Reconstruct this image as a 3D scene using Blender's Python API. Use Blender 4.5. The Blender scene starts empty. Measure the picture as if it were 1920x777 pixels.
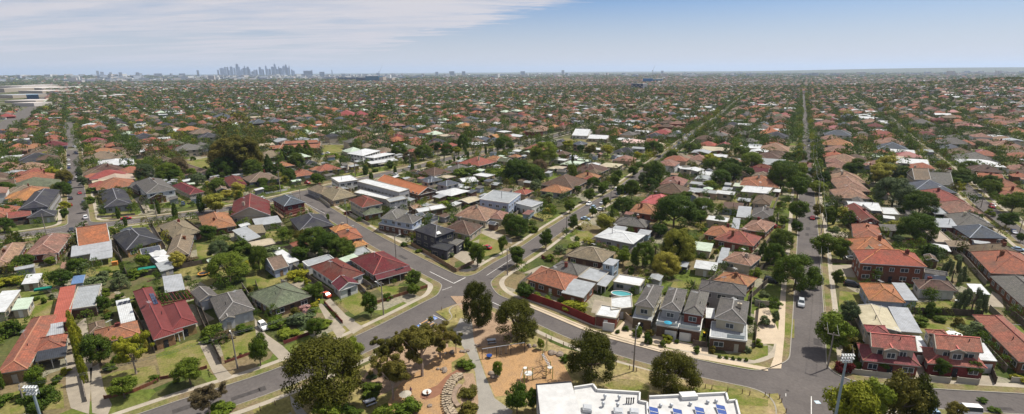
import bpy, math, random
import numpy as np
from mathutils import Matrix, Vector
rng = random.Random(7)
nrg = np.random.default_rng(11)
sc = bpy.context.scene
HAZE = 4.3e-5
COL = sc.collection
# ------------------------------------------------------------------ camera
F, PITCH, ROLL, CH = 930.0, math.radians(15.3), math.radians(0.37), 66.0
fw = np.array([0, math.cos(PITCH), -math.sin(PITCH)])
rt0 = np.array([1.0, 0, 0]); up0 = np.cross(rt0, fw)
rt = rt0*math.cos(ROLL) - up0*math.sin(ROLL)
up = up0*math.cos(ROLL) + rt0*math.sin(ROLL)
cam_d = bpy.data.cameras.new('camera'); cam = bpy.data.objects.new('camera', cam_d); COL.objects.link(cam)
cam.matrix_world = Matrix(((rt[0], up[0], -fw[0], 0), (rt[1], up[1], -fw[1], 0), (rt[2], up[2], -fw[2], CH), (0, 0, 0, 1)))
cam_d.sensor_width = 36; cam_d.lens = 36*F/1920; cam_d.clip_start = 1; cam_d.clip_end = 90000
sc.camera = cam
# ------------------------------------------------------------------ sun, sky, exposure
SUN_EL = math.radians(57); SD = (0.90, 0.42)
n_ = math.hypot(*SD)
sunv = Vector((SD[0]/n_*math.cos(SUN_EL), SD[1]/n_*math.cos(SUN_EL), math.sin(SUN_EL)))
sun_d = bpy.data.lights.new('sun', 'SUN'); sun_d.energy = 5.0; sun_d.angle = math.radians(0.55); sun_d.color = (1, 0.94, 0.84)
sun = bpy.data.objects.new('sun', sun_d); COL.objects.link(sun); sun.rotation_euler = sunv.to_track_quat('Z', 'Y').to_euler(); sun.location = (0, 0, 400)
world = bpy.data.worlds.new('World'); sc.world = world; world.use_nodes = True
def world_nodes():
    nt = world.node_tree; N = nt.nodes; L = nt.links
    bg = [n for n in N if n.type == 'BACKGROUND'][0]
    sky = N.new('ShaderNodeTexSky'); sky.sky_type = 'NISHITA'; sky.sun_disc = False
    sky.sun_elevation = SUN_EL; sky.sun_rotation = math.atan2(SD[0], SD[1]); sky.altitude = 100; sky.dust_density = 0.2; sky.ozone_density = 2.5
    tc = N.new('ShaderNodeTexCoord'); sep = N.new('ShaderNodeSeparateXYZ'); L.new(tc.outputs['Generated'], sep.inputs[0])
    def M(op, a, b=None, c=None, clamp=False):
        m = N.new('ShaderNodeMath'); m.operation = op; m.use_clamp = clamp
        for i, v in enumerate((a, b, c)):
            if v is None: continue
            if isinstance(v, (int, float)): m.inputs[i].default_value = v
            else: L.new(v, m.inputs[i])
        return m.outputs[0]
    X, Y, Z = sep.outputs
    az = M('MULTIPLY', M('ARCTAN2', X, Y), 57.3); el = M('MULTIPLY', M('ARCSINE', Z), 57.3)
    zz = M('ADD', M('MAXIMUM', Z, 0.0), 0.06)
    comb = N.new('ShaderNodeCombineXYZ'); L.new(M('DIVIDE', X, zz), comb.inputs[0]); L.new(M('DIVIDE', Y, zz), comb.inputs[1])
    mp = N.new('ShaderNodeMapping'); L.new(comb.outputs[0], mp.inputs[0]); mp.inputs['Rotation'].default_value = (0, 0, math.radians(-25)); mp.inputs['Scale'].default_value = (0.22, 0.8, 1)
    def noise(scale, det, rough, dist=0.0, src=mp.outputs[0]):
        n = N.new('ShaderNodeTexNoise'); n.inputs['Scale'].default_value = scale; n.inputs['Detail'].default_value = det; n.inputs['Roughness'].default_value = rough; n.inputs['Distortion'].default_value = dist
        L.new(src, n.inputs['Vector']); return n.outputs['Fac']
    n1 = noise(1.1, 8, 0.62, 0.6); n2 = noise(3.5, 8, 0.68, 0.3)
    edge = M('SUBTRACT', M('ADD', M('MULTIPLY', el, 3.9), -19.0), az)          # >0 left of the veil's edge
    edge = M('ADD', edge, M('MULTIPLY', M('SUBTRACT', n2, 0.5), 34.0))
    veil = M('MULTIPLY', edge, 0.14, clamp=True)
    streak = M('MULTIPLY', M('SUBTRACT', M('ADD', M('MULTIPLY', n1, 0.6), M('MULTIPLY', n2, 0.4)), 0.30), 4.2, clamp=True)
    body = M('ADD', M('MULTIPLY', streak, 0.80), 0.20)
    wisp = M('MULTIPLY', M('SUBTRACT', n1, 0.56), 1.6, clamp=True)
    # low veil near the horizon, everywhere
    low = M('MULTIPLY', M('SUBTRACT', 7.2, M('ABSOLUTE', M('SUBTRACT', el, 0.5))), 0.125, clamp=True)
    fac = M('MAXIMUM', M('MULTIPLY', veil, body), M('MAXIMUM', M('MULTIPLY', wisp, 0.5), low), clamp=True)
    mix = N.new('ShaderNodeMix'); mix.data_type = 'RGBA'; L.new(fac, mix.inputs[0]); tint = N.new('ShaderNodeMix'); tint.data_type = 'RGBA'; tint.blend_type = 'MULTIPLY'; tint.inputs[0].default_value = 1; L.new(sky.outputs[0], tint.inputs[6]); tint.inputs[7].default_value = (0.82, 1.06, 1.42, 1); L.new(tint.outputs[2], mix.inputs[6]); mix.inputs[7].default_value = (10.2, 10.0, 10.7, 1)
    L.new(mix.outputs[2], bg.inputs[0]); bg.inputs[1].default_value = 0.05
world_nodes()
sc.view_settings.view_transform = 'Standard'; sc.view_settings.look = 'None'; sc.view_settings.exposure = 0.40; sc.view_settings.gamma = 1; sc.view_settings.use_curve_mapping = False
sc.cycles.max_bounces = 4; sc.cycles.diffuse_bounces = 2; sc.cycles.glossy_bounces = 2; sc.cycles.transmission_bounces = 2; sc.cycles.volume_bounces = 1; sc.cycles.transparent_max_bounces = 4
# ------------------------------------------------------------------ geometry of the place
def terr(x, y):
    x = np.asarray(x, float); y = np.asarray(y, float)
    r = np.hypot(x, y); a = np.degrees(np.arctan2(x, y))
    z = 36*np.exp(-((a-48)/12)**2 - ((r-1900)/650)**2)
    z = z + 16*np.exp(-((a+25)/20)**2 - ((r-2600)/600)**2)
    z = z + 46*np.exp(-((a+45)/16)**2 - ((r-9500)/2200)**2) + 85*np.exp(-((a-42)/16)**2 - ((r-16000)/3000)**2)
    return z*np.clip((r-560)/400, 0, 1)
def P(px, py, z=0.0):
    d = fw*F + rt*(px-960) + up*(388.5-py)
    if d[2] > -1e-3: d[2] = -1e-3
    t = (z-CH)/d[2]
    if t*math.hypot(d[0], d[1]) > 560:
        t0 = 560/math.hypot(d[0], d[1]); s = t0; step = t0*0.01
        while s < t and CH+d[2]*s > terr(d[0]*s, d[1]*s)+z: s += step; step *= 1.02
        t = min(s, t)
    return np.array([d[0]*t, d[1]*t])
def proj(x, y, z):
    v = np.array([x, y, z-CH]); w = v@fw
    return 960+F*(v@rt)/w, 388.5-F*(v@up)/w
def ztop(bx, by, px, py):
    """height at which a vertical line over (bx,by) crosses the picture row of (px,py)"""
    d = fw*F + rt*(px-960) + up*(388.5-py); return CH + d[2]*math.hypot(bx, by)/math.hypot(d[0], d[1])
C = {}
for i in range(4):
    C['T%d' % (i+1)] = (480*i, 300, 3.2375); C['B%d' % (i+5)] = (480*i, 537, 3.2375); C['F%d' % (i+1)] = (480*i, 90, 3.2375)
for i in range(6): C['G%d' % (i+1)] = (320*i, 200, 4.856)
C['K1'] = (880, 620, 4.95); C['K2'] = (660, 600, 4.39); C['K3'] = (1000, 690, 4.571); C['K4'] = (1170, 520, 4.569); C['K5'] = (1600, 590, 5.55); C['K6'] = (1440, 690, 8.93); C['S'] = (0, 0, 1); C['K7'] = (0, 120, 6.475)
def S(k, x, y): o = C[k]; return o[0]+x/o[2], o[1]+y/o[2]
def Q(k, x, y, z=0.0): return P(*S(k, x, y), z)
def yaw_at(px): return math.radians(49 + (30-49)*min(1, max(0, (px-650)/350)))
# ------------------------------------------------------------------ materials
MATS = {}
def mat(name, col, rough=0.85, var=0.15, vscale=0.6, kind='noise', col2=None, metal=0.0, objvar=0.0, coords='Object', bump=0.0, emit=None):
    if name in MATS: return MATS[name]
    m = bpy.data.materials.new(name); m.use_nodes = True; MATS[name] = m
    nt = m.node_tree; N = nt.nodes; L = nt.links; b = N['Principled BSDF']
    b.inputs['Roughness'].default_value = rough; b.inputs['Metallic'].default_value = metal
    b.inputs['Specular IOR Level'].default_value = 0.5 if (rough < 0.42 or metal) else 0.12
    tc = N.new('ShaderNodeTexCoord'); geo = N.new('ShaderNodeNewGeometry')
    def noise(scale, det=4, rg=0.6, src=None):
        n = N.new('ShaderNodeTexNoise'); n.inputs['Scale'].default_value = scale; n.inputs['Detail'].default_value = det; n.inputs['Roughness'].default_value = rg
        L.new(src or geo.outputs['Position'], n.inputs['Vector']); return n.outputs['Fac']
    def mixc(f, a, bb, mode='MIX'):
        mx = N.new('ShaderNodeMix'); mx.data_type = 'RGBA'; mx.blend_type = mode
        for sk, v in ((0, f), (6, a), (7, bb)):
            if isinstance(v, (int, float)): mx.inputs[sk].default_value = v
            elif isinstance(v, tuple): mx.inputs[sk].default_value = (*v, 1)
            else: L.new(v, mx.inputs[sk])
        return mx.outputs[2]
    def ramp(f, stops):
        r = N.new('ShaderNodeValToRGB'); L.new(f, r.inputs[0]); e = r.color_ramp.elements
        while len(e) < len(stops): e.new(0.5)
        for q, (p, c) in zip(e, stops): q.position = p; q.color = (*c, 1)
        return r.outputs[0]
    def sc_(c, k): return tuple(min(1, x*k) for x in c)
    c2 = col2 or sc_(col, 1-var*1.6)
    n1 = noise(vscale); f = ramp(n1, [(0.35, (0, 0, 0)), (0.65, (1, 1, 1))]); out = mixc(f, col, c2); h = None
    if kind in ('tile', 'brick'):
        br = N.new('ShaderNodeTexBrick'); L.new(tc.outputs['UV'], br.inputs['Vector'])
        if kind == 'tile':
            br.inputs['Scale'].default_value = 1; br.inputs['Brick Width'].default_value = 0.42; br.inputs['Row Height'].default_value = 0.5; br.inputs['Mortar Size'].default_value = 0.035; br.inputs['Mortar Smooth'].default_value = 0.6
            br.inputs['Color1'].default_value = (1.18, 1.12, 1.08, 1); br.inputs['Color2'].default_value = (0.8, 0.8, 0.82, 1); br.inputs['Mortar'].default_value = (0.5, 0.5, 0.52, 1); br.inputs['Bias'].default_value = 0.1
        else:
            br.inputs['Scale'].default_value = 1; br.inputs['Brick Width'].default_value = 0.25; br.inputs['Row Height'].default_value = 0.095; br.inputs['Mortar Size'].default_value = 0.01
            br.inputs['Color1'].default_value = (1.15, 1.1, 1.1, 1); br.inputs['Color2'].default_value = (0.82, 0.8, 0.8, 1); br.inputs['Mortar'].default_value = (1.25, 1.3, 1.35, 1)
        out = mixc(0.85, out, br.outputs['Color'], 'MULTIPLY')
        n3 = noise(0.22, 3); st = ramp(n3, [(0.40, (0, 0, 0)), (0.68, (1, 1, 1))]); out = mixc(st, out, mixc(0.42, out, (0.085, 0.085, 0.07))); n4 = noise(2.6, 4, 0.75); out = mixc(1.0, out, ramp(n4, [(0.32, (0.72, 0.72, 0.72)), (0.7, (1.22, 1.2, 1.16))]), 'MULTIPLY')
        h = br.outputs['Fac']
    elif kind == 'sheet':
        w = N.new('ShaderNodeTexWave'); w.wave_type = 'BANDS'; w.bands_direction = 'X'; w.inputs['Scale'].default_value = 0.8; w.inputs['Distortion'].default_value = 0
        L.new(tc.outputs['UV'], w.inputs['Vector']); k = ramp(w.outputs['Fac'], [(0.0, (0.80, 0.80, 0.81)), (0.22, (1, 1, 1))]); out = mixc(1.0, out, k, 'MULTIPLY'); h = w.outputs['Fac']; n4 = noise(0.9, 5, 0.7); out = mixc(1.0, out, ramp(n4, [(0.3, (0.80, 0.78, 0.75)), (0.62, (1.05, 1.05, 1.05))]), 'MULTIPLY')
    elif kind == 'speck':
        n3 = noise(9.0, 3); k = ramp(n3, [(0.3, (0.78, 0.78, 0.8)), (0.7, (1.18, 1.16, 1.12))]); out = mixc(1.0, out, k, 'MULTIPLY')
    if objvar:
        oi = N.new('ShaderNodeObjectInfo'); hs = N.new('ShaderNodeHueSaturation'); L.new(out, hs.inputs['Color'])
        mr = N.new('ShaderNodeMapRange'); L.new(oi.outputs['Random'], mr.inputs[0]); mr.inputs[3].default_value = 1-objvar; mr.inputs[4].default_value = 1+objvar; L.new(mr.outputs[0], hs.inputs['Value'])
        m2 = N.new('ShaderNodeMath'); m2.operation = 'MULTIPLY_ADD'; L.new(oi.outputs['Random'], m2.inputs[0]); m2.inputs[1].default_value = 0.05; m2.inputs[2].default_value = 0.475; L.new(m2.outputs[0], hs.inputs['Hue'])
        out = hs.outputs[0]
    L.new(out, b.inputs['Base Color'])
    if h is not None or bump:
        bp = N.new('ShaderNodeBump'); bp.inputs['Strength'].default_value = bump or 0.5; bp.inputs['Distance'].default_value = 0.05
        L.new(h if h is not None else n1, bp.inputs['Height'])
        if kind != 'sheet': bp.invert = True
        L.new(bp.outputs[0], b.inputs['Normal'])
    if emit: b.inputs['Emission Color'].default_value = (*emit, 1); b.inputs['Emission Strength'].default_value = 1
    return m
RC = {'t': ('terracotta', (0.33, 0.128, 0.072)), 'T': ('bright orange', (0.37, 0.145, 0.072)), 'p': ('faded pinkish', (0.31, 0.18, 0.135)), 'b': ('brown', (0.135, 0.088, 0.064)),
      'd': ('charcoal', (0.040, 0.042, 0.055)), 'g': ('grey', (0.135, 0.13, 0.125)), 'k': ('blue grey', (0.085, 0.10, 0.13)), 'a': ('tan', (0.22, 0.175, 0.125)), 'n': ('grey green', (0.14, 0.16, 0.105)),
      'r': ('red', (0.25, 0.068, 0.058)), 'm': ('maroon', (0.145, 0.034, 0.032)), 'w': ('white', (0.52, 0.54, 0.55)), 's': ('silver', (0.30, 0.32, 0.335)), 'c': ('cream', (0.40, 0.34, 0.25)), 'P': ('pale pink', (0.58, 0.42, 0.38)), 'q': ('pale green', (0.42, 0.50, 0.40))}
def roof_mat(c, seed=0):
    nm, col = RC[c]
    if c in 'wscPq': return mat('roof_sheet_'+c, col, 0.45, 0.10, 0.35, 'sheet', objvar=0.08)
    if c in 'r': return mat('roof_sheet_'+c, col, 0.5, 0.14, 0.35, 'sheet', objvar=0.12)
    v = {'t': 0.34, 'p': 0.36, 'b': 0.25, 'T': 0.16, 'n': 0.25}.get(c, 0.15)
    c2 = {'t': (0.22, 0.10, 0.068), 'p': (0.17, 0.09, 0.07), 'T': (0.29, 0.115, 0.06)}.get(c)
    return mat('roof_tile_'+c, col, 0.8, v, 0.9, 'tile', col2=c2, objvar=0.14)
WC = {'redbrick': ('red brick', (0.20, 0.065, 0.045)), 'brown': ('brown brick', (0.15, 0.09, 0.06)), 'yellow': ('yellow brick', (0.36, 0.23, 0.11)), 'cream': ('cream rendered', (0.40, 0.35, 0.27)), 'white': ('white', (0.55, 0.55, 0.53)),
      'grey': ('grey', (0.28, 0.28, 0.29)), 'dark': ('dark', (0.06, 0.06, 0.07)), 'tan': ('tan', (0.38, 0.29, 0.19)), 'blue': ('blue grey', (0.30, 0.36, 0.44))}
def wall_mat(c):
    return mat('wall_'+c, WC[c][1], 0.85, 0.12, 0.4, 'brick' if c in ('redbrick', 'brown', 'yellow') else 'noise', objvar=0.08)
def plain(name, col, rough=0.7, **k): return mat(name, col, rough, 0.06, 1.0, **k)
M_white = plain('white_paint', (0.55, 0.55, 0.53)); M_cream = plain('cream_paint', (0.36, 0.33, 0.27)); M_glass = mat('window_glass', (0.02, 0.03, 0.04), 0.28, 0.05)
M_dark = plain('dark_metal', (0.03, 0.03, 0.035), 0.5); M_steel = mat('galvanised_steel', (0.42, 0.44, 0.46), 0.5, 0.1, 2.0, metal=0.3); M_timber = mat('timber', (0.24, 0.16, 0.10), 0.85, 0.25, 2.0)
M_brickred = wall_mat('redbrick'); M_solar = mat('solar_cells', (0.012, 0.02, 0.06), 0.15, 0.1, 1.0); M_solarb = mat('solar_cells_blue', (0.03, 0.07, 0.25), 0.2, 0.1, 1.0)
M_concrete = mat('concrete', (0.30, 0.265, 0.21), 0.9, 0.14, 0.35, 'speck'); M_conc_grey = mat('path_concrete', (0.27, 0.255, 0.225), 0.9, 0.10, 0.3, 'speck'); M_pale = mat('pale_paving', (0.47, 0.39, 0.29), 0.9, 0.10, 0.3, 'speck')
M_rubber = plain('tyre_rubber', (0.02, 0.02, 0.02), 0.8)
# ------------------------------------------------------------------ mesh builder
class MB:
    def __init__(s, origin=(0, 0, 0)): s.v = []; s.f = []; s.mi = []; s.uv = []; s.o = origin; s.smooth = False
    def face(s, pts, uv=None, m=0):
        n = len(s.v); s.v += [tuple(p) for p in pts]; s.f.append(tuple(range(n, n+len(pts)))); s.mi.append(m)
        s.uv += list(uv) if uv is not None else [(p[0], p[1]) for p in pts]
    def quadwall(s, a, b, z0, z1, m=0, z0b=None, z1b=None):
        l = math.hypot(b[0]-a[0], b[1]-a[1]); z0b = z0 if z0b is None else z0b; z1b = z1 if z1b is None else z1b
        s.face([(a[0], a[1], z0), (b[0], b[1], z0b), (b[0], b[1], z1b), (a[0], a[1], z1)], [(0, z0), (l, z0b), (l, z1b), (0, z1)], m)
    def prism(s, poly, z0, z1, m=0, mt=None):
        ar = sum(poly[i][0]*poly[(i+1) % len(poly)][1]-poly[(i+1) % len(poly)][0]*poly[i][1] for i in range(len(poly)))
        if ar < 0: poly = poly[::-1]
        n = len(poly)
        for i in range(n): s.quadwall(poly[i], poly[(i+1) % n], z0, z1, m)
        s.face([(p[0], p[1], z1) for p in poly], None, m if mt is None else mt); s.face([(p[0], p[1], z0) for p in poly[::-1]], None, m)
    def box(s, c, size, yaw=0, m=0):
        cx, cy, cz = c; lx, ly, lz = (q/2 for q in size); ca, sa = math.cos(yaw), math.sin(yaw)
        s.prism([(cx+x*ca-y*sa, cy+x*sa+y*ca) for x, y in ((-lx, -ly), (lx, -ly), (lx, ly), (-lx, ly))], cz-lz, cz+lz, m)
    def tube(s, p0, p1, r0, r1=None, n=6, m=0):
        p0 = Vector(p0); p1 = Vector(p1); r1 = r0 if r1 is None else r1; d = (p1-p0)
        if d.length < 1e-6: return
        q = d.to_track_quat('Z', 'Y'); A = []; B = []
        for i in range(n):
            a = 2*math.pi*i/n; o = q @ Vector((math.cos(a), math.sin(a), 0)); A.append(p0+o*r0); B.append(p1+o*r1)
        for i in range(n): s.face([A[i], A[(i+1) % n], B[(i+1) % n], B[i]], None, m)
        s.face(A[::-1], None, m); s.face(B, None, m)
    def beam(s, p0, p1, w, h, m=0):
        p0 = Vector(p0); p1 = Vector(p1); d = (p1-p0).normalized(); sd = d.cross(Vector((0, 0, 1)))
        if sd.length < 1e-3: sd = Vector((1, 0, 0))
        sd = sd.normalized()*w/2; u = sd.cross(d).normalized()*h/2
        A = [p0-sd-u, p0+sd-u, p0+sd+u, p0-sd+u]; B = [q+(p1-p0) for q in A]
        for i in range(4): s.face([A[i], A[(i+1) % 4], B[(i+1) % 4], B[i]], None, m)
        s.face(A[::-1], None, m); s.face(B, None, m)
    def ball(s, c, r, nu=10, nv=6, m=0, zs=1.0):
        rows = [[(c[0]+r*math.sin(math.pi*j/nv)*math.cos(2*math.pi*i/nu), c[1]+r*math.sin(math.pi*j/nv)*math.sin(2*math.pi*i/nu), c[2]+zs*r*math.cos(math.pi*j/nv)) for i in range(nu)] for j in range(nv+1)]
        for j in range(nv):
            for i in range(nu): s.face([rows[j+1][i], rows[j+1][(i+1) % nu], rows[j][(i+1) % nu], rows[j][i]], None, m)
    def build(s, name, mats, parent=None, loc=None):
        me = bpy.data.meshes.new(name); o = s.o
        if parent is not None and loc is None: o = tuple(parent.location)
        me.from_pydata([(x-o[0], y-o[1], z-o[2]) for x, y, z in s.v], [], s.f)
        for mm in (mats if isinstance(mats, (list, tuple)) else [mats]): me.materials.append(mm)
        me.polygons.foreach_set('material_index', s.mi)
        uvl = me.uv_layers.new(name='UVMap'); uvl.data.foreach_set('uv', np.array(s.uv, dtype=np.float32).ravel())
        if s.smooth: me.polygons.foreach_set('use_smooth', [True]*len(s.f))
        me.update(); ob = bpy.data.objects.new(name, me); COL.objects.link(ob)
        if parent is not None: ob.parent = parent; ob.location = (0, 0, 0)
        else: ob.location = o
        return ob
def empty(name, x, y, z=0.0, cat=None, label=None, group=None):
    o = bpy.data.objects.new(name, None); COL.objects.link(o); o.location = (x, y, z); o.empty_display_size = 0.5
    if cat: o['category'] = cat
    if label: o['label'] = label
    if group: o['group'] = group
    return o
def child(mb, name, mats, root, parent=None):
    mb.o = tuple(root.location); me_o = mb.build(name, mats, None); me_o.location = (0, 0, 0); me_o.parent = parent or root
    return me_o
def tag(o, cat, label, group=None):
    o['category'] = cat; o['label'] = label
    if group: o['group'] = group
    return o
PENDING = []          # (object, look, kind noun, group, px, py): labels counted off at the end
def later(o, look, noun, cat, group, x, y, z=0):
    o['category'] = cat
    if group: o['group'] = group
    PENDING.append((o, look, noun, *proj(x, y, z)))
def struct(name, me_obj): me_obj['kind'] = 'structure'; return me_obj
# ------------------------------------------------------------------ roads
def pts(spec):
    out = []
    for q in spec.split():
        k, xy = q.split(':'); x, y = map(float, xy.split(',')); out.append(S(k, x, y))
    return out
ROADS = [
 ('main', pts('S:-90,470 T1:0,470 T1:433,414 T1:900,364 T1:1300,312 T1:1554,264 T2:280,206 T2:720,98 T2:1000,40 F2:1100,690 F2:1300,640 F2:1450,620 F3:0,600 F3:170,560 F3:350,510 F3:500,470 F3:640,412 F3:760,380 F3:880,312'), 9.2),
 ('left', pts('S:149,432 S:148,412 S:143,360 S:137,300 S:130,230'), 7.6),
 ('corner', pts('S:566,363 T2:330,250 T2:520,370 T2:760,510 T2:1000,640 S:851,528 S:884,546'), 7.6),
 ('front', pts('S:120,850 S:320,777 S:480,726 B6:290,500 B6:640,352 B6:900,220 B6:1110,105 S:872,545'), 8.6),
 ('middle', pts('S:872,545 S:937,498 T3:60,570 T3:250,432 T3:400,336 T3:500,270 T3:640,200 T3:760,105 F3:930,652 F3:1060,560 F3:1160,480 F3:1240,440 F3:1310,370 F3:1390,310 F3:1420,285'), 7.0),
 ('right_front', pts('S:872,545 S:928,565 B7:130,168 B7:400,288 B7:640,368 B7:900,440 B7:1200,512 B7:1554,580 B8:150,592 B8:700,652 B8:1100,688 B8:1554,712 S:2100,768'), 6.9),
 ('right', pts('B8:240,600 B8:243,450 B8:246,150 T4:243,700 T4:245,500 T4:232,200 F4:235,700 F4:225,450 F4:215,300 F4:213,262'), 7.3),
 ('far_right', pts('S:2040,540 S:1960,478 S:1903,433 S:1841,383 S:1804,346 S:1743,291 S:1702,263 S:1678,235 S:1656,217 S:1631,204 S:1596,180'), 6.8),
 ('outer', pts('S:2010,305 S:1960,283 S:1872,251 S:1842,238 S:1811,226 S:1777,204 S:1740,180'), 6.6),
 ('bay', pts('B6:985,258 B6:1140,192'), 3.6),
 ('carpark', pts('B8:245,600 B8:240,700 S:1517,800 S:1518,870'), 11.0),
]
def dens(p, step):
    out = []
    for a, b in zip(p[:-1], p[1:]):
        n = max(1, int(np.hypot(*(b-a))/step))
        out += [a+(b-a)*i/n for i in range(n)]
    return out+[p[-1]]
def smooth(p, it=2):
    for _ in range(it):
        q = [p[0]]
        for a, b in zip(p[:-1], p[1:]): q += [a*0.75+b*0.25, a*0.25+b*0.75]
        p = q+[p[-1]]
    return p
RW = {}
for nm, pp, w in ROADS:
    RW[nm] = (np.array(smooth([P(x, y, 0 if y > 300 else 0) for x, y in pp], 2)), w)
NX0, NX1, NY0, NY1, CS = -430.0, 500.0, 44.0, 470.0, 1.25
nx = int((NX1-NX0)/CS)+1; ny = int((NY1-NY0)/CS)+1
gx = NX0+np.arange(nx)*CS; gy = NY0+np.arange(ny)*CS
def dist_poly(X, Y, p):
    d = np.full(X.shape, 1e9)
    for a, b in zip(p[:-1], p[1:]):
        ab = b-a; l2 = max(ab@ab, 1e-9)
        t = np.clip(((X-a[0])*ab[0]+(Y-a[1])*ab[1])/l2, 0, 1)
        d = np.minimum(d, np.hypot(X-a[0]-t*ab[0], Y-a[1]-t*ab[1]))
    return d
GX, GY = np.meshgrid(gx, gy, indexing='ij')
SDF = np.full(GX.shape, 1e3)
def smin(a, b, k):
    h = np.clip(0.5+0.5*(b-a)/k, 0, 1); return b*(1-h)+a*h-k*h*(1-h)
for nm, (p, w) in RW.items():
    sel = p[(p[:, 0] > -600) & (p[:, 0] < 650) & (p[:, 1] < 640)]
    if len(sel) > 1: SDF = smin(SDF, dist_poly(GX, GY, sel)-w/2, 7.0)
# the two marked bays cut into the park side
def road_d(x, y):
    i = (x-NX0)/CS; j = (y-NY0)/CS
    if 0 <= i < nx-1 and 0 <= j < ny-1: return float(SDF[int(round(i)), int(round(j))])
    return far_d(x, y)
FARD = None
def far_raster():
    global FARD
    fx = np.arange(-1650, 1900, 4.0, dtype=np.float32); fy = np.arange(0, 1800, 4.0, dtype=np.float32); X, Y = np.meshgrid(fx, fy, indexing='ij'); D = np.full(X.shape, 1e3, np.float32)
    for nm in ('main', 'left', 'middle', 'right', 'far_right', 'outer', 'highway', 'corner', 'front', 'right_front'):
        if nm in RW: p, w = RW[nm]; D = np.minimum(D, dist_poly(X, Y, p.astype(np.float32))-w/2)
    FARD = D
def far_d(x, y):
    i, j = int((x+1650)/4+.5), int(y/4+.5)
    return float(FARD[i, j]) if 0 <= i < FARD.shape[0] and 0 <= j < FARD.shape[1] else 99.0
bay_poly = [Q('B6', *q) for q in ((935, 245), (1090, 160), (1185, 205), (1150, 250), (1075, 280), (960, 300))]
def in_poly(x, y, poly):
    c = False; n = len(poly)
    for i in range(n):
        a = poly[i]; b = poly[i-1]
        if (a[1] > y) != (b[1] > y) and x < (b[0]-a[0])*(y-a[1])/(b[1]-a[1])+a[0]: c = not c
    return c
def band(lo, hi, z, name, material):
    D = SDF; a = D[:-1, :-1]; b = D[1:, :-1]; c = D[1:, 1:]; d = D[:-1, 1:]
    mn = np.minimum(np.minimum(a, b), np.minimum(c, d)); mx = np.maximum(np.maximum(a, b), np.maximum(c, d))
    full = (mn >= lo) & (mx <= hi); part = ~full & (mx > lo) & (mn < hi)
    V = []; Fc = []
    I, J = np.nonzero(full); n = len(I)
    vv = np.empty((n, 4, 3)); 
    for k, (di, dj) in enumerate(((0, 0), (1, 0), (1, 1), (0, 1))): vv[:, k, 0] = gx[I+di]; vv[:, k, 1] = gy[J+dj]; vv[:, k, 2] = z
    V = vv.reshape(-1, 3).tolist(); Fc = np.arange(4*n).reshape(-1, 4).tolist()
    def clip(poly, t, sign):
        out = []
        for i in range(len(poly)):
            p, q = poly[i], poly[(i+1) % len(poly)]; fp = sign*(p[2]-t); fq = sign*(q[2]-t)
            if fp >= 0: out.append(p)
            if (fp >= 0) != (fq >= 0): s = fp/(fp-fq); out.append(tuple(p[m]+(q[m]-p[m])*s for m in range(3)))
        return out
    I, J = np.nonzero(part)
    for i, j in zip(I.tolist(), J.tolist()):
        q = [(gx[i+di], gy[j+dj], D[i+di, j+dj]) for di, dj in ((0, 0), (1, 0), (1, 1), (0, 1))]
        for tri in ((q[0], q[1], q[2]), (q[0], q[2], q[3])):
            pl = clip(clip(tri, lo, 1), hi, -1) if tri else []
            if len(pl) >= 3: n = len(V); V += [(p[0], p[1], z) for p in pl]; Fc.append(list(range(n, n+len(pl))))
    me = bpy.data.meshes.new(name); me.from_pydata(V, [], Fc); me.materials.append(material); ob = bpy.data.objects.new(name, me); COL.objects.link(ob); ob['kind'] = 'structure'
    return ob
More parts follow.
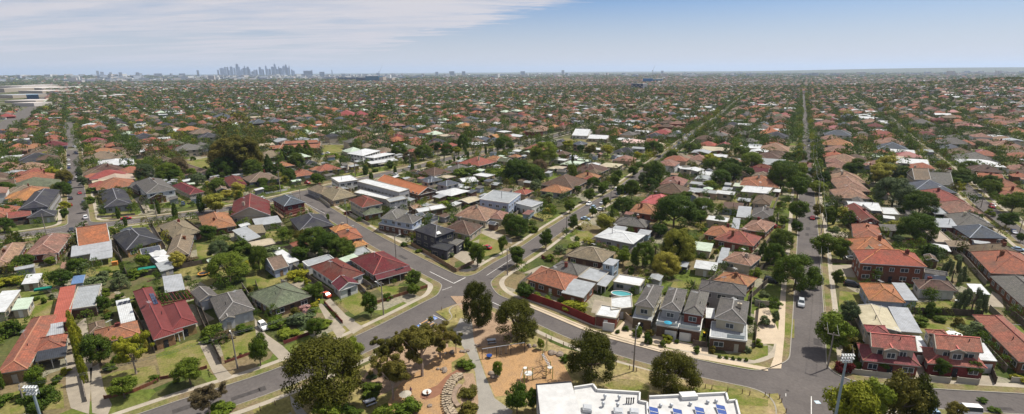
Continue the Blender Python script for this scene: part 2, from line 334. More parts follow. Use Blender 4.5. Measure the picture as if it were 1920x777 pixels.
def ground_mat(name, cols, scale, cell=None, cracks=False):
    m = bpy.data.materials.new(name); m.use_nodes = True; nt = m.node_tree; N = nt.nodes; L = nt.links; b = N['Principled BSDF']; b.inputs['Roughness'].default_value = 0.95; b.inputs['Specular IOR Level'].default_value = 0.08
    geo = N.new('ShaderNodeNewGeometry'); mp = N.new('ShaderNodeMapping'); L.new(geo.outputs['Position'], mp.inputs[0]); mp.inputs['Rotation'].default_value = (0, 0, math.radians(38))
    def noise(s, d=5, r=0.65):
        n = N.new('ShaderNodeTexNoise'); n.inputs['Scale'].default_value = s; n.inputs['Detail'].default_value = d; n.inputs['Roughness'].default_value = r; L.new(mp.outputs[0], n.inputs[0]); return n.outputs['Fac']
    def ramp(f, stops, const=False):
        r = N.new('ShaderNodeValToRGB'); L.new(f, r.inputs[0]); e = r.color_ramp.elements
        if const: r.color_ramp.interpolation = 'CONSTANT'
        while len(e) < len(stops): e.new(0.5)
        for q, (p, c) in zip(e, stops): q.position = p; q.color = (*c, 1)
        return r.outputs[0]
    def mix(f, a, bb, mode='MIX'):
        mx = N.new('ShaderNodeMix'); mx.data_type = 'RGBA'; mx.blend_type = mode
        for sk, v in ((0, f), (6, a), (7, bb)):
            if isinstance(v, (int, float)): mx.inputs[sk].default_value = v
            elif isinstance(v, tuple): mx.inputs[sk].default_value = (*v, 1)
            else: L.new(v, mx.inputs[sk])
        return mx.outputs[2]
    k = len(cols); n1 = noise(scale); out = ramp(n1, [(0.30+0.4*i/max(1, k-1), c) for i, c in enumerate(cols)])
    if cell:
        v = N.new('ShaderNodeTexVoronoi'); v.distance = 'CHEBYCHEV'; v.inputs['Scale'].default_value = cell[0]; v.inputs['Randomness'].default_value = 0.8; L.new(mp.outputs[0], v.inputs['Vector'])
        sp = N.new('ShaderNodeSeparateColor'); L.new(v.outputs['Color'], sp.inputs[0]); kk = len(cell[1])
        pick = ramp(sp.outputs[0], [(i/kk, c) for i, c in enumerate(cell[1])], True); out = mix(0.72, out, pick)
    lo_, hi_ = (0.88, 1.10) if cracks else (0.62, 1.32)
    fine = ramp(noise(scale*14, 4), [(0.3, (lo_,)*3), (0.7, (hi_,)*3)]); out = mix(1.0, out, fine, 'MULTIPLY')
    if cracks:
        v = N.new('ShaderNodeTexVoronoi'); v.feature = 'DISTANCE_TO_EDGE'; v.inputs['Scale'].default_value = 0.16; L.new(mp.outputs[0], v.inputs['Vector'])
        out = mix(1.0, out, ramp(v.outputs['Distance'], [(0.0, (0.80, 0.80, 0.80)), (0.006, (1, 1, 1))]), 'MULTIPLY')
        v2 = N.new('ShaderNodeTexVoronoi'); v2.distance = 'CHEBYCHEV'; v2.inputs['Scale'].default_value = 0.05; L.new(mp.outputs[0], v2.inputs['Vector']); sp2 = N.new('ShaderNodeSeparateColor'); L.new(v2.outputs['Color'], sp2.inputs[0])
        out = mix(1.0, out, ramp(sp2.outputs[1], [(0.0, (0.94, 0.94, 0.945)), (1.0, (1.06, 1.055, 1.05))]), 'MULTIPLY')
        out = mix(1.0, out, ramp(noise(1.3, 6, .75), [(0.35, (0.93, 0.93, 0.93)), (0.6, (1.03, 1.03, 1.03))]), 'MULTIPLY')
    L.new(out, b.inputs['Base Color']); return m
G_lawn = (0.085, 0.115, 0.022); G_dry = (0.19, 0.165, 0.06); G_soil = (0.16, 0.118, 0.075); G_dk = (0.035, 0.052, 0.014); G_conc = (0.25, 0.225, 0.185); G_straw = (0.25, 0.205, 0.10)
M_yard = ground_mat('yard_ground', [G_dk, G_lawn, G_dry, G_soil], 0.09, (0.085, [G_lawn, G_dry, G_soil, G_conc, G_dk, (0.09, 0.115, 0.022), G_soil, (0.08, 0.07, 0.042), G_dk, (0.05, 0.062, 0.022), G_conc, (0.045, 0.05, 0.02)]))
M_verge = ground_mat('verge_grass', [G_lawn, (0.11, 0.12, 0.035), (0.17, 0.145, 0.07), G_soil, G_lawn], 0.13)
M_lawn = ground_mat('lawn_grass', [(0.060, 0.092, 0.014), (0.110, 0.128, 0.026), (0.170, 0.150, 0.055), (0.20, 0.165, 0.085)], 0.16)
M_park = ground_mat('park_ground', [G_lawn, G_dry, G_straw, (0.27, 0.19, 0.12)], 0.07)
M_dirt = ground_mat('bark_mulch', [(0.22, 0.15, 0.10), (0.30, 0.21, 0.14), (0.20, 0.14, 0.09)], 0.4)
M_chip = ground_mat('play_softfall', [(0.23, 0.145, 0.075), (0.35, 0.215, 0.105), (0.30, 0.19, 0.10), (0.25, 0.17, 0.105)], 0.3)
M_far = ground_mat('suburb_ground', [(0.035, 0.05, 0.018), (0.07, 0.085, 0.03), (0.12, 0.11, 0.07), (0.05, 0.065, 0.025)], 0.02, (0.03, [(0.05, 0.065, 0.02), (0.09, 0.09, 0.04), (0.16, 0.15, 0.13), (0.04, 0.06, 0.02)]))
def asphalt():
    m = ground_mat('asphalt', [(0.090, 0.081, 0.078), (0.105, 0.095, 0.090), (0.118, 0.106, 0.10)], 0.12, None, True); return m
M_asph = asphalt()
M_walk = mat('footpath_concrete', (0.37, 0.33, 0.265), 0.9, 0.16, 0.25, 'speck')
band(-1e6, 0, -0.11, 'road', M_asph)
band(0, 0.22, 0.03, 'kerb', M_conc_grey)
band(0.22, 2.3, 0.006, 'verge', M_verge)
band(2.3, 3.7, 0.012, 'footpath', M_walk)
band(3.7, 1e6, 0.0, 'yards', M_yard)
# kerb face
def contour(level, z0, z1, name, material):
    D = SDF; V = []; Fc = []
    I, J = np.nonzero((np.minimum.reduce([D[:-1, :-1], D[1:, :-1], D[1:, 1:], D[:-1, 1:]]) < level) & (np.maximum.reduce([D[:-1, :-1], D[1:, :-1], D[1:, 1:], D[:-1, 1:]]) > level))
    for i, j in zip(I.tolist(), J.tolist()):
        q = [(gx[i+di], gy[j+dj], D[i+di, j+dj]-level) for di, dj in ((0, 0), (1, 0), (1, 1), (0, 1))]
        for tri in ((q[0], q[1], q[2]), (q[0], q[2], q[3])):
            e = []
            for k in range(3):
                a, b = tri[k], tri[(k+1) % 3]
                if (a[2] > 0) != (b[2] > 0): s = a[2]/(a[2]-b[2]); e.append((a[0]+(b[0]-a[0])*s, a[1]+(b[1]-a[1])*s))
            if len(e) == 2: n = len(V); V += [(*e[0], z0), (*e[1], z0), (*e[1], z1), (*e[0], z1)]; Fc.append((n, n+1, n+2, n+3))
    me = bpy.data.meshes.new(name); me.from_pydata(V, [], Fc); me.materials.append(material); ob = bpy.data.objects.new(name, me); COL.objects.link(ob); ob['kind'] = 'structure'
contour(0.0, -0.112, 0.03, 'kerb_face', M_conc_grey)
# far terrain (polar sheet, under the near sheets it lies a hand lower)
def terrain():
    rs = [0.0, 30, 200, 420]
    while rs[-1] < 46000: rs.append(rs[-1]*1.028)
    na = 300; V = []; Fc = []
    for r in rs:
        for k in range(na+1):
            a = math.radians(-100+200*k/na); x, y = r*math.sin(a), r*math.cos(a); near = NX0 < x < NX1 and NY0 < y < NY1
            V.append((x, y, float(terr(x, y))-0.3 if r < 600 else float(terr(x, y))-0.05))
    for i in range(len(rs)-1):
        for k in range(na): a = i*(na+1)+k; Fc.append((a, a+na+1, a+na+2, a+1))
    me = bpy.data.meshes.new('ground'); me.from_pydata(V, [], Fc); me.materials.append(M_far); me.polygons.foreach_set('use_smooth', [True]*len(Fc)); ob = bpy.data.objects.new('ground', me); COL.objects.link(ob); ob['kind'] = 'structure'
terrain()
# far stretches of the streets
def ribbon(name, p, w0, w1, dz, material):
    V = []; Fc = []; p = np.array(dens([q for q in p], 12))
    keep = [i for i in range(len(p)) if not (NX0 < p[i, 0] < NX1-2 and NY0 < p[i, 1] < NY1-6)]
    if len(keep) < 2: return
    p = p[keep]; t = np.gradient(p, axis=0); t /= np.maximum(np.hypot(t[:, 0], t[:, 1]), 1e-6)[:, None]; nr = np.stack([-t[:, 1], t[:, 0]], 1)
    for k in range(len(p)):
        for w in (w0, w1): q = p[k]+nr[k]*w; V.append((q[0], q[1], float(terr(*q))+dz))
    for k in range(len(p)-1):
        if np.hypot(*(p[k+1]-p[k])) < 40: Fc.append((2*k, 2*k+1, 2*k+3, 2*k+2))
    me = bpy.data.meshes.new(name); me.from_pydata(V, [], Fc); me.materials.append(material); ob = bpy.data.objects.new(name, me); COL.objects.link(ob); ob['kind'] = 'structure'
M_asph_far = ground_mat('asphalt_worn', [(0.095, 0.088, 0.083), (0.12, 0.11, 0.10)], 0.05)
for nm, (p, w) in RW.items():
    if nm in ('left', 'main', 'middle', 'right', 'far_right', 'outer'):
        ribbon('road', p, -w*.42, w*.42, 0.35, M_asph_far)
        for s in (-1, 1) if nm != 'x' else (): ribbon('footpath', p, s*(w/2+2.2), s*(w/2+3.8), 0.34, M_walk)
hw = np.array([Q('F1', *q) for q in ((-60, 520), (0, 490), (100, 432), (160, 392), (220, 355), (262, 318), (290, 285), (306, 250), (318, 220))])
ribbon('road', hw, -11, 11, 0.4, M_asph_far)
RW['highway'] = (hw, 24)
far_raster()
# flat patches ------------------------------------------------------
def sheet(name, k, poly, z, material, kind='structure'):
    p = [Q(k, *q) if not isinstance(q[0], str) else Q(*q) for q in poly]; mb = MB()
    ar = sum(p[i][0]*p[(i+1) % len(p)][1]-p[(i+1) % len(p)][0]*p[i][1] for i in range(len(p)))
    if ar < 0: p = p[::-1]
    mb.face([(q[0], q[1], z) for q in p]); o = mb.build(name, material); o['kind'] = kind
    return p
park = sheet('park_ground', 'B6', [(205, 700), (330, 640), (620, 500), (700, 462), (880, 360), (1085, 292), (1180, 218), (1090, 155), (1250, 95), (1440, 150), (1554, 205), ('B7', 120, 290), ('B7', 300, 370), ('B7', 700, 480), ('B7', 1100, 580), ('B7', 1554, 655), ('B8', 60, 650), ('B8', 110, 760), ('B8', 100, 960), ('B6', 1300, 1100), (250, 1000)], 0.014, M_park)
sheet('play_area', 'K1', [(70, 170), (120, 148), (250, 135), (520, 120), (620, 180), (770, 200), (860, 290), (930, 420), (960, 480), (700, 560), (240, 615), (150, 400)], 0.024, M_chip)
sheet('play_area', 'K2', [(330, 620), (400, 520), (500, 450), (640, 360), (740, 235), (830, 222), (915, 240), (930, 290), (820, 350), (820, 430), (740, 600), (775, 777), (780, 900), (300, 900), (250, 760)], 0.024, M_chip)
sheet('bark_bed', 'B6', [(1180, 60), (1290, 60), (1420, 145), (1554, 215), (1554, 345), (1330, 375), (1300, 200)], 0.020, M_dirt)
sheet('bark_bed', 'B6', [(640, 560), (780, 400), (960, 300), (1150, 260), (1170, 380), (960, 560), (760, 660), (650, 720)], 0.018, M_dirt)
sheet('rubber_path', 'K2', [(570, 590), (650, 560), (700, 540), (780, 460), (880, 400), (950, 395), (930, 430), (840, 450), (790, 530), (750, 600), (680, 640), (600, 660), (560, 640)], 0.030, mat('brown_rubber', (0.22, 0.11, 0.07), 0.9, 0.1, 1.0))
sheet('garden_bed', 'K2', [(905, 440), (1000, 440), (1045, 640), (1030, 777), (880, 777), (900, 680), (870, 600), (930, 500)], 0.028, M_dirt)
sheet('path', 'B6', [(1150, 285), (1215, 250), (1240, 195), (1310, 200), (1322, 330), (1352, 430), (1390, 540), (1448, 680), (1560, 760), (1480, 900), (1330, 900), (1350, 700), (1330, 520), (1290, 420), (1240, 345), (1180, 330)], 0.034, M_conc_grey)
sheet('path', 'B6', [(205, 660), (245, 700), (330, 800), (270, 830), (215, 720)], 0.034, M_conc_grey)
sheet('lawn', 'B7', [(560, 600), (640, 560), (760, 570), (835, 610), (820, 690), (640, 640)], 0.022, M_lawn)
sheet('lawn', 'B7', [(1100, 610), (1300, 640), (1554, 690), (1554, 730), (1300, 720), (1100, 680)], 0.022, M_lawn)
sheet('lawn', 'B7', [(1240, 420), (1400, 440), (1470, 450), (1554, 420), (1554, 360), (1440, 370), (1420, 400)], 0.022, M_lawn)
sheet('forecourt', 'B7', [(600, 290), (700, 190), (760, 260), (1000, 330), (1190, 370), (1190, 415), (940, 370), (700, 320)], 0.026, M_pale)
sheet('footpath', 'B7', [(85, 118), (95, 100), (480, 258), (600, 296), (900, 372), (1190, 425), (1554, 495), (1554, 515), (1200, 452), (900, 400), (600, 320), (440, 268)], 0.030, M_pale)
sheet('forecourt', 'B7', [(1470, 150), (1554, 120), ('B8', 75, 300), ('B8', 50, 350), (1480, 350)], 0.026, M_pale)
sheet('footpath', 'B8', [(75, 60), (108, 60), (100, 300), (80, 500), (10, 500), (40, 420), (60, 300)], 0.030, M_pale)
DRV = [('B5', [(400, 290), (440, 250), (520, 190), (560, 420), (560, 500), (540, 777), (430, 740), (400, 620)]), ('B5', [(545, 500), (600, 470), (630, 620), (680, 720), (650, 790), (560, 770)]),
       ('B5', [(1200, 330), (1240, 330), (1340, 470), (1410, 545), (1330, 580), (1290, 520)]), ('B6', [(-10, 190), (60, 290), (160, 360), (215, 415), (145, 450), (60, 360), (0, 300)]),
       ('B6', [(420, 90), (450, 75), (560, 190), (655, 250), (590, 290), (500, 200)]), ('B6', [(375, 110), (400, 105), (470, 190), (545, 270), (500, 320), (440, 230)]),
       ('T2', [(1355, 440), (1420, 420), (1554, 480), (1554, 510), (1440, 480)]), ('T2', [(1230, 540), (1290, 560), (1390, 610), (1320, 660), (1200, 590)]), ('T3', [(60, 690), (180, 640), (230, 655), (170, 700), (100, 690)]),
       ('T4', [(385, 640), (540, 635), (530, 715), (400, 700)]), ('T4', [(350, 430), (490, 440), (490, 470), (360, 470)]), ('T1', [(815, 235), (870, 215), (915, 310), (870, 330)]), ('T1', [(1230, 215), (1360, 270), (1290, 285), (1210, 240)]),
       ('T2', [(310, 170), (400, 160), (470, 175), (330, 190)]), ('T2', [(560, 0), (640, 50), (560, 60), (480, 0)]), ('T4', [(1310, 600), (1430, 600), (1400, 640), (1320, 640)]), ('B8', [(880, 480), (945, 480), (960, 590), (900, 590)]), ('B8', [(1270, 540), (1350, 545), (1365, 600), (1280, 595)]),
       ('B7', [(600, 100), (700, 90), (640, 190), (480, 160), (500, 80)]), ('B8', [(1360, 30), (1420, 60), (1430, 130), (1330, 120)]), ('T1', [(915, 385), (1010, 530), (985, 545), (900, 400)]), ('T2', [(430, 660), (540, 740), (620, 777), (560, 790), (440, 700)])]
for k, pl in DRV: sheet('driveway', k, pl, 0.020, M_concrete)
LWN = [('T1', [(245, 640), (360, 640), (370, 690), (330, 777), (250, 740)]), ('T1', [(540, 610), (690, 590), (740, 690), (600, 740), (520, 700)]), ('T1', [(1190, 510), (1290, 520), (1290, 610), (1200, 600)]), ('T1', [(1330, 480), (1450, 500), (1430, 550), (1340, 540)]),
       ('T1', [(1480, 640), (1600, 600), (1620, 777), (1500, 777)]), ('B5', [(195, 80), (330, 85), (330, 230), (195, 190)]), ('B5', [(60, 650), (230, 600), (380, 590), (390, 740), (60, 777)]), ('B5', [(620, 550), (700, 520), (940, 480), (960, 560), (640, 660)]),
       ('B5', [(945, 415), (1150, 330), (1230, 320), (1290, 500), (980, 570)]), ('B5', [(1330, 330), (1554, 270), (1554, 400), (1370, 470)]), ('B6', [(0, 170), (60, 240), (100, 200), (60, 170)]), ('B6', [(450, 70), (620, 20), (760, 100), (600, 180)]), ('B6', [(720, 0), (930, 0), (920, 40), (780, 60)]),
       ('T2', [(30, 440), (240, 420), (260, 470), (80, 520)]), ('T2', [(1360, 430), (1530, 490), (1480, 560), (1380, 590), (1350, 560)]), ('T3', [(380, 440), (470, 430), (500, 470), (400, 500)]), ('T3', [(980, 740), (1080, 735), (1090, 777), (960, 777)]), ('B8', [(865, 100), (1115, 90), (1120, 160), (870, 165)]),
       ('B8', [(885, 195), (1290, 190), (1310, 330), (990, 300), (900, 260)]), ('B8', [(435, 30), (560, 40), (550, 140), (430, 120)]), ('B8', [(95, 190), (160, 200), (160, 315), (100, 310)]), ('B8', [(0, 150), (70, 160), (60, 300), (0, 270)]), ('F2', [(410, 590), (560, 590), (620, 620), (420, 635)]),
       ('F1', [(1130, 690), (1290, 660), (1310, 740), (1240, 760)]), ('F3', [(310, 545), (560, 560), (540, 600), (330, 580)]), ('T4', [(930, 680), (1020, 680), (1010, 720), (935, 720)]), ('T1', [(590, 330), (815, 315), (820, 335), (590, 352)]), ('T2', [(1000, 340), (1090, 345), (1080, 380), (1000, 370)])]
for k, pl in LWN: sheet('lawn', k, pl, 0.017, M_lawn if k != 'F3' else M_verge)
# painted marks --------------------------------------------------------
M_mark = mat('road_paint', (0.62, 0.61, 0.58), 0.7, 0.15, 2.0); M_orange = mat('bay_paint_orange', (0.52, 0.30, 0.13), 0.8, 0.15, 2.0); M_bluep = mat('bay_paint_blue', (0.10, 0.20, 0.50), 0.8, 0.1, 2.0)
ROADZ = -0.104
def line(mb, a, b, w): d = (b-a)/max(1e-6, np.hypot(*(b-a))); n = np.array([-d[1], d[0]])*w/2; mb.face([(*(a-n), ROADZ), (*(b-n), ROADZ), (*(b+n), ROADZ), (*(a+n), ROADZ)])
mk = MB()
for k, a, b, w in (('B6', (800, 322), (865, 292), .2), ('T2', (1055, 677), (1200, 748), .2), ('T2', (1200, 748), (1272, 712), .3), ('T2', (1400, 700), (1554, 600), .15), ('B6', (1420, 88), (1500, 125), .2), ('B6', (1130, 22), (1190, 0), .15),
                   ('T2', (300, 262), (420, 325), .15), ('T1', (0, 485), (150, 462), .15), ('K6', (300, 420), (300, 470), .12), ('K6', (727, 470), (727, 777), .15), ('B6', (1235, 92), (1255, 80), .3), ('B6', (1075, 172), (1180, 222), .15), ('B6', (992, 222), (1035, 262), .15), ('B6', (1035, 195), (1130, 245), .15)):
    line(mk, Q(k, *a), Q(k, *b), w)
mn = RW['main'][0]; dn = dens([q for q in mn], 1.0); acc = 0
for i in range(0, len(dn)-8, 9):
    a, b = dn[i], dn[i+3]
    if math.hypot(*a) < 430 and NX0 < a[0]: line(mk, a, b, .14)
for off in (-3.3, 3.3):
    for i in range(0, len(dn)-2):
        a, b = dn[i], dn[i+1]
        if math.hypot(*a) < 330 and np.hypot(*(b-a)) > .2:
            d = (b-a)/np.hypot(*(b-a)); n = np.array([-d[1], d[0]])*off
            if abs(proj(*a, 0)[0]-570) > 55 and abs(proj(*a, 0)[0]-150) > 36: line(mk, a+n, b+n, .10)
struct('x', mk.build('road_markings', M_mark))
hb = MB()
for i in range(5):
    t = i/5+0.06; a0 = np.array([1040, 195])*(1-t)+np.array([1130, 245])*t; b0 = np.array([995, 222])*(1-t)+np.array([1085, 268])*t
    line(hb, Q('B6', *a0), Q('B6', *b0), .32)
for i in range(3): line(hb, Q('B6', 935+i*14, 246+i*6), Q('B6', 962+i*14, 262+i*6), .3)
struct('x', hb.build('bay_hatching', M_orange))
sb = MB()
for x, y in ((1080, 193), (985, 243)):
    c = Q('B6', x, y); sb.box((c[0], c[1], ROADZ), (1.6, 1.6, .004), math.radians(48))
struct('x', sb.build('bay_symbol_panel', M_bluep))
def wheelchair(c, s, yaw, z, material):
    mb = MB(); ca, sa = math.cos(yaw), math.sin(yaw); T = lambda x, y: (c[0]+(x*ca-y*sa)*s, c[1]+(x*sa+y*ca)*s, z)
    def seg(a, b, w):
        a = np.array(a); b = np.array(b); d = (b-a)/np.hypot(*(b-a)); n = np.array([-d[1], d[0]])*w/2; mb.face([T(*(a-n)), T(*(b-n)), T(*(b+n)), T(*(a+n))])
    arc = [(0.30*math.cos(math.radians(a))-0.05, 0.30*math.sin(math.radians(a))-0.18) for a in range(110, 370, 20)]
    for a, b in zip(arc[:-1], arc[1:]): seg(a, b, .07)
    seg((-.08, .32), (-.04, -.02), .09); seg((-.04, -.02), (.20, -.02), .09); seg((.20, -.02), (.33, -.30), .09); seg((-.06, .16), (.16, .16), .07); seg((-.13, .44), (-.03, .44), .11)
    struct('x', mb.build('bay_symbol', material))
for x, y in ((1080, 193), (985, 243)): wheelchair(Q('B6', x, y), 1.5, math.radians(48), ROADZ+.006, M_mark)
c = Q('K6', 830, 567); sb = MB(); sb.box((c[0], c[1], ROADZ), (1.0, .95, .004), 0); struct('x', sb.build('bay_symbol_panel', mat('pale_blue_paint', (0.45, 0.58, 0.66), 0.8, 0.08, 2.0)))
wheelchair(c, 0.85, 0, ROADZ+.006, M_mark)

pt = MB(); r_ = random.Random(8)
for nm in ('front', 'right_front', 'corner', 'middle', 'right', 'main'):
    pp, ww = RW[nm]; dd = dens([q for q in pp], 4.0)
    for i in range(1, len(dd)-1):
        if r_.random() < .22 and 60 < np.hypot(*dd[i]) < 330:
            t = np.array(dd[i+1])-np.array(dd[i-1]); a_ = math.atan2(t[1], t[0]); n = np.array([-math.sin(a_), math.cos(a_)])*r_.uniform(-.38, .38)*ww; q = dd[i]+n
            if r_.random() < .3: pt.tube((q[0], q[1], -.1095), (q[0], q[1], -.1045), .36, n=10)
            else:
                ca, sa = math.cos(a_), math.sin(a_); lx, ly = r_.uniform(.5, 3), r_.uniform(.4, 1.2); pt.face([(q[0]+x*ca-y*sa, q[1]+x*sa+y*ca, -.106) for x, y in ((-lx, -ly), (lx, -ly), (lx, ly), (-lx, ly))])
struct('x', pt.build('road_patches', mat('patch_asphalt', (0.070, 0.064, 0.062), .95, .2, 1.0)))
# ------------------------------------------------------------------ houses
FOOT = []            # footprints: (cx, cy, r)
GRID = {}; HREC = []
def occupy(x, y, r):
    FOOT.append((x, y, r)); GRID.setdefault((int(x//30), int(y//30)), []).append((x, y, r))
def hits(x, y, r):
    i, j = int(x//30), int(y//30)
    for a in (i-1, i, i+1):
        for b in (j-1, j, j+1):
            for q in GRID.get((a, b), ()):
                if (q[0]-x)**2+(q[1]-y)**2 < (q[2]+r)**2: return True
    return False
def rect3(A, B, Cc, square=0.5):
    """near-left, near-right, next corner -> origin, unit edges, lengths (the angle is pulled towards 90 degrees)"""
    A, B, Cc = map(np.array, (A, B, Cc)); v1 = B-A; v2 = Cc-B; L1, L2 = np.hypot(*v1), np.hypot(*v2); a1 = math.atan2(v1[1], v1[0]); a2 = math.atan2(v2[1], v2[0])
    d = (a2-a1+math.pi) % (2*math.pi)-math.pi; tgt = math.copysign(math.pi/2, d); nd = tgt+(d-tgt)*(1-square)
    nd = math.copysign(max(math.radians(66), min(math.radians(114), abs(nd))), nd); e = (nd-d)/2; a1 -= e; a2 += e; cen = (A+Cc)/2
    e1 = np.array([math.cos(a1), math.sin(a1)]); e2 = np.array([math.cos(a2), math.sin(a2)])
    return cen-e1*L1/2-e2*L2/2, e1, e2, L1, L2
TANP = math.tan(math.radians(24))
def roof_wing(rb, cb, wb, gb, R, z, typ, pitch=TANP, ov=0.5):
    """fills roof, ridge-cap, wall and gutter builders for one wing; z is absolute eave height"""
    O, e1, e2, L1, L2 = R
    pt = lambda s, t, zz: (O[0]+e1[0]*s+e2[0]*t, O[1]+e1[1]*s+e2[1]*t, zz)
    ccw = (e1[0]*e2[1]-e1[1]*e2[0]) > 0
    def F_(ps, uv):
        if not ccw: ps = ps[::-1]; uv = uv[::-1]
        rb.face(ps, uv)
    if typ in ('hip', 'gx', 'gy', 'pyr'):
        swap = (typ == 'gy') or (typ in ('hip', 'pyr') and L2 > L1)
        if swap: f = lambda s, t, zz: pt(t, s, zz); A_, B_ = L2, L1
        else: f = pt; A_, B_ = L1, L2
        flip = (ccw == swap)
        def G(ps, uv):
            if flip: ps = ps[::-1]; uv = uv[::-1]
            rb.face(ps, uv)
        h = B_/2*pitch; sl = math.hypot(B_/2, h); ins = 0.0 if typ in ('gx', 'gy') else min(B_/2, A_/2-0.05)
        k0 = f(0, 0, z); k1 = f(A_, 0, z); k2 = f(A_, B_, z); k3 = f(0, B_, z); r0 = f(ins, B_/2, z+h); r1 = f(A_-ins, B_/2, z+h)
        G([k0, k1, r1, r0], [(0, 0), (A_, 0), (A_-ins, sl), (ins, sl)]); G([k2, k3, r0, r1], [(0, 0), (A_, 0), (A_-ins, sl), (ins, sl)])
        if ins > 0:
            G([k1, k2, r1], [(0, 0), (B_, 0), (B_/2, sl)]); G([k3, k0, r0], [(0, 0), (B_, 0), (B_/2, sl)])
        dz = 0.22
        for a, b in ((k0, k1), (k1, k2), (k2, k3), (k3, k0)):
            if ins == 0 and (a is k1 or a is k3):
                continue
            q = [(a[0], a[1], z-dz), (b[0], b[1], z-dz), b, a]
            gb.face(q if not flip else q[::-1])
        q = [f(0, 0, z-dz), f(A_, 0, z-dz), f(A_, B_, z-dz), f(0, B_, z-dz)]; gb.face(q[::-1] if not flip else q)
        if ins == 0:
            for s in (0.0, A_):   # barge boards and gable walls
                w0 = f(s, 0, z); w1 = f(s, B_, z); ap = f(s, B_/2, z+h)
                gb.beam(w0, ap, .12, .25); gb.beam(ap, w1, .12, .25)
                si = ov*0.8 if s == 0 else A_-ov*0.8
                a = f(si, ov, z-dz); b = f(si, B_-ov, z-dz); c = f(si, B_/2, z+h-ov*pitch*0.4-0.05); wb.face([a, b, c] if (s > 0) != flip else [b, a, c], [(0, 0), (B_, 0), (B_/2, h)])
        if typ != 'sheetless':
            u = lambda p: (p[0], p[1], p[2]+.05)
            cb.beam(u(r0), u(r1), .30, .12)
            if ins > 0:
                for a, b in ((k0, r0), (k3, r0), (k1, r1), (k2, r1)): cb.beam(u(a), u(b), .26, .12)
        return h
    if typ in ('flat', 'ver', 'skl'):
        rise = 0.0 if typ == 'flat' else 0.5
        q = [pt(0, 0, z), pt(L1, 0, z), pt(L1, L2, z+rise), pt(0, L2, z+rise)]; F_(q, [(0, 0), (L1, 0), (L1, L2), (0, L2)])
        lo = [(p[0], p[1], p[2]-.25) for p in q]
        for i in range(4):
            j = (i+1) % 4; s = [lo[i], lo[j], q[j], q[i]]; gb.face(s if ccw else s[::-1])
        gb.face(lo[::-1] if ccw else lo)
        if typ == 'flat' and L1 > 5 and L2 > 4:
            for i in range(4):
                j = (i+1) % 4; a = q[i]; b = q[j]; gb.beam((a[0], a[1], z+.10), (b[0], b[1], z+.10), .22, .3)
        return rise
def inset(R, d): O, e1, e2, L1, L2 = R; return [tuple(O+e1*s+e2*t) for s, t in ((d, d), (L1-d, d), (L1-d, L2-d), (d, L2-d))]
def windows(root, wall, poly, z0, z1, near, seed, frame_m, skip=()):
    r = random.Random(seed); n = len(poly); cx = sum(p[0] for p in poly)/n; cy = sum(p[1] for p in poly)/n; cnt = 0
    floors = [z0] if z1-z0 < 4.2 else [z0, z0+2.8]
    for i in range(n):
        a = np.array(poly[i]); b = np.array(poly[(i+1) % n]); L = np.hypot(*(b-a))
        if L < 2.4: continue
        e = (b-a)/L; nn = np.array([e[1], -e[0]]); mid = (a+b)/2
        if nn@(mid-np.array([cx, cy])) < 0: nn = -nn
        tocam = -mid/np.hypot(*mid)
        if nn@tocam < (-0.2 if near else 0.15): continue
        for fl, zf in enumerate(floors):
            k = max(1, int(L/(3.3 if near else 4.5)))
            for q in range(k):
                w = r.choice((1.3, 1.8, 2.2)) if near else 1.8; w = min(w, L-1.0); s = (q+0.5)*L/k; h = 1.25
                ang = math.atan2(e[1], e[0]); c = a+e*s
                if near and fl == 0 and q == k//2 and nn@tocam > .7 and i % 2 == 0 and cnt < 90:
                    mb = MB(); p = c+nn*.03; mb.box((p[0], p[1], z0+1.05), (1.0, .10, 2.1), ang); d = child(mb, 'door', r.choice([M_timber, M_dark, M_white, M_cream]), root); cnt += 1
                    hb_ = MB(); p2 = c+nn*.11+e*.35; hb_.box((p2[0], p2[1], z0+1.0), (.06, .06, .2), ang); child(hb_, 'handle', M_steel, root, d); continue
                zc = zf+1.62; p = c+nn*.02
                mb = MB(); mb.box((p[0], p[1], zc), (w, .07, h), ang); wo = child(mb, 'window', M_glass, root); cnt += 1
                if near:
                    fb = MB()
                    for dx in (-w/2, 0, w/2): pp = c+nn*.06+e*dx; fb.box((pp[0], pp[1], zc), (.09, .08, h+.1), ang)
                    for dzz in (-h/2, h/2): pp = c+nn*.065; fb.box((pp[0], pp[1], zc+dzz), (w+.14, .09, .09), ang)
                    child(fb, 'frame', frame_m, root, wo)
                if cnt > 60: return
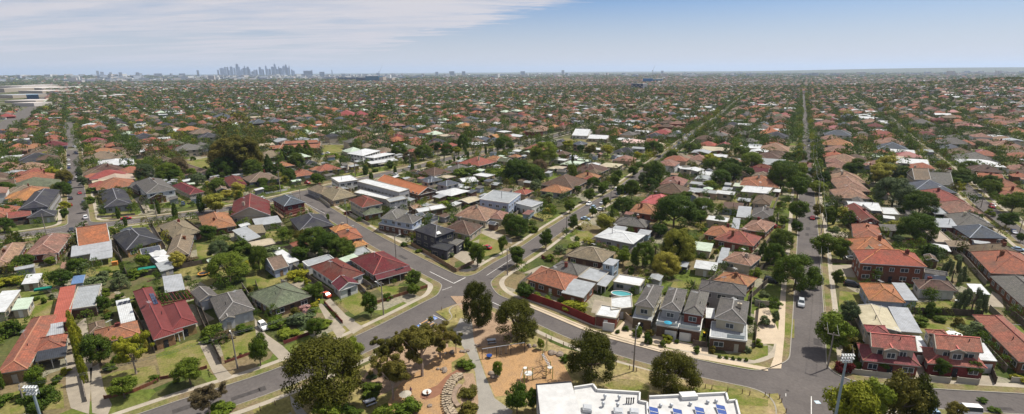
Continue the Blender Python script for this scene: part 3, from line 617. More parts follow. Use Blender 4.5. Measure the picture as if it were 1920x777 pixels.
def make_house(name, label, wings, near=True, cat='house', group=None, chim=None, seed=0, z0=None, look=None):
    """wings: list of dicts R, h, typ, rc, wc, base"""
    r = random.Random(seed); W0 = wings[0]['R']; c0 = W0[0]+W0[1]*W0[3]/2+W0[2]*W0[4]/2
    g = float(terr(*c0)) if z0 is None else z0; root = empty(name, c0[0], c0[1], g)
    gm = r.choice([M_white, M_cream, M_cream]); groups = {}
    for w in wings:
        R = w['R']; z = g+w['h']; c = R[0]+R[1]*R[3]/2+R[2]*R[4]/2; occupy(c[0], c[1], 0.40*min(R[3], R[4])+.1*max(R[3], R[4]))
        if max(R[3], R[4]) > 1.7*min(R[3], R[4]):
            for q in (.2, .8):
                cc = R[0]+(R[1]*R[3]*q+R[2]*R[4]/2 if R[3] > R[4] else R[1]*R[3]/2+R[2]*R[4]*q); occupy(cc[0], cc[1], .45*min(R[3], R[4]))
        rb, cb, wb, gb = MB(), MB(), MB(), MB(); typ = w['typ']; sheet_ = w['rc'] in 'wscPqr'
        ov = 0.12 if typ == 'flat' else min(.5, .08*min(R[3], R[4]))
        pitch = TANP*(0.45 if (sheet_ and w['rc'] != 'r') else 1.0)*w.get('pk', 1)
        hgt = roof_wing(rb, cb, wb, gb, R, z, typ, pitch, ov)
        poly = inset(R, ov); ztp = z-.2
        if typ == 'ver':
            pb = []
            for s in range(0, max(2, int(R[3]/3.2))+1):
                t = s/max(2, int(R[3]/3.2)); p = np.array(poly[0])*(1-t)+np.array(poly[1])*t; q = MB(); q.box((p[0], p[1], (g+w['base']+ztp)/2), (.14, .14, ztp-g-w['base'])); child(q, 'post', M_white, root)
        else:
            for i in range(4):
                a, b = poly[i], poly[(i+1) % 4]
                ccw = (R[1][0]*R[2][1]-R[1][1]*R[2][0]) > 0
                if ccw: wb.quadwall(a, b, g+w['base'], ztp)
                else: wb.quadwall(b, a, g+w['base'], ztp)
        if wb.v: wo = child(wb, 'wall', wall_mat(w['wc']), root)
        ro = child(rb, 'roof', roof_mat(w['rc']), root)
        if near or typ in ('hip', 'pyr') and r.random() < .0: 
            if cb.v: child(cb, 'ridge_cap', roof_mat(w['rc']) if r.random() < .35 and w['rc'] not in 'dk' else M_ridge.get(w['rc'], M_conc_grey), root, ro)
            child(gb, 'gutter', M_dark if w['rc'] in 'dk' else gm, root, ro)
        else:
            if cb.v and w['rc'] in 'dkbgtpam': child(cb, 'ridge_cap', M_ridge.get(w['rc'], M_conc_grey), root, ro)
            child(gb, 'gutter', gm, root, ro)
        if typ != 'ver' and R[3] > 2.5 and not w.get('nowin'): windows(root, None, poly, g+w['base'], ztp, near, seed+7, gm if w['rc'] in 'dkw' else M_white)
        nch = w.get('chim', 0)
        if nch is None: nch = 1 if (w['rc'] in 'tpbgamT' and r.random() < .6 and typ in ('hip', 'gx', 'gy') and min(R[3], R[4]) > 6) else 0
        if nch:
            s, t = (r.uniform(.25, .75), r.uniform(.25, .75)) if nch == 1 else nch; p = R[0]+R[1]*R[3]*s+R[2]*R[4]*t; q = MB(); zz = z+hgt+.5
            ya = math.atan2(R[1][1], R[1][0]); q.box((p[0], p[1], (z+zz)/2), (.95, .65, zz-z), ya); q.box((p[0], p[1], zz+.06), (1.1, .8, .13), ya); q.tube((p[0], p[1], zz+.1), (p[0], p[1], zz+.4), .14); child(q, 'chimney', M_brickred if w['wc'] != 'cream' else wall_mat('cream'), root)
        if w.get('sol'):
            s0, t0, nn_ = w['sol']; q = MB(); O, e1, e2, L1, L2 = R; zt = z+hgt*.55+.25
            for k in range(nn_):
                s = s0+k*1.12; cpt = O+e1*s+e2*t0
                a = cpt; b = a+e1*1.0; c_ = b+e2*1.7; d_ = a+e2*1.7
                if e1[0]*e2[1]-e1[1]*e2[0] < 0: a, b, c_, d_ = b, a, d_, c_
                rs = .35 if typ == 'flat' else 1.7*pitch; sg = 1 if t0 < L2/2 else -1; zb = z+.25+(0 if typ == 'flat' else (t0 if sg > 0 else L2-t0)*pitch)
                za, zc2 = zb, zb+rs*sg
                top = [(*a, za), (*b, za), (*c_, zc2), (*d_, zc2)]; q.face(top); bot = [(x, y, zz-.06) for x, y, zz in top]; q.face(bot[::-1])
                for i in range(4): j = (i+1) % 4; q.face([bot[i], bot[j], top[j], top[i]])
            child(q, 'solar_panel', M_solar, root)
    HREC.append((np.hypot(*c0), wings[0]['R'], cat))
    if near and cat in ('house', 'townhouse', 'flats'):
        W0 = wings[0]; R = W0['R']; s, t = r.uniform(.3, .7), .5; p = R[0]+R[1]*R[3]*s+R[2]*R[4]*t; zz = g+W0['h']+min(R[3], R[4])/2*TANP*.8; q = MB(); q.tube((*p, zz-.6), (*p, zz+2.0), .035, n=4); ya = r.uniform(0, 3); ex = np.array([math.cos(ya), math.sin(ya)]); ey = np.array([-ex[1], ex[0]]); q.tube((*(p-ex*.8), zz+1.9), (*(p+ex*.8), zz+1.9), .03, n=4)
        for k in (-.7, -.35, 0, .35, .7): q.tube((*(p+ex*k-ey*.45), zz+1.9), (*(p+ex*k+ey*.45), zz+1.9), .022, n=3)
        child(q, 'antenna', M_steel, root); q = MB(); p = R[0]+R[1]*R[3]*r.uniform(.2, .8)+R[2]*R[4]*.35; q.tube((*p, g+W0['h']), (*p, zz+.5), .09, n=6); child(q, 'flue', M_dark, root)
    if look: later(root, look, 'house' if cat == 'house' else cat, cat, group, c0[0], c0[1], g+3)
    else: tag(root, cat, label, group)
    root['px'] = float(proj(c0[0], c0[1], g)[0])
    return root
M_ridge = {}
for k_, c_ in (('M', (0.19, 0.05, 0.05)), ('D', (.06, .06, .07)), ('o', (.36, .12, .08)), ('O', (.52, .2, .09)), ('R', (.42, .16, .15)), ('E', (.2, .1, .07)), ('B', (.15, .22, .36)), ('c', (.42, .37, .28)), ('q', (.4, .46, .38)), ('P', (.5, .4, .36)), ('u', (.42, .13, .11))): M_ridge[k_] = plain('ridge_s'+k_, c_, 0.8)
for k_, c_ in (('d', (0.20, 0.20, 0.22)), ('k', (0.30, 0.33, 0.37)), ('b', (0.22, 0.165, 0.13)), ('g', (0.24, 0.23, 0.22)), ('t', (0.33, 0.16, 0.10)), ('p', (0.34, 0.22, 0.18)), ('T', (0.45, 0.19, 0.09)), ('a', (0.30, 0.25, 0.19)), ('m', (0.30, 0.09, 0.08)), ('r', (0.42, 0.12, 0.10)), ('n', (0.33, 0.35, 0.27)), ('w', (0.6, 0.61, 0.62)), ('s', (0.5, 0.51, 0.52))): M_ridge[k_] = plain('ridge_'+k_, c_, 0.85)
def wing(k, A, B, Cc, h=3.0, typ='hip', rc='t', wc='redbrick', base=0.0, **kw):
    f = lambda s: Q(*(s.split(':')[0], *map(float, s.split(':')[1].split(','))), h) if ':' in s else Q(k, *map(float, s.split(',')), h)
    d = dict(R=rect3(f(A), f(B), f(Cc)), h=h, typ=typ, rc=rc, wc=wc, base=base, chim=None); d.update(kw); return d
NEAR = r'''
brick_house|house|faded pink tiled brick house cut by the left edge, south of the main road
T1 -60,655 95,634 145,505 3 hip p redbrick
brick_house|house|mottled pinkish brown roofed house with a small porch, second from the left edge
T1 193,572 385,563 395,460 3.1 hip p redbrick
T1 265,600 345,592 340,560 2.6 hip b cream
house|house|orange front roof with a long silver veranda behind it, columned back porch
T1 480,522 672,492 655,418 3.4 gx T cream
T1 430,588 683,545 676,492 2.9 skl s cream
T1 545,612 683,590 683,555 2.6 ver s cream
brick_house|house|charcoal hipped roof on a yellow brick house beside the white shed
T1 740,558 945,495 905,405 3.1 hip d yellow
garage|shed|flat white roofed shed with a satellite dish behind the charcoal house
T1 950,628 1040,600 1003,540 2.9 flat w grey
T1 965,680 1045,655 1030,612 2.3 skl s grey
house|house|long tan L shaped tiled roof stepping down beside the narrow driveway
T1 1045,478 1218,438 1130,365 3 hip a redbrick
T1 1065,565 1185,570 1125,470 2.9 hip a brown
brick_house|house|mottled orange brown hipped roof on red brick, south side of the main road
T1 1245,428 1443,400 1380,322 3 hip t redbrick
shed|shed|two silver skillion sheds in the yard behind the mottled orange roof
T1 1480,500 1560,470 1510,405 2.8 skl s grey
house|house|maroon gabled house with a cream gable wall beside the scaffolded building
T1 1475,325 T2:128,338 T2:15,262 3.6 gy m cream
T2 0,400 160,378 130,345 2.8 skl s cream
shed|shed|beige roofed shed behind the maroon gabled house
T2 -20,447 72,440 30,400 2.7 skl a cream
brick_house|house|low charcoal tiled roof below the scaffolded building on the corner street
T2 265,432 475,397 400,330 3 hip d brown
house|house|two storey unfinished brick house wrapped in scaffolding with a grey roof
T2 165,285 292,258 225,215 6 hip k redbrick
house|house|bright orange double roofed two storey house on the corner street
T2 520,495 645,470 610,415 5.2 hip T cream
T2 480,445 585,415 555,388 5.2 hip T cream
T2 575,540 680,512 650,485 2.8 hip T redbrick
garage|garage|flat pale grey garage roof just below the bright orange house
T2 595,592 690,560 660,525 2.6 flat s cream
brick_house|house|large dark red hipped roof with front veranda at the street corner
T2 712,698 930,640 775,555 3.3 hip m brown
T2 735,735 935,668 925,640 2.7 ver m brown
brick_house|house|maroon tiled house with pink brick chimney and white flat rear roof
T2 480,760 640,692 500,590 3.2 hip m white
T2 315,650 470,602 440,575 3 flat s white
T2 500,800 615,752 580,705 3.0 gy m white
shed|shed|small bright red hipped shed roof beside the dark olive tree
T2 235,540 322,520 290,490 2.6 hip r cream
shed|shed|long white flat shed roof left of the maroon tiled house
T2 190,632 250,612 150,528 2.7 flat w grey
cottage|cottage|tiny tan gabled cottage with pale blue walls in a back yard
T2 105,672 195,645 130,590 3 gx a blue
brick_house|house|mossy grey green hipped roof on dark brick near the parked white car
B6 100,140 342,57 180,-25 3.1 hip n brown
house|house|dark grey tiled house with white gabled wing and pink chimney
B5 1330,200 1545,140 1470,20 3.3 hip g white
B5 1215,92 1335,60 1270,8 3.2 gy g white
B5 1345,212 1430,190 1395,125 3.0 gy g white
house|house|large maroon sheet metal roof with solar panels and red pergola, brick front gable
B5 915,333 1052,288 935,0 3.2 hip M yellow
B5 1040,268 1197,222 1130,85 3.1 hip M yellow
B5 1045,290 1112,268 1105,245 2.7 ver M yellow
shed|shed|plain grey metal shed behind the red pergola
T1 1020,800 1140,785 1085,705 2.8 skl s grey
house|house|mottled terracotta cottage roof with white metal rear half, behind the pencil cypresses
B5 590,350 865,290 825,215 3 hip t brown
B5 542,290 645,260 635,205 2.9 hip b brown
B5 735,228 825,205 785,80 2.9 skl w cream
brick_house|house|worn terracotta L shaped roof with long dark solar awning over the porch
B5 40,515 222,492 298,185 3.1 hip t yellow
B5 215,402 405,370 400,290 3.05 hip t yellow
B5 222,452 405,422 405,377 2.8 ver D yellow
B5 298,305 398,290 370,232 2.7 skl s cream
shed|garage|long red and orange sheet roof beside a silver roofed garage
B5 335,225 445,205 443,5 3 skl o redbrick
garage|garage|silver roofed brick garage with red bougainvillea over its opening
B5 455,135 607,118 590,-5 3.05 flat s brown
shed|shed|pale silver shed cut by the left edge beside the cream garden shed
B5 -40,150 65,150 80,42 3 skl w cream
shed|shed|small cream green roofed garden shed near the left edge lawn
B5 90,140 182,135 185,80 2.6 skl q cream
shed|shed|rusty white roofed shed by the bright green lawn at far left
T1 150,750 245,745 245,700 2.5 skl w cream
shed|shed|small rust streaked shed roof between two back yard trees
T1 368,685 425,680 420,628 2.4 skl p cream
shed|shed|small blue roofed shed above the solar roofed cottage
T1 440,752 512,745 510,708 2.4 skl B blue
house|house|broad white hipped roof on grey walls right of the middle street
T3 500,465 735,512 812,455 3.4 hip w grey
brick_house|house|dark brown hipped roof on red brick just behind the broad white roof
T3 618,388 812,413 845,372 3.3 hip g redbrick
brick_house|house|terracotta hipped roof below the pinkish red metal roof
T3 720,312 890,342 912,293 3.1 hip t redbrick
house|house|pinkish red metal hipped roof between the terracotta and brown roofs
T3 782,258 960,285 1010,238 3.3 hip R cream
house|house|large brown grey tiled roof by the bend of the middle street
T3 860,190 1050,218 1085,175 3.2 hip b redbrick
T3 905,148 1040,168 1062,122 3.3 hip p redbrick
brick_house|house|tan brown hipped roof beside the pale blue box addition
T3 322,582 545,620 635,562 3.2 hip a brown
brick_house|house|brown terracotta corner house roof behind the long red brick fence
T3 105,720 325,800 385,712 3.2 hip t redbrick
T3 225,660 400,702 470,650 3.1 hip g redbrick
B7 300,38 435,72 505,-8 3.1 skl s redbrick
T3 400,715 520,745 590,682 2.9 flat s cream
house|extension|narrow pale blue box two storeys high beside the tan brown roof
T3 552,628 612,642 650,608 5.4 flat s blue
carport|carport|pale grey flat carport roof left of the striped white roof
T3 517,757 572,772 618,716 2.7 ver s cream
shed|shed|long white roof with dark skylight stripes above the swimming pool
T3 612,742 775,768 812,722 2.7 flat w grey
shed|shed|pale green roofed cream shed in a yard right of the golden trees
T3 1080,542 1205,557 1225,515 2.8 skl q cream
shed|shed|white roofed shed beside the artificial green lawn
T3 1102,655 1240,672 1252,632 2.8 skl w cream
shed|shed|small dark walled shed left of the white roofed shed
T3 1012,645 1060,652 1078,630 2.5 skl s dark
brick_house|house|long orange brown roof with several hips on red brick
T3 1225,482 1465,525 1520,468 3.1 hip t redbrick
T3 1160,452 1330,478 1380,425 3.0 hip t redbrick
house|house|faded brown tiled roof with silver awnings below the long orange roof
T3 1268,610 1445,642 1525,590 3 hip p cream
T3 1236,622 1290,628 1330,545 2.7 skl s cream
brick_house|house|brown and orange roof directly behind the grey townhouses
T3 1210,732 1420,768 1500,718 3 hip t redbrick
house|house|long white metal roof with cream walls across from the bend
T3 1375,192 1540,200 T4:62,170 3.6 gx w cream
house|house|brown grey roofed low unit with a wide window
T3 1268,294 1392,302 1412,268 3 skl b blue
house|house|silver and grey roofed house under the long white roof
T3 1440,345 1570,352 T4:45,300 3 hip g cream
T3 1355,345 1440,352 1460,292 2.8 skl s cream
brick_house|house|terracotta brown hipped roof with silver lean-to near the tall street trees
T3 1375,420 1530,437 T4:60,385 3 hip p redbrick
T3 1328,415 1375,420 1390,362 2.7 skl s cream
house|house|brown tiled roof at the kerb left of the right hand street
T3 1450,262 1560,272 T4:40,225 3 hip b cream
house|house|orange hipped roof with white walls, topmost of the stacked orange roofs
T4 497,470 668,478 690,402 3.1 hip t white
house|house|orange tan roof with a small front gable above the red brick flats
T4 505,567 738,553 722,480 3.1 hip T white
T4 560,560 668,560 630,500 3.3 gy a white
apartment_block|flats|two storey red brick flats under a long orange hipped roof
T4 553,632 932,640 895,562 6.2 hip T redbrick
house|house|orange hipped roof with silver wing on blue grey walls below the brick flats
B8 600,88 808,93 768,-10 3.4 hip T blue
B8 808,84 885,82 845,-10 3.0 skl s blue
house|house|beige gabled metal roof with a grey wing behind the red roofed townhouse
B8 572,262 780,270 740,132 3.6 gy c cream
B8 782,272 905,275 868,142 3.1 skl s cream
brick_house|house|large red tiled roof of the single storey house at lower right corner
B8 1468,455 1650,440 1470,180 3.2 hip u redbrick
brick_house|house|dark tiled roof with a pale gutter cut by the right edge
B8 1500,118 1680,100 1590,-60 3.2 hip g redbrick
brick_house|house|mottled orange red hipped roof with chimney at the right edge
T4 1325,692 1610,680 1560,565 3.2 hip t redbrick
house|house|brown grey tiled roof with a pale green awning at right
T4 1290,600 1480,560 1420,502 3.1 hip b brown
house|house|dark blue grey hipped roof with pale ridges at far right
T4 1215,477 1412,470 1335,405 3.2 hip k redbrick
house|house|flat beige roofed extension beside the pale silver roof at right
T4 1000,500 1095,498 1060,430 3 flat c cream
house|house|pale silver metal roof in front of the grey brown hipped roof
T4 1015,410 1170,408 1150,362 3 skl s redbrick
house|house|grey brown tiled roof behind the pale silver roof at right
T4 1135,400 1340,400 1290,335 3.2 hip g cream
brick_house|house|red brown tiled roof with two chimneys near the right hand street
T4 1085,325 1280,322 1225,264 3.2 hip p redbrick
brick_house|house|wide light red tiled roof with white gutter right of centre right
T4 920,252 1165,250 1110,198 3.2 hip t redbrick
shed|carport|flat silver carport roof below the wide light red roof
T4 1000,330 1110,326 1080,285 2.6 ver s cream
house|house|wide blue grey roof with pale hips right of the small cottage
T4 868,198 1110,196 1060,148 3.1 hip k cream
house|house|two storey cream house with moss grey gabled roof
T4 872,120 962,120 950,82 5.4 gx a cream
T4 962,150 1095,150 1080,108 3.2 gx g cream
house|house|pinkish brown hipped roof, upper of three along the right hand street
T4 412,188 590,188 560,120 3.1 hip p redbrick
house|house|rosy brown hipped roof, lower of three along the right hand street
T4 405,232 600,234 570,185 3.1 hip p cream
house|house|long faded pink roof at the top of the three along the street
T4 380,138 565,136 555,92 3.1 hip p cream
house|house|white and grey cross gabled metal roof beside the maroon gable
T4 495,300 690,310 640,258 3.2 gx w grey
T4 540,310 610,312 590,240 3.3 gy g grey
brick_house|house|two storey maroon brown gabled brick house right of the street
T4 540,375 655,375 590,285 4.6 gy m redbrick
shed|shed|white flat roofed boxes behind the maroon brown gable
T4 690,330 785,332 775,292 3 flat w cream
shed|shed|dark roofed shed behind the orange hipped roof at right
T4 690,430 790,428 780,398 2.7 skl g brown
house|house|small grey roofed brick house facing a grassy yard at right
T4 1095,528 1222,526 1212,498 2.9 skl a brown
house|house|white walled house with brown roof and pergola above the overgrown yard
B8 912,22 1118,20 1100,-32 3 hip b white
shed|shed|white roofed shed at right behind the grey green tree
B8 1250,50 1328,46 1300,-5 2.7 skl w cream
house|house|old beige house with patched rusty iron roof on the corner
T2 455,252 590,217 525,165 3.2 hip a tan
T2 385,212 460,185 405,150 3.3 hip a grey
house|house|two storey red hipped house with a tan tiled front porch
T2 640,292 760,265 688,220 5.8 hip m cream
T2 660,338 780,315 750,292 3 hip n redbrick
house|house|white flat roofed cube house beside the long grey modern building
T2 500,140 620,122 575,92 6 flat w white
office_building|building|long grey two storey modern building with a flat white roof
T2 637,128 850,203 905,183 7.2 flat w grey
T2 640,192 815,262 835,240 4 flat w grey
T2 810,262 905,235 895,215 5.2 flat s grey
house|hall|very long orange corrugated roof beside the grey modern building
T2 740,128 975,216 1082,188 4.4 gx O brown
townhouse|townhouse|charcoal roofed blue grey townhouse nearest the long modern building
T2 775,352 870,370 905,312 5.8 hip g blue
townhouse|townhouse|charcoal roofed blue grey townhouse, second along the corner street
T2 845,367 952,390 1000,350 5.8 hip g blue
T2 760,385 960,435 1000,400 3.0 flat s brown
house|house|large charcoal modern two storey house at the street corner with skylights
T2 965,425 1090,474 1200,430 6.2 hip d dark
T2 1172,508 1218,520 1258,488 3.6 flat g dark
T2 1075,530 1160,560 1190,520 3.4 flat d dark
house|house|brown tiled roof directly behind the charcoal corner house
T2 1160,420 1300,465 1355,402 3.1 hip b cream
house|house|pinkish hipped roof on white walls beside the open lawn
T2 1222,338 1400,378 1460,312 3.2 hip p cream
T2 1420,352 1500,366 1525,322 3.1 hip p cream
house|house|modern white flat roofed two storey house by the middle street
T2 1375,238 1540,268 1590,208 6.6 flat s blue
T3 30,265 120,290 180,260 4 flat s white
shed|shed|small white gabled shed in a yard behind the charcoal townhouses
T2 985,320 1060,305 1035,285 2.8 gx w cream
shed|shed|brown flat shed beside the small white gabled shed
T2 1060,310 1155,290 1130,268 2.9 flat w brown
house|house|white gabled cottage and pergola right of the two charcoal hipped roofs
G3 1110,700 1245,680 1180,640 3 gx w white
house|house|large white two storey house on the main road corner
G3 200,460 300,470 490,430 5.6 hip w white
G3 110,425 205,455 300,405 5.6 hip w white
G3 270,525 515,490 480,475 3 ver w cream
apartment_block|house|long two storey terracotta roofed white building left of the leaning gum
G3 -40,85 140,82 130,60 5.6 hip r white
G3 120,85 245,75 235,60 5.6 hip r white
house|house|white roofed house with two arrays of solar panels right of the left street
G1 905,548 1245,528 1190,478 3.2 hip w white
brick_building|building|sprawling flat brown brick complex behind the red bricks and pines
G2 895,390 1020,380 1010,350 4 flat E redbrick
G2 1020,385 1385,380 1340,320 4.3 flat E redbrick
G2 1040,340 1350,330 1330,305 5.2 flat E redbrick
house|house|long low white building beside the grassy corner lot
G4 560,262 700,270 725,225 3.4 gx w white
G4 700,290 878,300 880,272 3.2 gx w cream
house|house|very long grey brown roof bordering the courtyard lawn
G2 -70,462 232,632 332,612 3.1 gx a brown
house|house|charcoal broad hipped roof on the corner of the main road and the left street
T1 640,290 812,268 755,180 3.1 hip d grey
house|house|modern two storey house with charcoal roof, white upper walls, brick base
T1 885,206 1065,180 985,115 5.8 hip g white
T1 815,192 900,170 880,130 3.2 hip g brown
T1 900,236 1010,220 1000,196 3.2 gy g redbrick
brick_house|house|maroon hipped roof right of the two storey charcoal house, green front lawn
T1 1130,216 1217,196 1150,138 3.2 hip m cream
house|house|grey tan gabled roof left of the small maroon roofed house
T1 1340,185 1412,180 1310,112 3 gy a brown
house|house|maroon roofed house behind the row of golden trees
T1 1400,160 1510,150 1450,102 3 hip m cream
townhouse|townhouse|stepped charcoal roofed two storey house left of the left street
T1 165,292 333,282 320,190 5.8 hip d grey
T1 180,350 342,340 335,312 3 hip d cream
brick_house|house|orange tiled roof at the left edge north of the main road
T1 -60,352 88,350 80,292 3 hip t cream
'''
def parse_near():
    RC['u'] = ('pinkish red', (0.29, 0.095, 0.082)); RC['M'] = ('maroon metal', (0.15, 0.038, 0.036)); RC['D'] = ('solar', (0.04, 0.045, 0.055)); RC['o'] = ('orange red', (0.34, 0.095, 0.065)); RC['O'] = ('orange', (0.40, 0.150, 0.068)); RC['R'] = ('pink red', (0.42, 0.11, 0.11)); RC['E'] = ('rust brown', (0.24, 0.10, 0.06)); RC['B'] = ('blue', (0.12, 0.2, 0.36))
    global roof_mat
    old = roof_mat
    def rm(c, seed=0):
        if c in 'MDoORB': return mat('roof_sheet_'+c, RC[c][1], 0.5, 0.12, 0.3, 'sheet')
        if c == 'E': return mat('roof_rust', RC[c][1], 0.85, 0.2, 0.3)
        return old(c)
    roof_mat = rm
    cur = None; out = []
    for ln in NEAR.strip().splitlines():
        if '|' in ln:
            nm, cat, lab = ln.split('|'); cur = (nm, cat, lab, []); out.append(cur)
        else:
            t = ln.split(); w = wing(t[0], t[1], t[2], t[3], float(t[4]), t[5], t[6], t[7]); cur[3].append(w)
    for i, (nm, cat, lab, ws) in enumerate(out):
        if len(ws) > 1:
            for k, w in enumerate(ws): w['h'] += 0.013*k
        if 'scaffolding' in lab: pass
        if 'maroon sheet metal' in lab: ws[0]['sol'] = (ws[0]['R'][3]*.55, ws[0]['R'][4]*.52, 3); 
        if 'mottled terracotta cottage' in lab: ws[2]['sol'] = (.5, ws[2]['R'][4]*.75, 3)
        if cat in ('shed', 'garage', 'carport'):
            for w in ws: w['chim'] = 0
        make_house(nm, lab, ws, True, cat, 'houses of the near blocks' if cat == 'house' else None, seed=i)
parse_near()
# ------------------------------------------------------------------ townhouses
TOWN = r'''
townhouse|townhouse|grey tiled narrow townhouse at the left end of the row facing the park
K4 82,238 245,262 350,82 6 hip g cream
K4 72,345 235,372 262,268 3.15 flat s brown
townhouse|townhouse|left half of the paired grey roofed townhouses, turquoise parasol on its glass balcony
K4 305,268 482,296 548,112 6 hip g grey
K4 272,408 462,436 490,330 3.2 flat s brown
townhouse|townhouse|right half of the paired grey roofed townhouses, white garage door and brick side wall
K4 496,300 670,328 740,130 6.05 hip g redbrick
K4 468,436 652,466 672,365 3.2 flat s brown
townhouse|townhouse|corner townhouse with grey gabled hip roof and wide furnished balcony over brown brick
K4 768,350 1042,398 1080,215 6 hip g cream
K4 722,520 1032,540 1062,410 3.2 flat s brown
K4 692,348 770,352 785,268 3.0 flat w redbrick
townhouse|townhouse|rear grey tiled townhouse roof behind the corner townhouse
K4 632,108 1040,160 1060,72 5.8 hip g grey
garage|garage|pale blue grey flat garage roof stepping down from the oval pool
B7 590,150 700,120 735,55 3.05 flat w tan
B7 505,178 630,196 665,135 3.0 flat w redbrick
townhouse|townhouse|left pinkish red roofed townhouse with small front gable and timber balcony
K5 175,345 618,360 605,215 5.8 gx u cream
K5 315,380 470,384 440,300 5.6 gy u cream
K5 145,206 355,200 335,112 5.7 hip u cream
K5 88,492 660,520 612,345 3 hip u redbrick
K5 622,386 772,386 722,228 3.1 flat w redbrick
townhouse|townhouse|right pinkish red roofed townhouse beside the large red tiled house
K5 848,368 1285,370 1262,225 5.8 gx u cream
K5 998,390 1155,394 1125,310 5.6 gy u cream
K5 790,222 975,216 945,158 5.7 hip u cream
K5 765,525 1325,532 1275,370 3 hip u redbrick
K5 1290,472 1446,472 1388,300 3.1 flat w redbrick
'''
NEAR = TOWN; parse_near()
def thing_mesh(name, mb, material, cat, label, group=None):
    xs = [v[0] for v in mb.v]; ys = [v[1] for v in mb.v]; zs = [v[2] for v in mb.v]
    mb.o = ((min(xs)+max(xs))/2, (min(ys)+max(ys))/2, min(zs)); o = mb.build(name, material); return tag(o, cat, label, group)
# balconies: glass balustrades and garage doors as things' own little parts
def top_named(sub):
    for o in COL.objects:
        if o.parent is None and sub in str(o.get('label', '')): return o
def front_bits(sub, k, a, b, z, kind):
    root = top_named(sub); a = Q(k, *a, z); b = Q(k, *b, z); e = (b-a)/np.hypot(*(b-a)); nn = np.array([e[1], -e[0]]); nn = nn if nn@a < 0 else -nn; ang = math.atan2(e[1], e[0]); c = (a+b)/2; L = np.hypot(*(b-a))
    if kind == 'glass':
        q = MB(); q.box((c[0], c[1], z+.55), (L, .05, 1.0), ang); child(q, 'balustrade', mat('frosted_glass', (0.45, 0.52, 0.52), 0.2, 0.05), root)
    if kind == 'garage':
        q = MB(); c = c+nn*.06; q.box((c[0], c[1], 1.15), (L, .12, 2.3), ang); child(q, 'garage_door', M_white, root)
        for hz in (0.6, 1.15, 1.7): pass
    if kind == 'column':
        for p in (a, b):
            q = MB(); q.box((p[0], p[1], z/2), (.5, .5, z), ang); child(q, 'column', wall_mat('grey'), root)
front_bits('left half of the paired', 'K4', (275, 405), (460, 430), 3.2, 'glass'); front_bits('right half of the paired', 'K4', (470, 435), (648, 462), 3.2, 'glass'); front_bits('corner townhouse', 'K4', (880, 520), (1030, 536), 3.2, 'glass')
front_bits('left half of the paired', 'K4', (350, 520), (445, 535), 0, 'garage'); front_bits('right half of the paired', 'K4', (470, 540), (560, 553), 0, 'garage')
front_bits('left pinkish', 'K5', (640, 512), (725, 515), 0, 'garage'); front_bits('right pinkish', 'K5', (1285, 612), (1420, 610), 0, 'garage'); front_bits('stepping down from the oval', 'B7', (550, 265), (620, 275), 0, 'garage')
# parasol and vents on the pair
def parasol(k, x, y, z, r, col, label, base=0.0):
    c = Q(k, x, y, z); root = empty('parasol', c[0], c[1], base, 'parasol', label); q = MB(); q.tube((c[0], c[1], base), (c[0], c[1], z), .04); child(q, 'pole', M_steel, root)
    q = MB(); n = 8
    for i in range(n):
        a0, a1 = 2*math.pi*i/n, 2*math.pi*(i+1)/n; p = (c[0]+r*math.cos(a0), c[1]+r*math.sin(a0), z-.45); p2 = (c[0]+r*math.cos(a1), c[1]+r*math.sin(a1), z-.45); q.face([p, p2, (c[0], c[1], z)]); q.face([p2, p, (c[0], c[1], z-.06)])
    child(q, 'canopy', plain('canopy_'+col[0], col[1], 0.8), root)
parasol('K4', 378, 375, 5.2, 1.0, ('turquoise', (0.04, 0.26, 0.38)), 'turquoise parasol on the glass balcony of the paired townhouses', 3.2)
parasol('K5', 1060, 185, 2.6, 1.7, ('white', (0.75, 0.75, 0.75)), 'white parasol on the grass behind the pinkish red townhouses')
parasol('B8', 1180, 85, 2.6, 1.6, ('white', (0.75, 0.75, 0.75)), 'white shade canopy beside the grey green tree in the right yard')
def roof_panels(sub, k, quads_, m=None, nm='solar_panel', grid=(4, 2)):
    root = top_named(sub)
    for qd in quads_:
        c = [np.array([*Q(k, x, y, z), z]) for x, y, z in qd]; q = MB(); gx_, gy_ = grid
        for i in range(gx_):
            for j in range(gy_):
                f = lambda u, v: tuple((c[0]*(1-u)*(1-v)+c[1]*u*(1-v)+c[2]*u*v+c[3]*(1-u)*v))
                u0, u1, v0, v1 = (i+.05)/gx_, (i+.95)/gx_, (j+.05)/gy_, (j+.95)/gy_; t = [f(u0, v0), f(u1, v0), f(u1, v1), f(u0, v1)]; q.face(t); q.face([(x, y, z-.05) for x, y, z in t][::-1])
        child(q, nm, m or M_solar, root)
roof_panels('maroon sheet metal', 'B5', [[(934, 112, 4.1), (962, 105, 3.6), (932, 42, 3.6), (903, 44, 4.1)]], grid=(2, 4))
roof_panels('two arrays of solar', 'G1', [[(1005, 512, 4.0), (1060, 512, 4.0), (1058, 485, 4.5), (1002, 485, 4.5)], [(1110, 503, 4.0), (1166, 500, 4.0), (1162, 473, 4.5), (1106, 475, 4.5)]])
roof_panels('charcoal modern two storey', 'T2', [[(1098, 455, 7.0), (1128, 447, 7.0), (1112, 430, 7.3), (1090, 436, 7.3)], [(1122, 425, 7.3), (1142, 420, 7.3), (1122, 400, 7.6), (1104, 404, 7.6)]], M_white, 'skylight', (1, 1))
roof_panels('large dark red hipped', 'T2', [[(750, 690, 3.2), (790, 678, 3.2), (775, 660, 3.4), (738, 672, 3.4)], [(850, 672, 3.2), (900, 655, 3.2), (885, 640, 3.4), (842, 655, 3.4)]], M_dark, 'skylight', (3, 1))
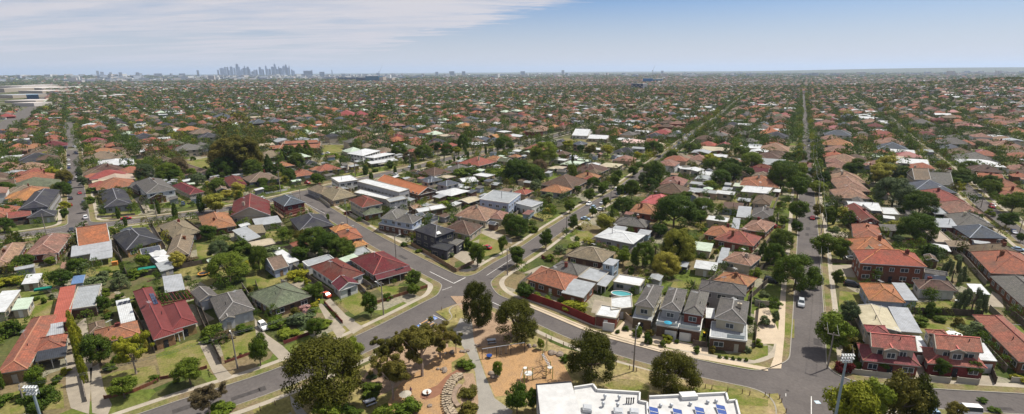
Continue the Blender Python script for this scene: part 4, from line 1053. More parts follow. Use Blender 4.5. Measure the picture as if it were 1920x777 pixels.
# scaffolding
rt_ = top_named('wrapped in scaffolding'); W = [Q('T2', *q, 3) for q in ((55, 250), (170, 350), (310, 305))]
sb = MB()
for a, b in zip(W[:-1], W[1:]):
    n = 7
    for i in range(n+1):
        p = a+(b-a)*i/n; sb.tube((p[0], p[1], 0), (p[0], p[1], 5.2), .05, n=4)
    for z in (1.2, 2.9, 4.0, 5.0): sb.tube((*a, z), (*b, z), .05, n=4)
    sb.beam((*a, 2.7), (*b, 2.7), 1.0, .08)
child(sb, 'scaffold', M_timber, rt_)
# pergola of the maroon house
rt_ = top_named('maroon sheet metal'); pb = MB(); A_, B_, C_ = Q('B5', 955, 110, 2.7), Q('B5', 1178, 72, 2.7), Q('B5', 1140, 22, 2.7)
e1 = B_-A_; e2 = C_-B_
for t in (0, 1): pb.beam((*(A_+e2*t), 2.7), (*(B_+e2*t), 2.7), .2, .25); pb.beam((*(A_+e1*t), 2.7), (*(A_+e1*t+e2), 2.7), .2, .25)
for i in range(1, 9): s = A_+e1*i/9; pb.beam((*s, 2.85), (*(s+e2*(1 if i % 2 else .95)), 2.85), .14, .14)
for s in (A_, B_, B_+e2, A_+e2): pb.tube((*s, 0), (*s, 2.7), .09)
child(pb, 'pergola', roof_mat('M'), rt_)
# ------------------------------------------------------------------ community building
def community():
    c0 = Q('K3', 700, 400, 4); root = empty('community_building', c0[0], c0[1], 0, 'building', 'low white roofed community building with solar panels beside the playground')
    polys = [([(25, 145), (325, 122), (425, 440), (60, 480)], 5.3, 0), ([(348, 182), (512, 157), (545, 203), (912, 226), (908, 300), (975, 312), (985, 520), (430, 520)], 4.0, 1), ([(993, 262), (1650, 230), (1668, 298), (1735, 292), (1790, 520), (990, 520)], 4.4, 1)]
    for pl, z, par in polys:
        pp = [tuple(Q('K3', *q, z)) for q in pl]; w = MB(); w.prism(pp, 0, z-.05); child(w, 'wall', wall_mat('white'), root)
        ar = sum(pp[i][0]*pp[(i+1) % len(pp)][1]-pp[(i+1) % len(pp)][0]*pp[i][1] for i in range(len(pp))); q2 = pp if ar > 0 else pp[::-1]
        r_ = MB(); ya = math.radians(-8); r_.face([(x, y, z) for x, y in q2], [(x*math.cos(ya)+y*math.sin(ya), -x*math.sin(ya)+y*math.cos(ya)) for x, y in q2]); ro = child(r_, 'roof', mat('community_roof_sheet', (0.50, 0.50, 0.49), 0.5, 0.12, 0.5), root)
        if par:
            e = MB()
            for a, b in zip(pp[:-2], pp[1:-1]): e.beam((*a, z+.25), (*b, z+.25), .35, .6)
            child(e, 'parapet', M_white, root, ro)
        else:
            e = MB(); e.beam((*pp[0], z), (*pp[1], z), .25, .35); e.beam((*pp[0], z), (*pp[3], z), .25, .35); child(e, 'gutter', M_dark, root, ro)
    for x, y in ((613, 250), (735, 258), (598, 315), (722, 325), (1090, 332), (1182, 330), (1345, 318), (1493, 302), (1565, 295)):
        p = Q('K3', x, y, 4.5); q = MB(); q.tube((*p, 4.15), (*p, 4.6), .22, .22, 8); q.ball((p[0], p[1], 4.8), .36, 10, 5); child(q, 'roof_vent', M_steel, root)
    for x, y in ((462, 350), (728, 378), (865, 382)):
        p = Q('K3', x, y, 4.4); q = MB(); q.box((*p, 4.45), (1.7, 1.7, .6), math.radians(-8)); q.box((*p, 4.82), (1.3, 1.3, .14), math.radians(-8)); child(q, 'skylight', M_steel, root)
    for x in (800, 818, 838, 858):
        p = Q('K3', x, 290, 4.4); q = MB(); q.tube((*p, 4.1), (*p, 5.1), .12, .12, 8); q.ball((p[0], p[1], 5.15), .18, 8, 4); child(q, 'flue', M_dark, root)
    for x, y in ((1035, 370), (1240, 385), (1430, 370), (1612, 350)):
        p = Q('K3', x, y, 4.9); ex = np.array([math.cos(-.15), math.sin(-.15)]); ey = np.array([-ex[1], ex[0]]); pan = MB(); gr = MB()
        for i in range(1):
            for j in range(3):
                a = p+ex*(-.85)+ey*(1.1-j*1.15); t = [(*a, 5.0-.18*(j)), (*(a+ex*1.7), 4.75-.18*j+.0), (*(a+ex*1.7-ey*1.08), 4.60-.18*j), (*(a-ey*1.08), 4.85-.18*j)]
                pan.face(t[::-1]); pan.face([(x_, y_, z_-.05) for x_, y_, z_ in t])
                for m in range(4): gr.beam(t[m], t[(m+1) % 4], .06, .07)
        for s in (-.8, .8): gr.tube((*(p+ex*s), 4.3), (*(p+ex*s), 4.75), .05)
        so = child(pan, 'solar_panel', M_solarb, root); child(gr, 'frame', M_white, root, so)
    e = MB(); a, b = Q('K3', 1262, 238, 5), Q('K3', 1398, 230, 5); e.beam((*a, 4.8), (*b, 4.8), 1.6, .9); child(e, 'plant_box', M_white, root)
community()
pl = [tuple(Q('S', *q, 3)) for q in ((985, 772), (800, 773), (800, 830), (990, 830))]
# ------------------------------------------------------------------ playground
def swing_set():
    c = Q('K1', 320, 230); root = empty('swing_set', c[0], c[1], 0, 'swing set', 'long steel swing set with blue basket seat on the orange softfall')
    foot = [Q('K1', *q) for q in ((120, 265), (253, 248), (385, 226), (513, 205))]
    for f in foot: q = MB(); q.tube((*f, 0), (*f, 2.7), .07); child(q, 'post', M_dark, root)
    q = MB(); q.tube((*foot[0], 2.72), (*foot[-1], 2.72), .08); child(q, 'beam', M_steel, root)
    for i, (x, y) in enumerate(((188, 245), (296, 238), (347, 230))):
        k = Q('K1', x, y, .5); t = min(1, max(0, ((k-foot[0])@(foot[3]-foot[0]))/((foot[3]-foot[0])@(foot[3]-foot[0])))); ptop = foot[0]+(foot[3]-foot[0])*t; q = MB()
        if i == 0: q.tube((*ptop, .5), (*ptop, .72), .62, .72, 14); se = child(q, 'basket_seat', plain('blue_plastic', (0.01, 0.05, 0.22), .4), root)
        else: q.box((*ptop, .55), (.5, .25, .06), .3); se = child(q, 'swing_seat', M_dark, root)
        q = MB(); w = .6 if i == 0 else .22
        for s in (-w, w): q.tube((ptop[0]+s, ptop[1], .6), (ptop[0]+s*.6, ptop[1], 2.7), .02, n=4)
        child(q, 'chain', M_steel, root, se)
swing_set()
def climber():
    c = Q('K1', 640, 440); root = empty('climbing_frame', c[0], c[1], 0, 'climbing frame', 'rope climbing frame with white platforms and green posts on the softfall'); mg = plain('lime_post', (0.20, 0.24, 0.05), .5)
    posts = [(505, 470), (537, 455), (587, 462), (512, 530), (712, 432), (752, 400), (773, 450), (680, 275), (720, 190)]
    pw = [Q('K1', *p) for p in posts]
    for p in pw: q = MB(); q.tube((*p, 0), (*p, 3.1), .08, n=6); child(q, 'post', mg, root)
    for x, y, z, r_ in ((550, 400, 1.5, 1.0), (747, 345, 2.2, .6), (520, 350, 2.6, .5)):
        p = Q('K1', x, y, z); q = MB(); q.tube((*p, z), (*p, z+.12), r_, r_, 6); child(q, 'platform', M_white, root)
    q = MB()
    for a, b in ((2, 4), (1, 4), (4, 6), (5, 7), (7, 8), (2, 5)):
        for z0, z1 in ((0.2, 3.0), (3.0, .2), (2.9, 2.9), (1.5, 1.5)): q.tube((*pw[a], z0), (*pw[b], z1), .03, n=4)
    child(q, 'rope_net', M_dark, root)
    q = MB(); a, b = pw[7], pw[5]
    for i in range(9): p = a+(b-a)*i/9; q.box((*p, 1.6), (.7, .25, .08), .6)
    child(q, 'bridge', M_steel, root)
    q = MB(); a, b = Q('K1', 475, 520), Q('K1', 500, 430); q.tube((*a, 2.2), (*b, 2.2), .05); q.tube((*a, 0), (*a, 2.2), .05); child(q, 'slide_rail', M_steel, root)
climber()
def stone_wall():
    pl = [(905, 470), (860, 480), (815, 530), (785, 600), (775, 680), (800, 750), (830, 800)]; pp = smooth([Q('K2', *q) for q in pl], 2); pp = dens(pp, .45); mb = MB(); r = random.Random(3)
    V = []
    for i, p in enumerate(pp):
        t = np.array(pp[min(i+1, len(pp)-1)])-np.array(pp[max(i-1, 0)]); t /= max(1e-6, np.hypot(*t)); nr = np.array([-t[1], t[0]]); w = 1.05*min(1, .4+i*.2)
        for s in range(3):
            o = nr*w*(s-1)*.66; mb.box((p[0]+o[0]+r.uniform(-.1, .1), p[1]+o[1]+r.uniform(-.1, .1), .42+r.uniform(-.06, .06)-.18*abs(s-1)), (.48, w*.66, .84), math.atan2(t[1], t[0])+r.uniform(-.2, .2))
    thing_mesh('stone_wall', mb, mat('pale_stone', (0.40, 0.33, 0.24), 0.95, 0.35, 1.6, 'speck'), 'wall', 'curved pale stone seating wall between softfall and grass beds')
    mb = MB(); pl = [(890, 540), (855, 580), (835, 640), (850, 690), (880, 720)]; pp = smooth([Q('K2', *q) for q in pl], 2)
    for a, b in zip(pp[:-1], pp[1:]): mb.beam((*a, .22), (*b, .22), 1.0, .44)
    thing_mesh('bench', mb, mat('bench_timber', (0.27, 0.20, 0.15), .8, .2, 1.5), 'bench', 'curved timber bench inside the stone seating wall')
stone_wall()
def picnic(k, x, y, lab, yaw=0.6):
    c = Q(k, x, y); root = empty('picnic_table', c[0], c[1], 0, 'picnic table', lab); R2 = lambda a, b: (c[0]+a*math.cos(yaw)-b*math.sin(yaw), c[1]+a*math.sin(yaw)+b*math.cos(yaw))
    q = MB(); q.box((*R2(0, 0), .76), (2.2, .9, .06), yaw); child(q, 'tabletop', M_steel, root)
    for s in (-1, 1):
        q = MB(); q.box((*R2(0, .95*s), .45), (2.2, .36, .05), yaw); child(q, 'bench_seat', M_steel, root); q = MB(); q.box((*R2(.8*s, 0), .37), (.1, 1.9, .74), yaw); child(q, 'leg', M_dark, root)
picnic('K2', 150, 690, 'pale slatted picnic table under the eucalypts near the bottom edge'); picnic('K1', 205, 110, 'pale picnic table on a concrete pad beyond the swings', .2)
def boulders():
    r = random.Random(5)
    for (k, x, y, s, lab) in (('K2', 928, 262, .8, 'brown boulder beside the path at the softfall corner'), ('K2', 1030, 215, .6, 'boulder on the far side of the pale path'), ('K1', 575, 150, .9, 'flat rock at the top edge of the softfall'), ('K2', 655, 712, .6, 'log on the softfall in front of the stone wall'), ('K2', 800, 270, .9, 'dark boulders in the small round sand pit'), ('K1', 800, 215, 1.3, 'long low rock edging at the right of the climbing frame'), ('K1', 250, 420, 1.3, 'rock rimmed planter in the softfall'), ('K2', 740, 420, 1.1, 'pale rocks along the dry creek bed under the eucalypts')):
        c = Q(k, x, y); mb = MB()
        for i in range(5): mb.ball((c[0]+r.uniform(-s, s), c[1]+r.uniform(-s, s)*.6, .15), r.uniform(.4, .75)*s, 7, 5, zs=.6)
        thing_mesh('boulder', mb, mat('boulder_stone', (0.27, 0.22, 0.18), .95, .3, 1.5, 'speck'), 'boulder', lab)
boulders()
def person(k, x, y, lab, shirt, legs, z=0.0):
    c = Q(k, x, y); root = empty('person', c[0], c[1], z, 'person', lab)
    me = bpy.data.meshes.new('body'); vs = [(0, 0, .92), (0, 0, 1.15), (0, 0, 1.4), (0, 0, 1.5), (0, .01, 1.62), (0, .01, 1.72), (.09, 0, .88), (.11, .1, .48), (.11, -.02, .06), (.12, .13, .03), (-.09, 0, .88), (-.11, -.08, .48), (-.11, -.15, .06), (-.12, 0, .03), (.19, 0, 1.4), (.25, .03, 1.12), (.22, .2, .92), (-.19, 0, 1.4), (-.25, .0, 1.12), (-.23, .12, .88)]
    es = [(0, 1), (1, 2), (2, 3), (3, 4), (4, 5), (0, 6), (6, 7), (7, 8), (8, 9), (0, 10), (10, 11), (11, 12), (12, 13), (2, 14), (14, 15), (15, 16), (2, 17), (17, 18), (18, 19)]
    rad = [.15, .14, .15, .055, .095, .085, .1, .065, .045, .04, .1, .065, .045, .04, .06, .045, .03, .06, .045, .03]
    me.from_pydata(vs, es, []); ob = bpy.data.objects.new('body', me); COL.objects.link(ob); ob.parent = root
    sk = ob.modifiers.new('skin', 'SKIN'); ss = ob.modifiers.new('sub', 'SUBSURF'); ss.levels = ss.render_levels = 1
    for i, v in enumerate(me.skin_vertices[0].data): v.radius = (rad[i], rad[i]*.85); v.use_root = (i == 0)
    m = bpy.data.materials.new('person_cloth'); m.use_nodes = True; nt = m.node_tree; b = nt.nodes['Principled BSDF']; tc = nt.nodes.new('ShaderNodeTexCoord'); sp = nt.nodes.new('ShaderNodeSeparateXYZ'); nt.links.new(tc.outputs['Object'], sp.inputs[0]); rp = nt.nodes.new('ShaderNodeValToRGB'); mr = nt.nodes.new('ShaderNodeMath'); mr.operation = 'DIVIDE'; mr.inputs[1].default_value = 2; nt.links.new(sp.outputs[2], mr.inputs[0]); nt.links.new(mr.outputs[0], rp.inputs[0])
    e = rp.color_ramp.elements; rp.color_ramp.interpolation = 'CONSTANT'; e[0].color = (*legs, 1); e[1].position = .46; e[1].color = (*shirt, 1); q = e.new(.74); q.color = (.5, .3, .2, 1); nt.links.new(rp.outputs[0], b.inputs['Base Color']); me.materials.append(m)
    h = MB(); h.ball((c[0], c[1]-.01, z+1.72), .115, 10, 6, zs=.9); child(h, 'hair', plain('hair', (.05, .03, .02)), root)
person('K2', 486, 612, 'person in a purple top standing under the brown green eucalypts', (.12, .05, .2), (.03, .03, .06)); person('K2', 622, 640, 'person in orange beside the white spinner dish', (.5, .2, .06), (.06, .07, .1))
q = MB(); c = Q('K2', 618, 608); q.tube((*c, .25), (*c, .5), .5, .95, 16); q.tube((*c, 0), (*c, .3), .12); thing_mesh('spinner_dish', q, M_white, 'play equipment', 'white round spinner dish at the end of the brown rubber path')
q = MB(); c = Q('K2', 440, 628, 1.5); q.tube((*c, 0), (*c, 2.2), .06); n = 10
for i in range(n):
    a0, a1 = 2*math.pi*i/n, 2*math.pi*(i+1)/n; q.face([(c[0]+1.3*math.cos(a0), c[1]+1.3*math.sin(a0), 2.0), (c[0]+1.3*math.cos(a1), c[1]+1.3*math.sin(a1), 2.0), (*c, 2.6)])
thing_mesh('shade_cone', q, M_cream, 'shade', 'cream conical shade between the eucalypts')
def pool():
    c = Q('B7', 665, 48, .9); pp = [(c[0]+3.1*math.cos(t*math.pi/8)*math.cos(-.3)-1.9*math.sin(t*math.pi/8)*math.sin(-.3), c[1]+3.1*math.cos(t*math.pi/8)*math.sin(-.3)+1.9*math.sin(t*math.pi/8)*math.cos(-.3)) for t in range(16)]
    root = empty('swimming_pool', c[0], c[1], 0, 'swimming pool', 'oval above ground swimming pool with turquoise water'); q = MB()
    for i in range(16): a, b = pp[i], pp[(i+1) % 16]; q.quadwall(a, b, 0, 1.1); q.quadwall(b, a, 0, 1.1); q.beam((*a, 1.12), (*b, 1.12), .25, .08)
    child(q, 'rim', M_white, root); q = MB(); q.face([(x, y, .98) for x, y in pp]); child(q, 'water', mat('pool_water', (0.08, 0.30, 0.32), .08, .1, 1.0), root)
pool()
# bollards along the park kerb
for i, (k, x, y) in enumerate([('B7', 207, 315), ('B7', 238, 330), ('B7', 312, 362), ('B7', 632, 482), ('B7', 713, 505), ('B7', 755, 518), ('B7', 845, 545), ('B7', 1172, 622), ('B7', 1212, 628), ('B7', 1308, 640), ('B7', 1397, 652), ('B7', 1442, 662), ('B7', 1535, 670), ('B6', 658, 500), ('B6', 27, 755), ('B6', 117, 722), ('B6', 1213, 190), ('B6', 1128, 145), ('B6', 1428, 168), ('B6', 1455, 185), ('K6', 20, 495), ('K6', 190, 520), ('K6', 225, 580), ('K6', 300, 755)]):
    c = Q(k, x, y); q = MB(); q.tube((*c, 0), (*c, 1.05), .10, .09, 6); q.tube((*c, 1.05), (*c, 1.12), .09, .03, 6); q.o = (*c, 0); o = q.build('bollard', M_timber); later(o, 'short dark timber', 'bollard', 'bollard', 'bollards along the park kerb', *c)
# ------------------------------------------------------------------ mid field houses from the photograph
MIDS = {
'G1': "60,85,110,r 370,120,90,r 330,150,90,t 520,135,90,t 440,170,150,b 750,115,90,t 830,170,150,w 935,150,60,k 800,190,130,t 860,245,190,t 860,310,130,r 900,330,130,b 190,325,120,t 335,300,110,n 480,290,130,t 330,365,130,t 490,345,130,m 400,385,120,b 370,425,180,b 345,472,210,d 330,530,200,p 325,610,220,t 40,280,90,t 50,330,80,p 120,220,100,p 140,600,120,s 120,650,110,s 300,695,250,n 1285,245,190,T 1310,275,240,d 1390,310,140,r 1440,200,100,b2 900,365,170,p 950,415,180,t 940,455,200,a 960,558,190,b 1100,565,90,s 990,618,200,r 1180,590,110,r 1060,650,250,c 1050,700,230,t 1150,430,150,a 1020,365,90,w 740,20,80,r 1150,45,80,p 1230,50,75,T 1310,90,90,t 1360,115,120,b 1100,155,90,d 1430,45,90,k 220,745,130,a 300,760,150,t 20,700,120,b",
'G2': "105,70,110,t 210,95,120,T 330,100,110,t 440,25,90,t 365,15,70,w 475,85,130,k2 500,125,100,g 415,130,60,T 610,105,130,m 560,142,140,N 700,60,90,w 760,75,100,g 930,85,170,p 1080,85,90,n 1130,90,60,r 800,140,230,k2 950,130,120,k2 1000,190,100,w 1140,190,130,w 1180,115,130,k 1280,115,120,k 1350,145,110,t 1440,150,100,p 1380,22,100,d 1510,40,90,T 1500,90,120,r 180,205,140,T2 290,230,170,a2 345,265,200,d2 160,375,180,g2 60,160,100,b 200,160,90,d 430,170,80,b2 910,440,240,a 1020,525,160,t 1200,600,190,t 1420,555,220,t 1260,500,120,d 820,640,250,a 610,685,190,m 460,700,150,a 150,720,200,m 160,660,90,w",
'G3': "70,150,170,b 240,125,100,m 320,140,90,t 410,155,90,T 510,165,130,p2 620,145,110,w 610,100,110,T 540,40,80,t 660,30,60,t 200,200,150,g 310,215,110,g 440,245,110,T 510,275,180,m 640,190,160,k 800,215,150,p 900,230,150,p 1020,255,170,p 960,215,100,g 815,135,80,t 890,145,120,w 1060,95,190,T 880,55,120,r 1130,175,200,T 1240,70,130,p 1350,60,90,p 1400,125,150,p 1340,215,120,a 1390,270,120,T 1220,305,160,b 1260,275,120,w 1510,260,90,r 680,300,170,t 850,335,180,b 1000,345,130,t 650,395,110,t 850,590,280,b 1070,560,260,g 1240,500,320,t 1400,465,180,t 820,655,180,k2 970,690,190,k2 960,635,110,c 1300,620,180,w 1490,480,130,n 1520,130,110,b",
'G4': "130,80,110,T 270,65,100,t 470,20,80,t 550,35,80,t 60,240,90,c 115,230,90,r 120,190,100,b 260,205,210,p 380,180,130,T 460,165,100,r 540,140,110,d 640,110,130,p 700,95,90,p 770,80,120,w 940,135,120,s 1060,130,120,T 1190,155,110,k 1415,140,120,b2 910,170,60,T 830,160,90,d 1000,175,100,g 750,230,160,t 830,205,130,t 980,215,130,t 960,250,130,T 1130,185,100,T 1080,205,90,k 1110,310,260,P 1280,312,110,r 1300,272,200,d 1370,237,220,r 1490,225,110,w 1510,190,110,p 450,320,150,d 620,330,130,k2 230,370,220,t 50,400,90,w 160,410,130,q 30,445,90,t 460,420,150,b 450,480,120,w 610,465,100,w 560,508,190,q 420,550,150,c 810,385,110,w 1040,395,180,d 1160,375,120,s 900,470,350,d2 900,530,200,c 740,525,120,w 720,565,300,b 690,625,230,t 480,680,400,b 400,745,280,t 1500,550,180,w2 1470,650,200,b 1340,20,80,w 1290,25,70,r 1440,55,90,w 1220,50,60,T 100,765,180,t",
'G5': "590,25,100,T 670,50,70,T 210,70,110,m 180,42,150,w 120,105,90,t 600,75,150,g 520,90,80,t 490,125,170,w 430,200,240,b 455,165,140,d 320,250,150,g2 420,270,60,p 550,240,110,g 230,340,150,T 380,340,90,r 290,385,270,c 170,410,150,s 150,465,160,p 90,500,130,a 340,445,120,w 30,560,90,w2 910,40,150,d 930,75,90,r 880,90,110,n 880,115,170,b 915,140,110,T 740,150,70,k 870,190,140,t 800,230,160,T 850,265,200,d 860,305,120,p 830,340,130,t 840,375,190,p 700,405,130,w 860,420,130,b 780,452,190,b 790,500,210,s 730,550,170,m 660,350,100,s 730,620,150,a 710,680,260,t 690,748,380,w 540,600,130,p 1300,20,150,d 1310,50,120,w 1270,85,90,T 1370,95,100,r 1320,145,130,p 1470,160,80,k2 1380,200,160,r 1410,245,200,k2 1350,285,130,p 1410,330,230,t2 1420,390,180,p 1380,438,140,T 1460,480,220,p 1430,535,160,p 1440,595,110,b 1480,650,190,p 200,650,150,s 290,600,90,k 560,715,150,q 130,760,150,s 380,765,130,w",
'G6': "100,90,150,w 60,30,150,w 150,140,160,p 220,235,180,w2 290,260,170,t 330,325,210,p 350,370,200,k 440,405,140,w 490,440,160,r 490,495,270,w 380,460,100,c 590,560,200,t 460,560,130,k 620,145,200,g2 690,225,110,p 510,95,120,t 470,65,150,b 690,35,90,n 830,80,110,p 940,110,110,t 950,145,110,T 1010,160,110,p 780,270,120,w 930,285,140,g 900,320,200,g2 790,305,100,t 880,370,130,k 1020,375,150,t 970,410,160,b 1080,400,110,s 1180,400,60,r 1100,465,220,g 1150,510,270,w 1190,560,170,b2 1380,575,190,T2 1250,620,110,T 1410,690,190,t 1520,620,100,c 1290,270,120,w 1350,300,150,p 1380,340,150,p 1470,370,130,p 1490,410,130,a 1510,230,110,t 1240,100,120,p 1310,115,120,t 1330,140,110,p 1440,160,130,p 1470,180,110,s 1440,50,90,m 1090,35,130,T 330,60,90,p 280,25,90,d 660,400,90,s 60,480,180,s 130,540,110,p 250,405,90,t 240,450,90,q",
'T4': "640,300,90,w 860,60,120,T 890,50,120,t 700,60,90,k 230,30,60,p 30,180,70,w 1010,300,80,s 1430,140,110,t 1490,190,130,t 1300,60,120,a2 1425,60,120,T2 1340,95,90,T 1530,90,60,T 650,620,60,s 1050,530,70,w 20,240,110,b",
'T3': "1290,100,80,w 1200,190,90,s 1300,195,90,w 1200,80,100,w 1100,60,110,w 1140,140,100,s 950,110,90,b 1500,60,90,m 1540,130,120,p 1410,240,60,s 1250,355,80,w",
'T2': "1190,190,200,w 1290,240,140,c 700,640,1,b 30,500,90,c 1130,60,50,k 640,430,1,b",
'T1': "190,40,110,p 220,75,140,t 210,105,140,t 70,75,120,s 70,105,110,s 215,145,220,n 180,185,150,a 190,210,150,T 80,215,100,s 120,325,60,t 655,140,120,b 690,90,130,r 690,110,140,c 640,55,130,b 720,45,250,w 1150,120,60,w",
}
RC['N'] = ('dark green', (0.03, 0.11, 0.09))
LOOK = {'t': 'terracotta', 'T': 'bright orange', 'p': 'faded pink', 'b': 'brown', 'd': 'charcoal', 'g': 'grey', 'k': 'blue grey', 'a': 'tan', 'n': 'grey green', 'r': 'red', 'm': 'maroon', 'w': 'white', 's': 'silver', 'c': 'cream', 'P': 'pale pink', 'q': 'pale green', 'N': 'dark green'}
MID = []
for k, s in MIDS.items():
    for q in s.split():
        x, y, w, c = q.split(','); x, y, w = float(x), float(y), float(w)
        if w < 5: continue
        st = 2 if c.endswith('2') else 1; c = c[0]; px, py = S(k, x, y)
        small = (w/C[k][2]) < 24 and c in 'wsq'
        h = (5.6 if st == 2 else (2.7 if small else 3.1)); p = P(px, py, h+(.8 if c not in 'wsqc' else .3)); vis = w/C[k][2]*np.hypot(p[0], p[1])*1.13/F; 
        yaw = yaw_at(px); va = math.atan2(p[0], p[1]); dl = yaw-va
        MID.append((np.hypot(*p), p, vis, yaw, dl, c, st, h, small))
MID.sort(key=lambda q: q[0]); NMID = 0
def local_rect(p, L1, L2, yaw, square=None):
    # yaw: azimuth (from +Y, clockwise) of the street direction; e2 runs along it, e1 to its right
    e2 = np.array([math.sin(yaw), math.cos(yaw)]); e1 = np.array([math.cos(yaw), -math.sin(yaw)]); return (np.array(p)-e1*L1/2-e2*L2/2, e1, e2, L1, L2)
NHOUSE = sum(1 for o in COL.objects if o.parent is None and o.get('category') == 'house'); NSHED = sum(1 for o in COL.objects if o.parent is None and o.get('category') == 'shed'); STUFF_H = []
for i, (d, p, vis, yaw, dl, c, st, h, small) in enumerate(MID):
    r = random.Random(100+i); asp = r.uniform(.75, 1.25)
    vis = max(vis, 5.0); L1 = vis/(abs(math.cos(dl))+asp*abs(math.sin(dl))); L1 = min(L1, 22 if not small else 11); L2 = L1*asp
    if st == 1 and not small: L1 = max(L1, 8.5); L2 = max(L2, 8)
    if hits(p[0], p[1], .27*min(L1, L2)): continue
    R = local_rect(p, L1, L2, yaw); typ = r.choice(['hip', 'hip', 'hip', 'gx', 'gy']) if c not in 'wsqc' else r.choice(['gx', 'gy', 'skl', 'hip', 'flat']); wc = r.choice(['redbrick', 'cream', 'cream', 'white', 'tan', 'brown', 'grey'])
    if not small and (max(L1, L2) > 12.5 or st == 2) and c not in 'wsc': typ = 'hip'
    if small: typ = 'skl' if r.random() < .7 else 'gx'
    ws = [dict(R=R, h=h, typ=typ, rc=c, wc=wc, base=0, chim=None)]
    if not small and r.random() < .55 and L1 > 9:
        s = r.choice((0, 1)); O, e1, e2, A_, B_ = R; w2 = A_*.5; O2 = O+e1*(0 if s else A_-w2)-e2*r.uniform(1.5, 3.2); ws.append(dict(R=(O2, e1, e2, w2, B_*.6), h=h+.02, typ='hip' if typ == 'hip' else 'gy', rc=c, wc=wc, base=0, chim=0))
    if c == 'w' and vis > 12 and k == 'T1': pass
    if (not small and NHOUSE >= 300) or (small and NSHED >= 290): STUFF_H.append(ws); continue
    if small: NSHED += 1
    else: NHOUSE += 1
    make_house('house' if not small else 'shed', None, ws, False, 'house' if not small else 'shed', 'suburban houses' if not small else 'back yard sheds', seed=300+i, look=LOOK[c]+' roofed '+('two storey' if st == 2 else ('small' if small else {'hip': 'hipped', 'gx': 'gabled', 'gy': 'gabled', 'skl': 'low', 'flat': 'flat'}[typ])))
    NMID += 1
print('mid houses', NMID, NHOUSE, NSHED, len(STUFF_H))
# ------------------------------------------------------------------ trees
def leaf_mat(name, col, col2, var=0.22):
    m = bpy.data.materials.new('leaf_'+name); m.use_nodes = True; nt = m.node_tree; N = nt.nodes; L = nt.links; b = N['Principled BSDF']; b.inputs['Roughness'].default_value = 0.6; b.inputs['Specular IOR Level'].default_value = 0.06
    tc = N.new('ShaderNodeTexCoord'); n = N.new('ShaderNodeTexNoise'); n.inputs['Scale'].default_value = 7.0; n.inputs['Detail'].default_value = 3; L.new(tc.outputs['Object'], n.inputs[0])
    wn = N.new('ShaderNodeTexWhiteNoise'); L.new(tc.outputs['UV'], wn.inputs['Vector'])
    ad = N.new('ShaderNodeMath'); ad.operation = 'MULTIPLY_ADD'; L.new(wn.outputs['Value'], ad.inputs[0]); ad.inputs[1].default_value = .35; L.new(n.outputs['Fac'], ad.inputs[2])
    rp = N.new('ShaderNodeMapRange'); L.new(ad.outputs[0], rp.inputs[0]); rp.inputs[1].default_value = .4; rp.inputs[2].default_value = .95
    mx = N.new('ShaderNodeMix'); mx.data_type = 'RGBA'; L.new(rp.outputs[0], mx.inputs[0]); mx.inputs[6].default_value = (*col, 1); mx.inputs[7].default_value = (*col2, 1)
    oi = N.new('ShaderNodeObjectInfo'); hs = N.new('ShaderNodeHueSaturation'); L.new(mx.outputs[2], hs.inputs['Color']); r1 = N.new('ShaderNodeMapRange'); L.new(oi.outputs['Random'], r1.inputs[0]); r1.inputs[3].default_value = 1-var; r1.inputs[4].default_value = 1+var; L.new(r1.outputs[0], hs.inputs['Value'])
    r2 = N.new('ShaderNodeMapRange'); L.new(oi.outputs['Random'], r2.inputs[0]); r2.inputs[3].default_value = .515; r2.inputs[4].default_value = .485; L.new(r2.outputs[0], hs.inputs['Hue'])
    L.new(hs.outputs[0], b.inputs['Base Color'])
    tr = N.new('ShaderNodeBsdfTranslucent'); L.new(hs.outputs[0], tr.inputs[0]); ms = N.new('ShaderNodeMixShader'); ms.inputs[0].default_value = .22; L.new(b.outputs[0], ms.inputs[1]); L.new(tr.outputs[0], ms.inputs[2])
    L.new(ms.outputs[0], [q for q in N if q.type == 'OUTPUT_MATERIAL'][0].inputs[0]); return m
LM = {'dk': leaf_mat('dark_green', (0.030, 0.056, 0.009), (0.092, 0.135, 0.018)), 'md': leaf_mat('mid_green', (0.042, 0.075, 0.009), (0.118, 0.165, 0.020)), 'lt': leaf_mat('light_green', (0.078, 0.120, 0.012), (0.180, 0.225, 0.028)),
      'yl': leaf_mat('golden', (0.17, 0.17, 0.022), (0.36, 0.33, 0.06)), 'ol': leaf_mat('olive', (0.065, 0.064, 0.012), (0.170, 0.148, 0.030)), 'gg': leaf_mat('grey_green', (0.055, 0.08, 0.03), (0.135, 0.17, 0.075)),
      'dm': leaf_mat('deep_dome', (0.030, 0.036, 0.005), (0.092, 0.096, 0.014)), 'rd': leaf_mat('red', (0.09, 0.014, 0.016), (0.17, 0.028, 0.026)), 'pk': leaf_mat('pink', (0.40, 0.22, 0.20), (0.55, 0.35, 0.32)), 'br': leaf_mat('brown', (0.08, 0.06, 0.03), (0.17, 0.13, 0.07)), 'ye': leaf_mat('yellow_green', (0.13, 0.15, 0.012), (0.31, 0.30, 0.028))}
LN = {'dk': 'dark green', 'md': 'mid green', 'lt': 'light green', 'yl': 'golden', 'ol': 'olive', 'gg': 'grey green', 'dm': 'deep olive', 'rd': 'red', 'pk': 'pink', 'br': 'brown', 'ye': 'yellow green'}
M_bark = mat('bark', (0.16, 0.12, 0.09), .9, .2, 3.0); M_gumbark = mat('pale_bark', (0.38, 0.30, 0.24), .9, .25, 3.0)
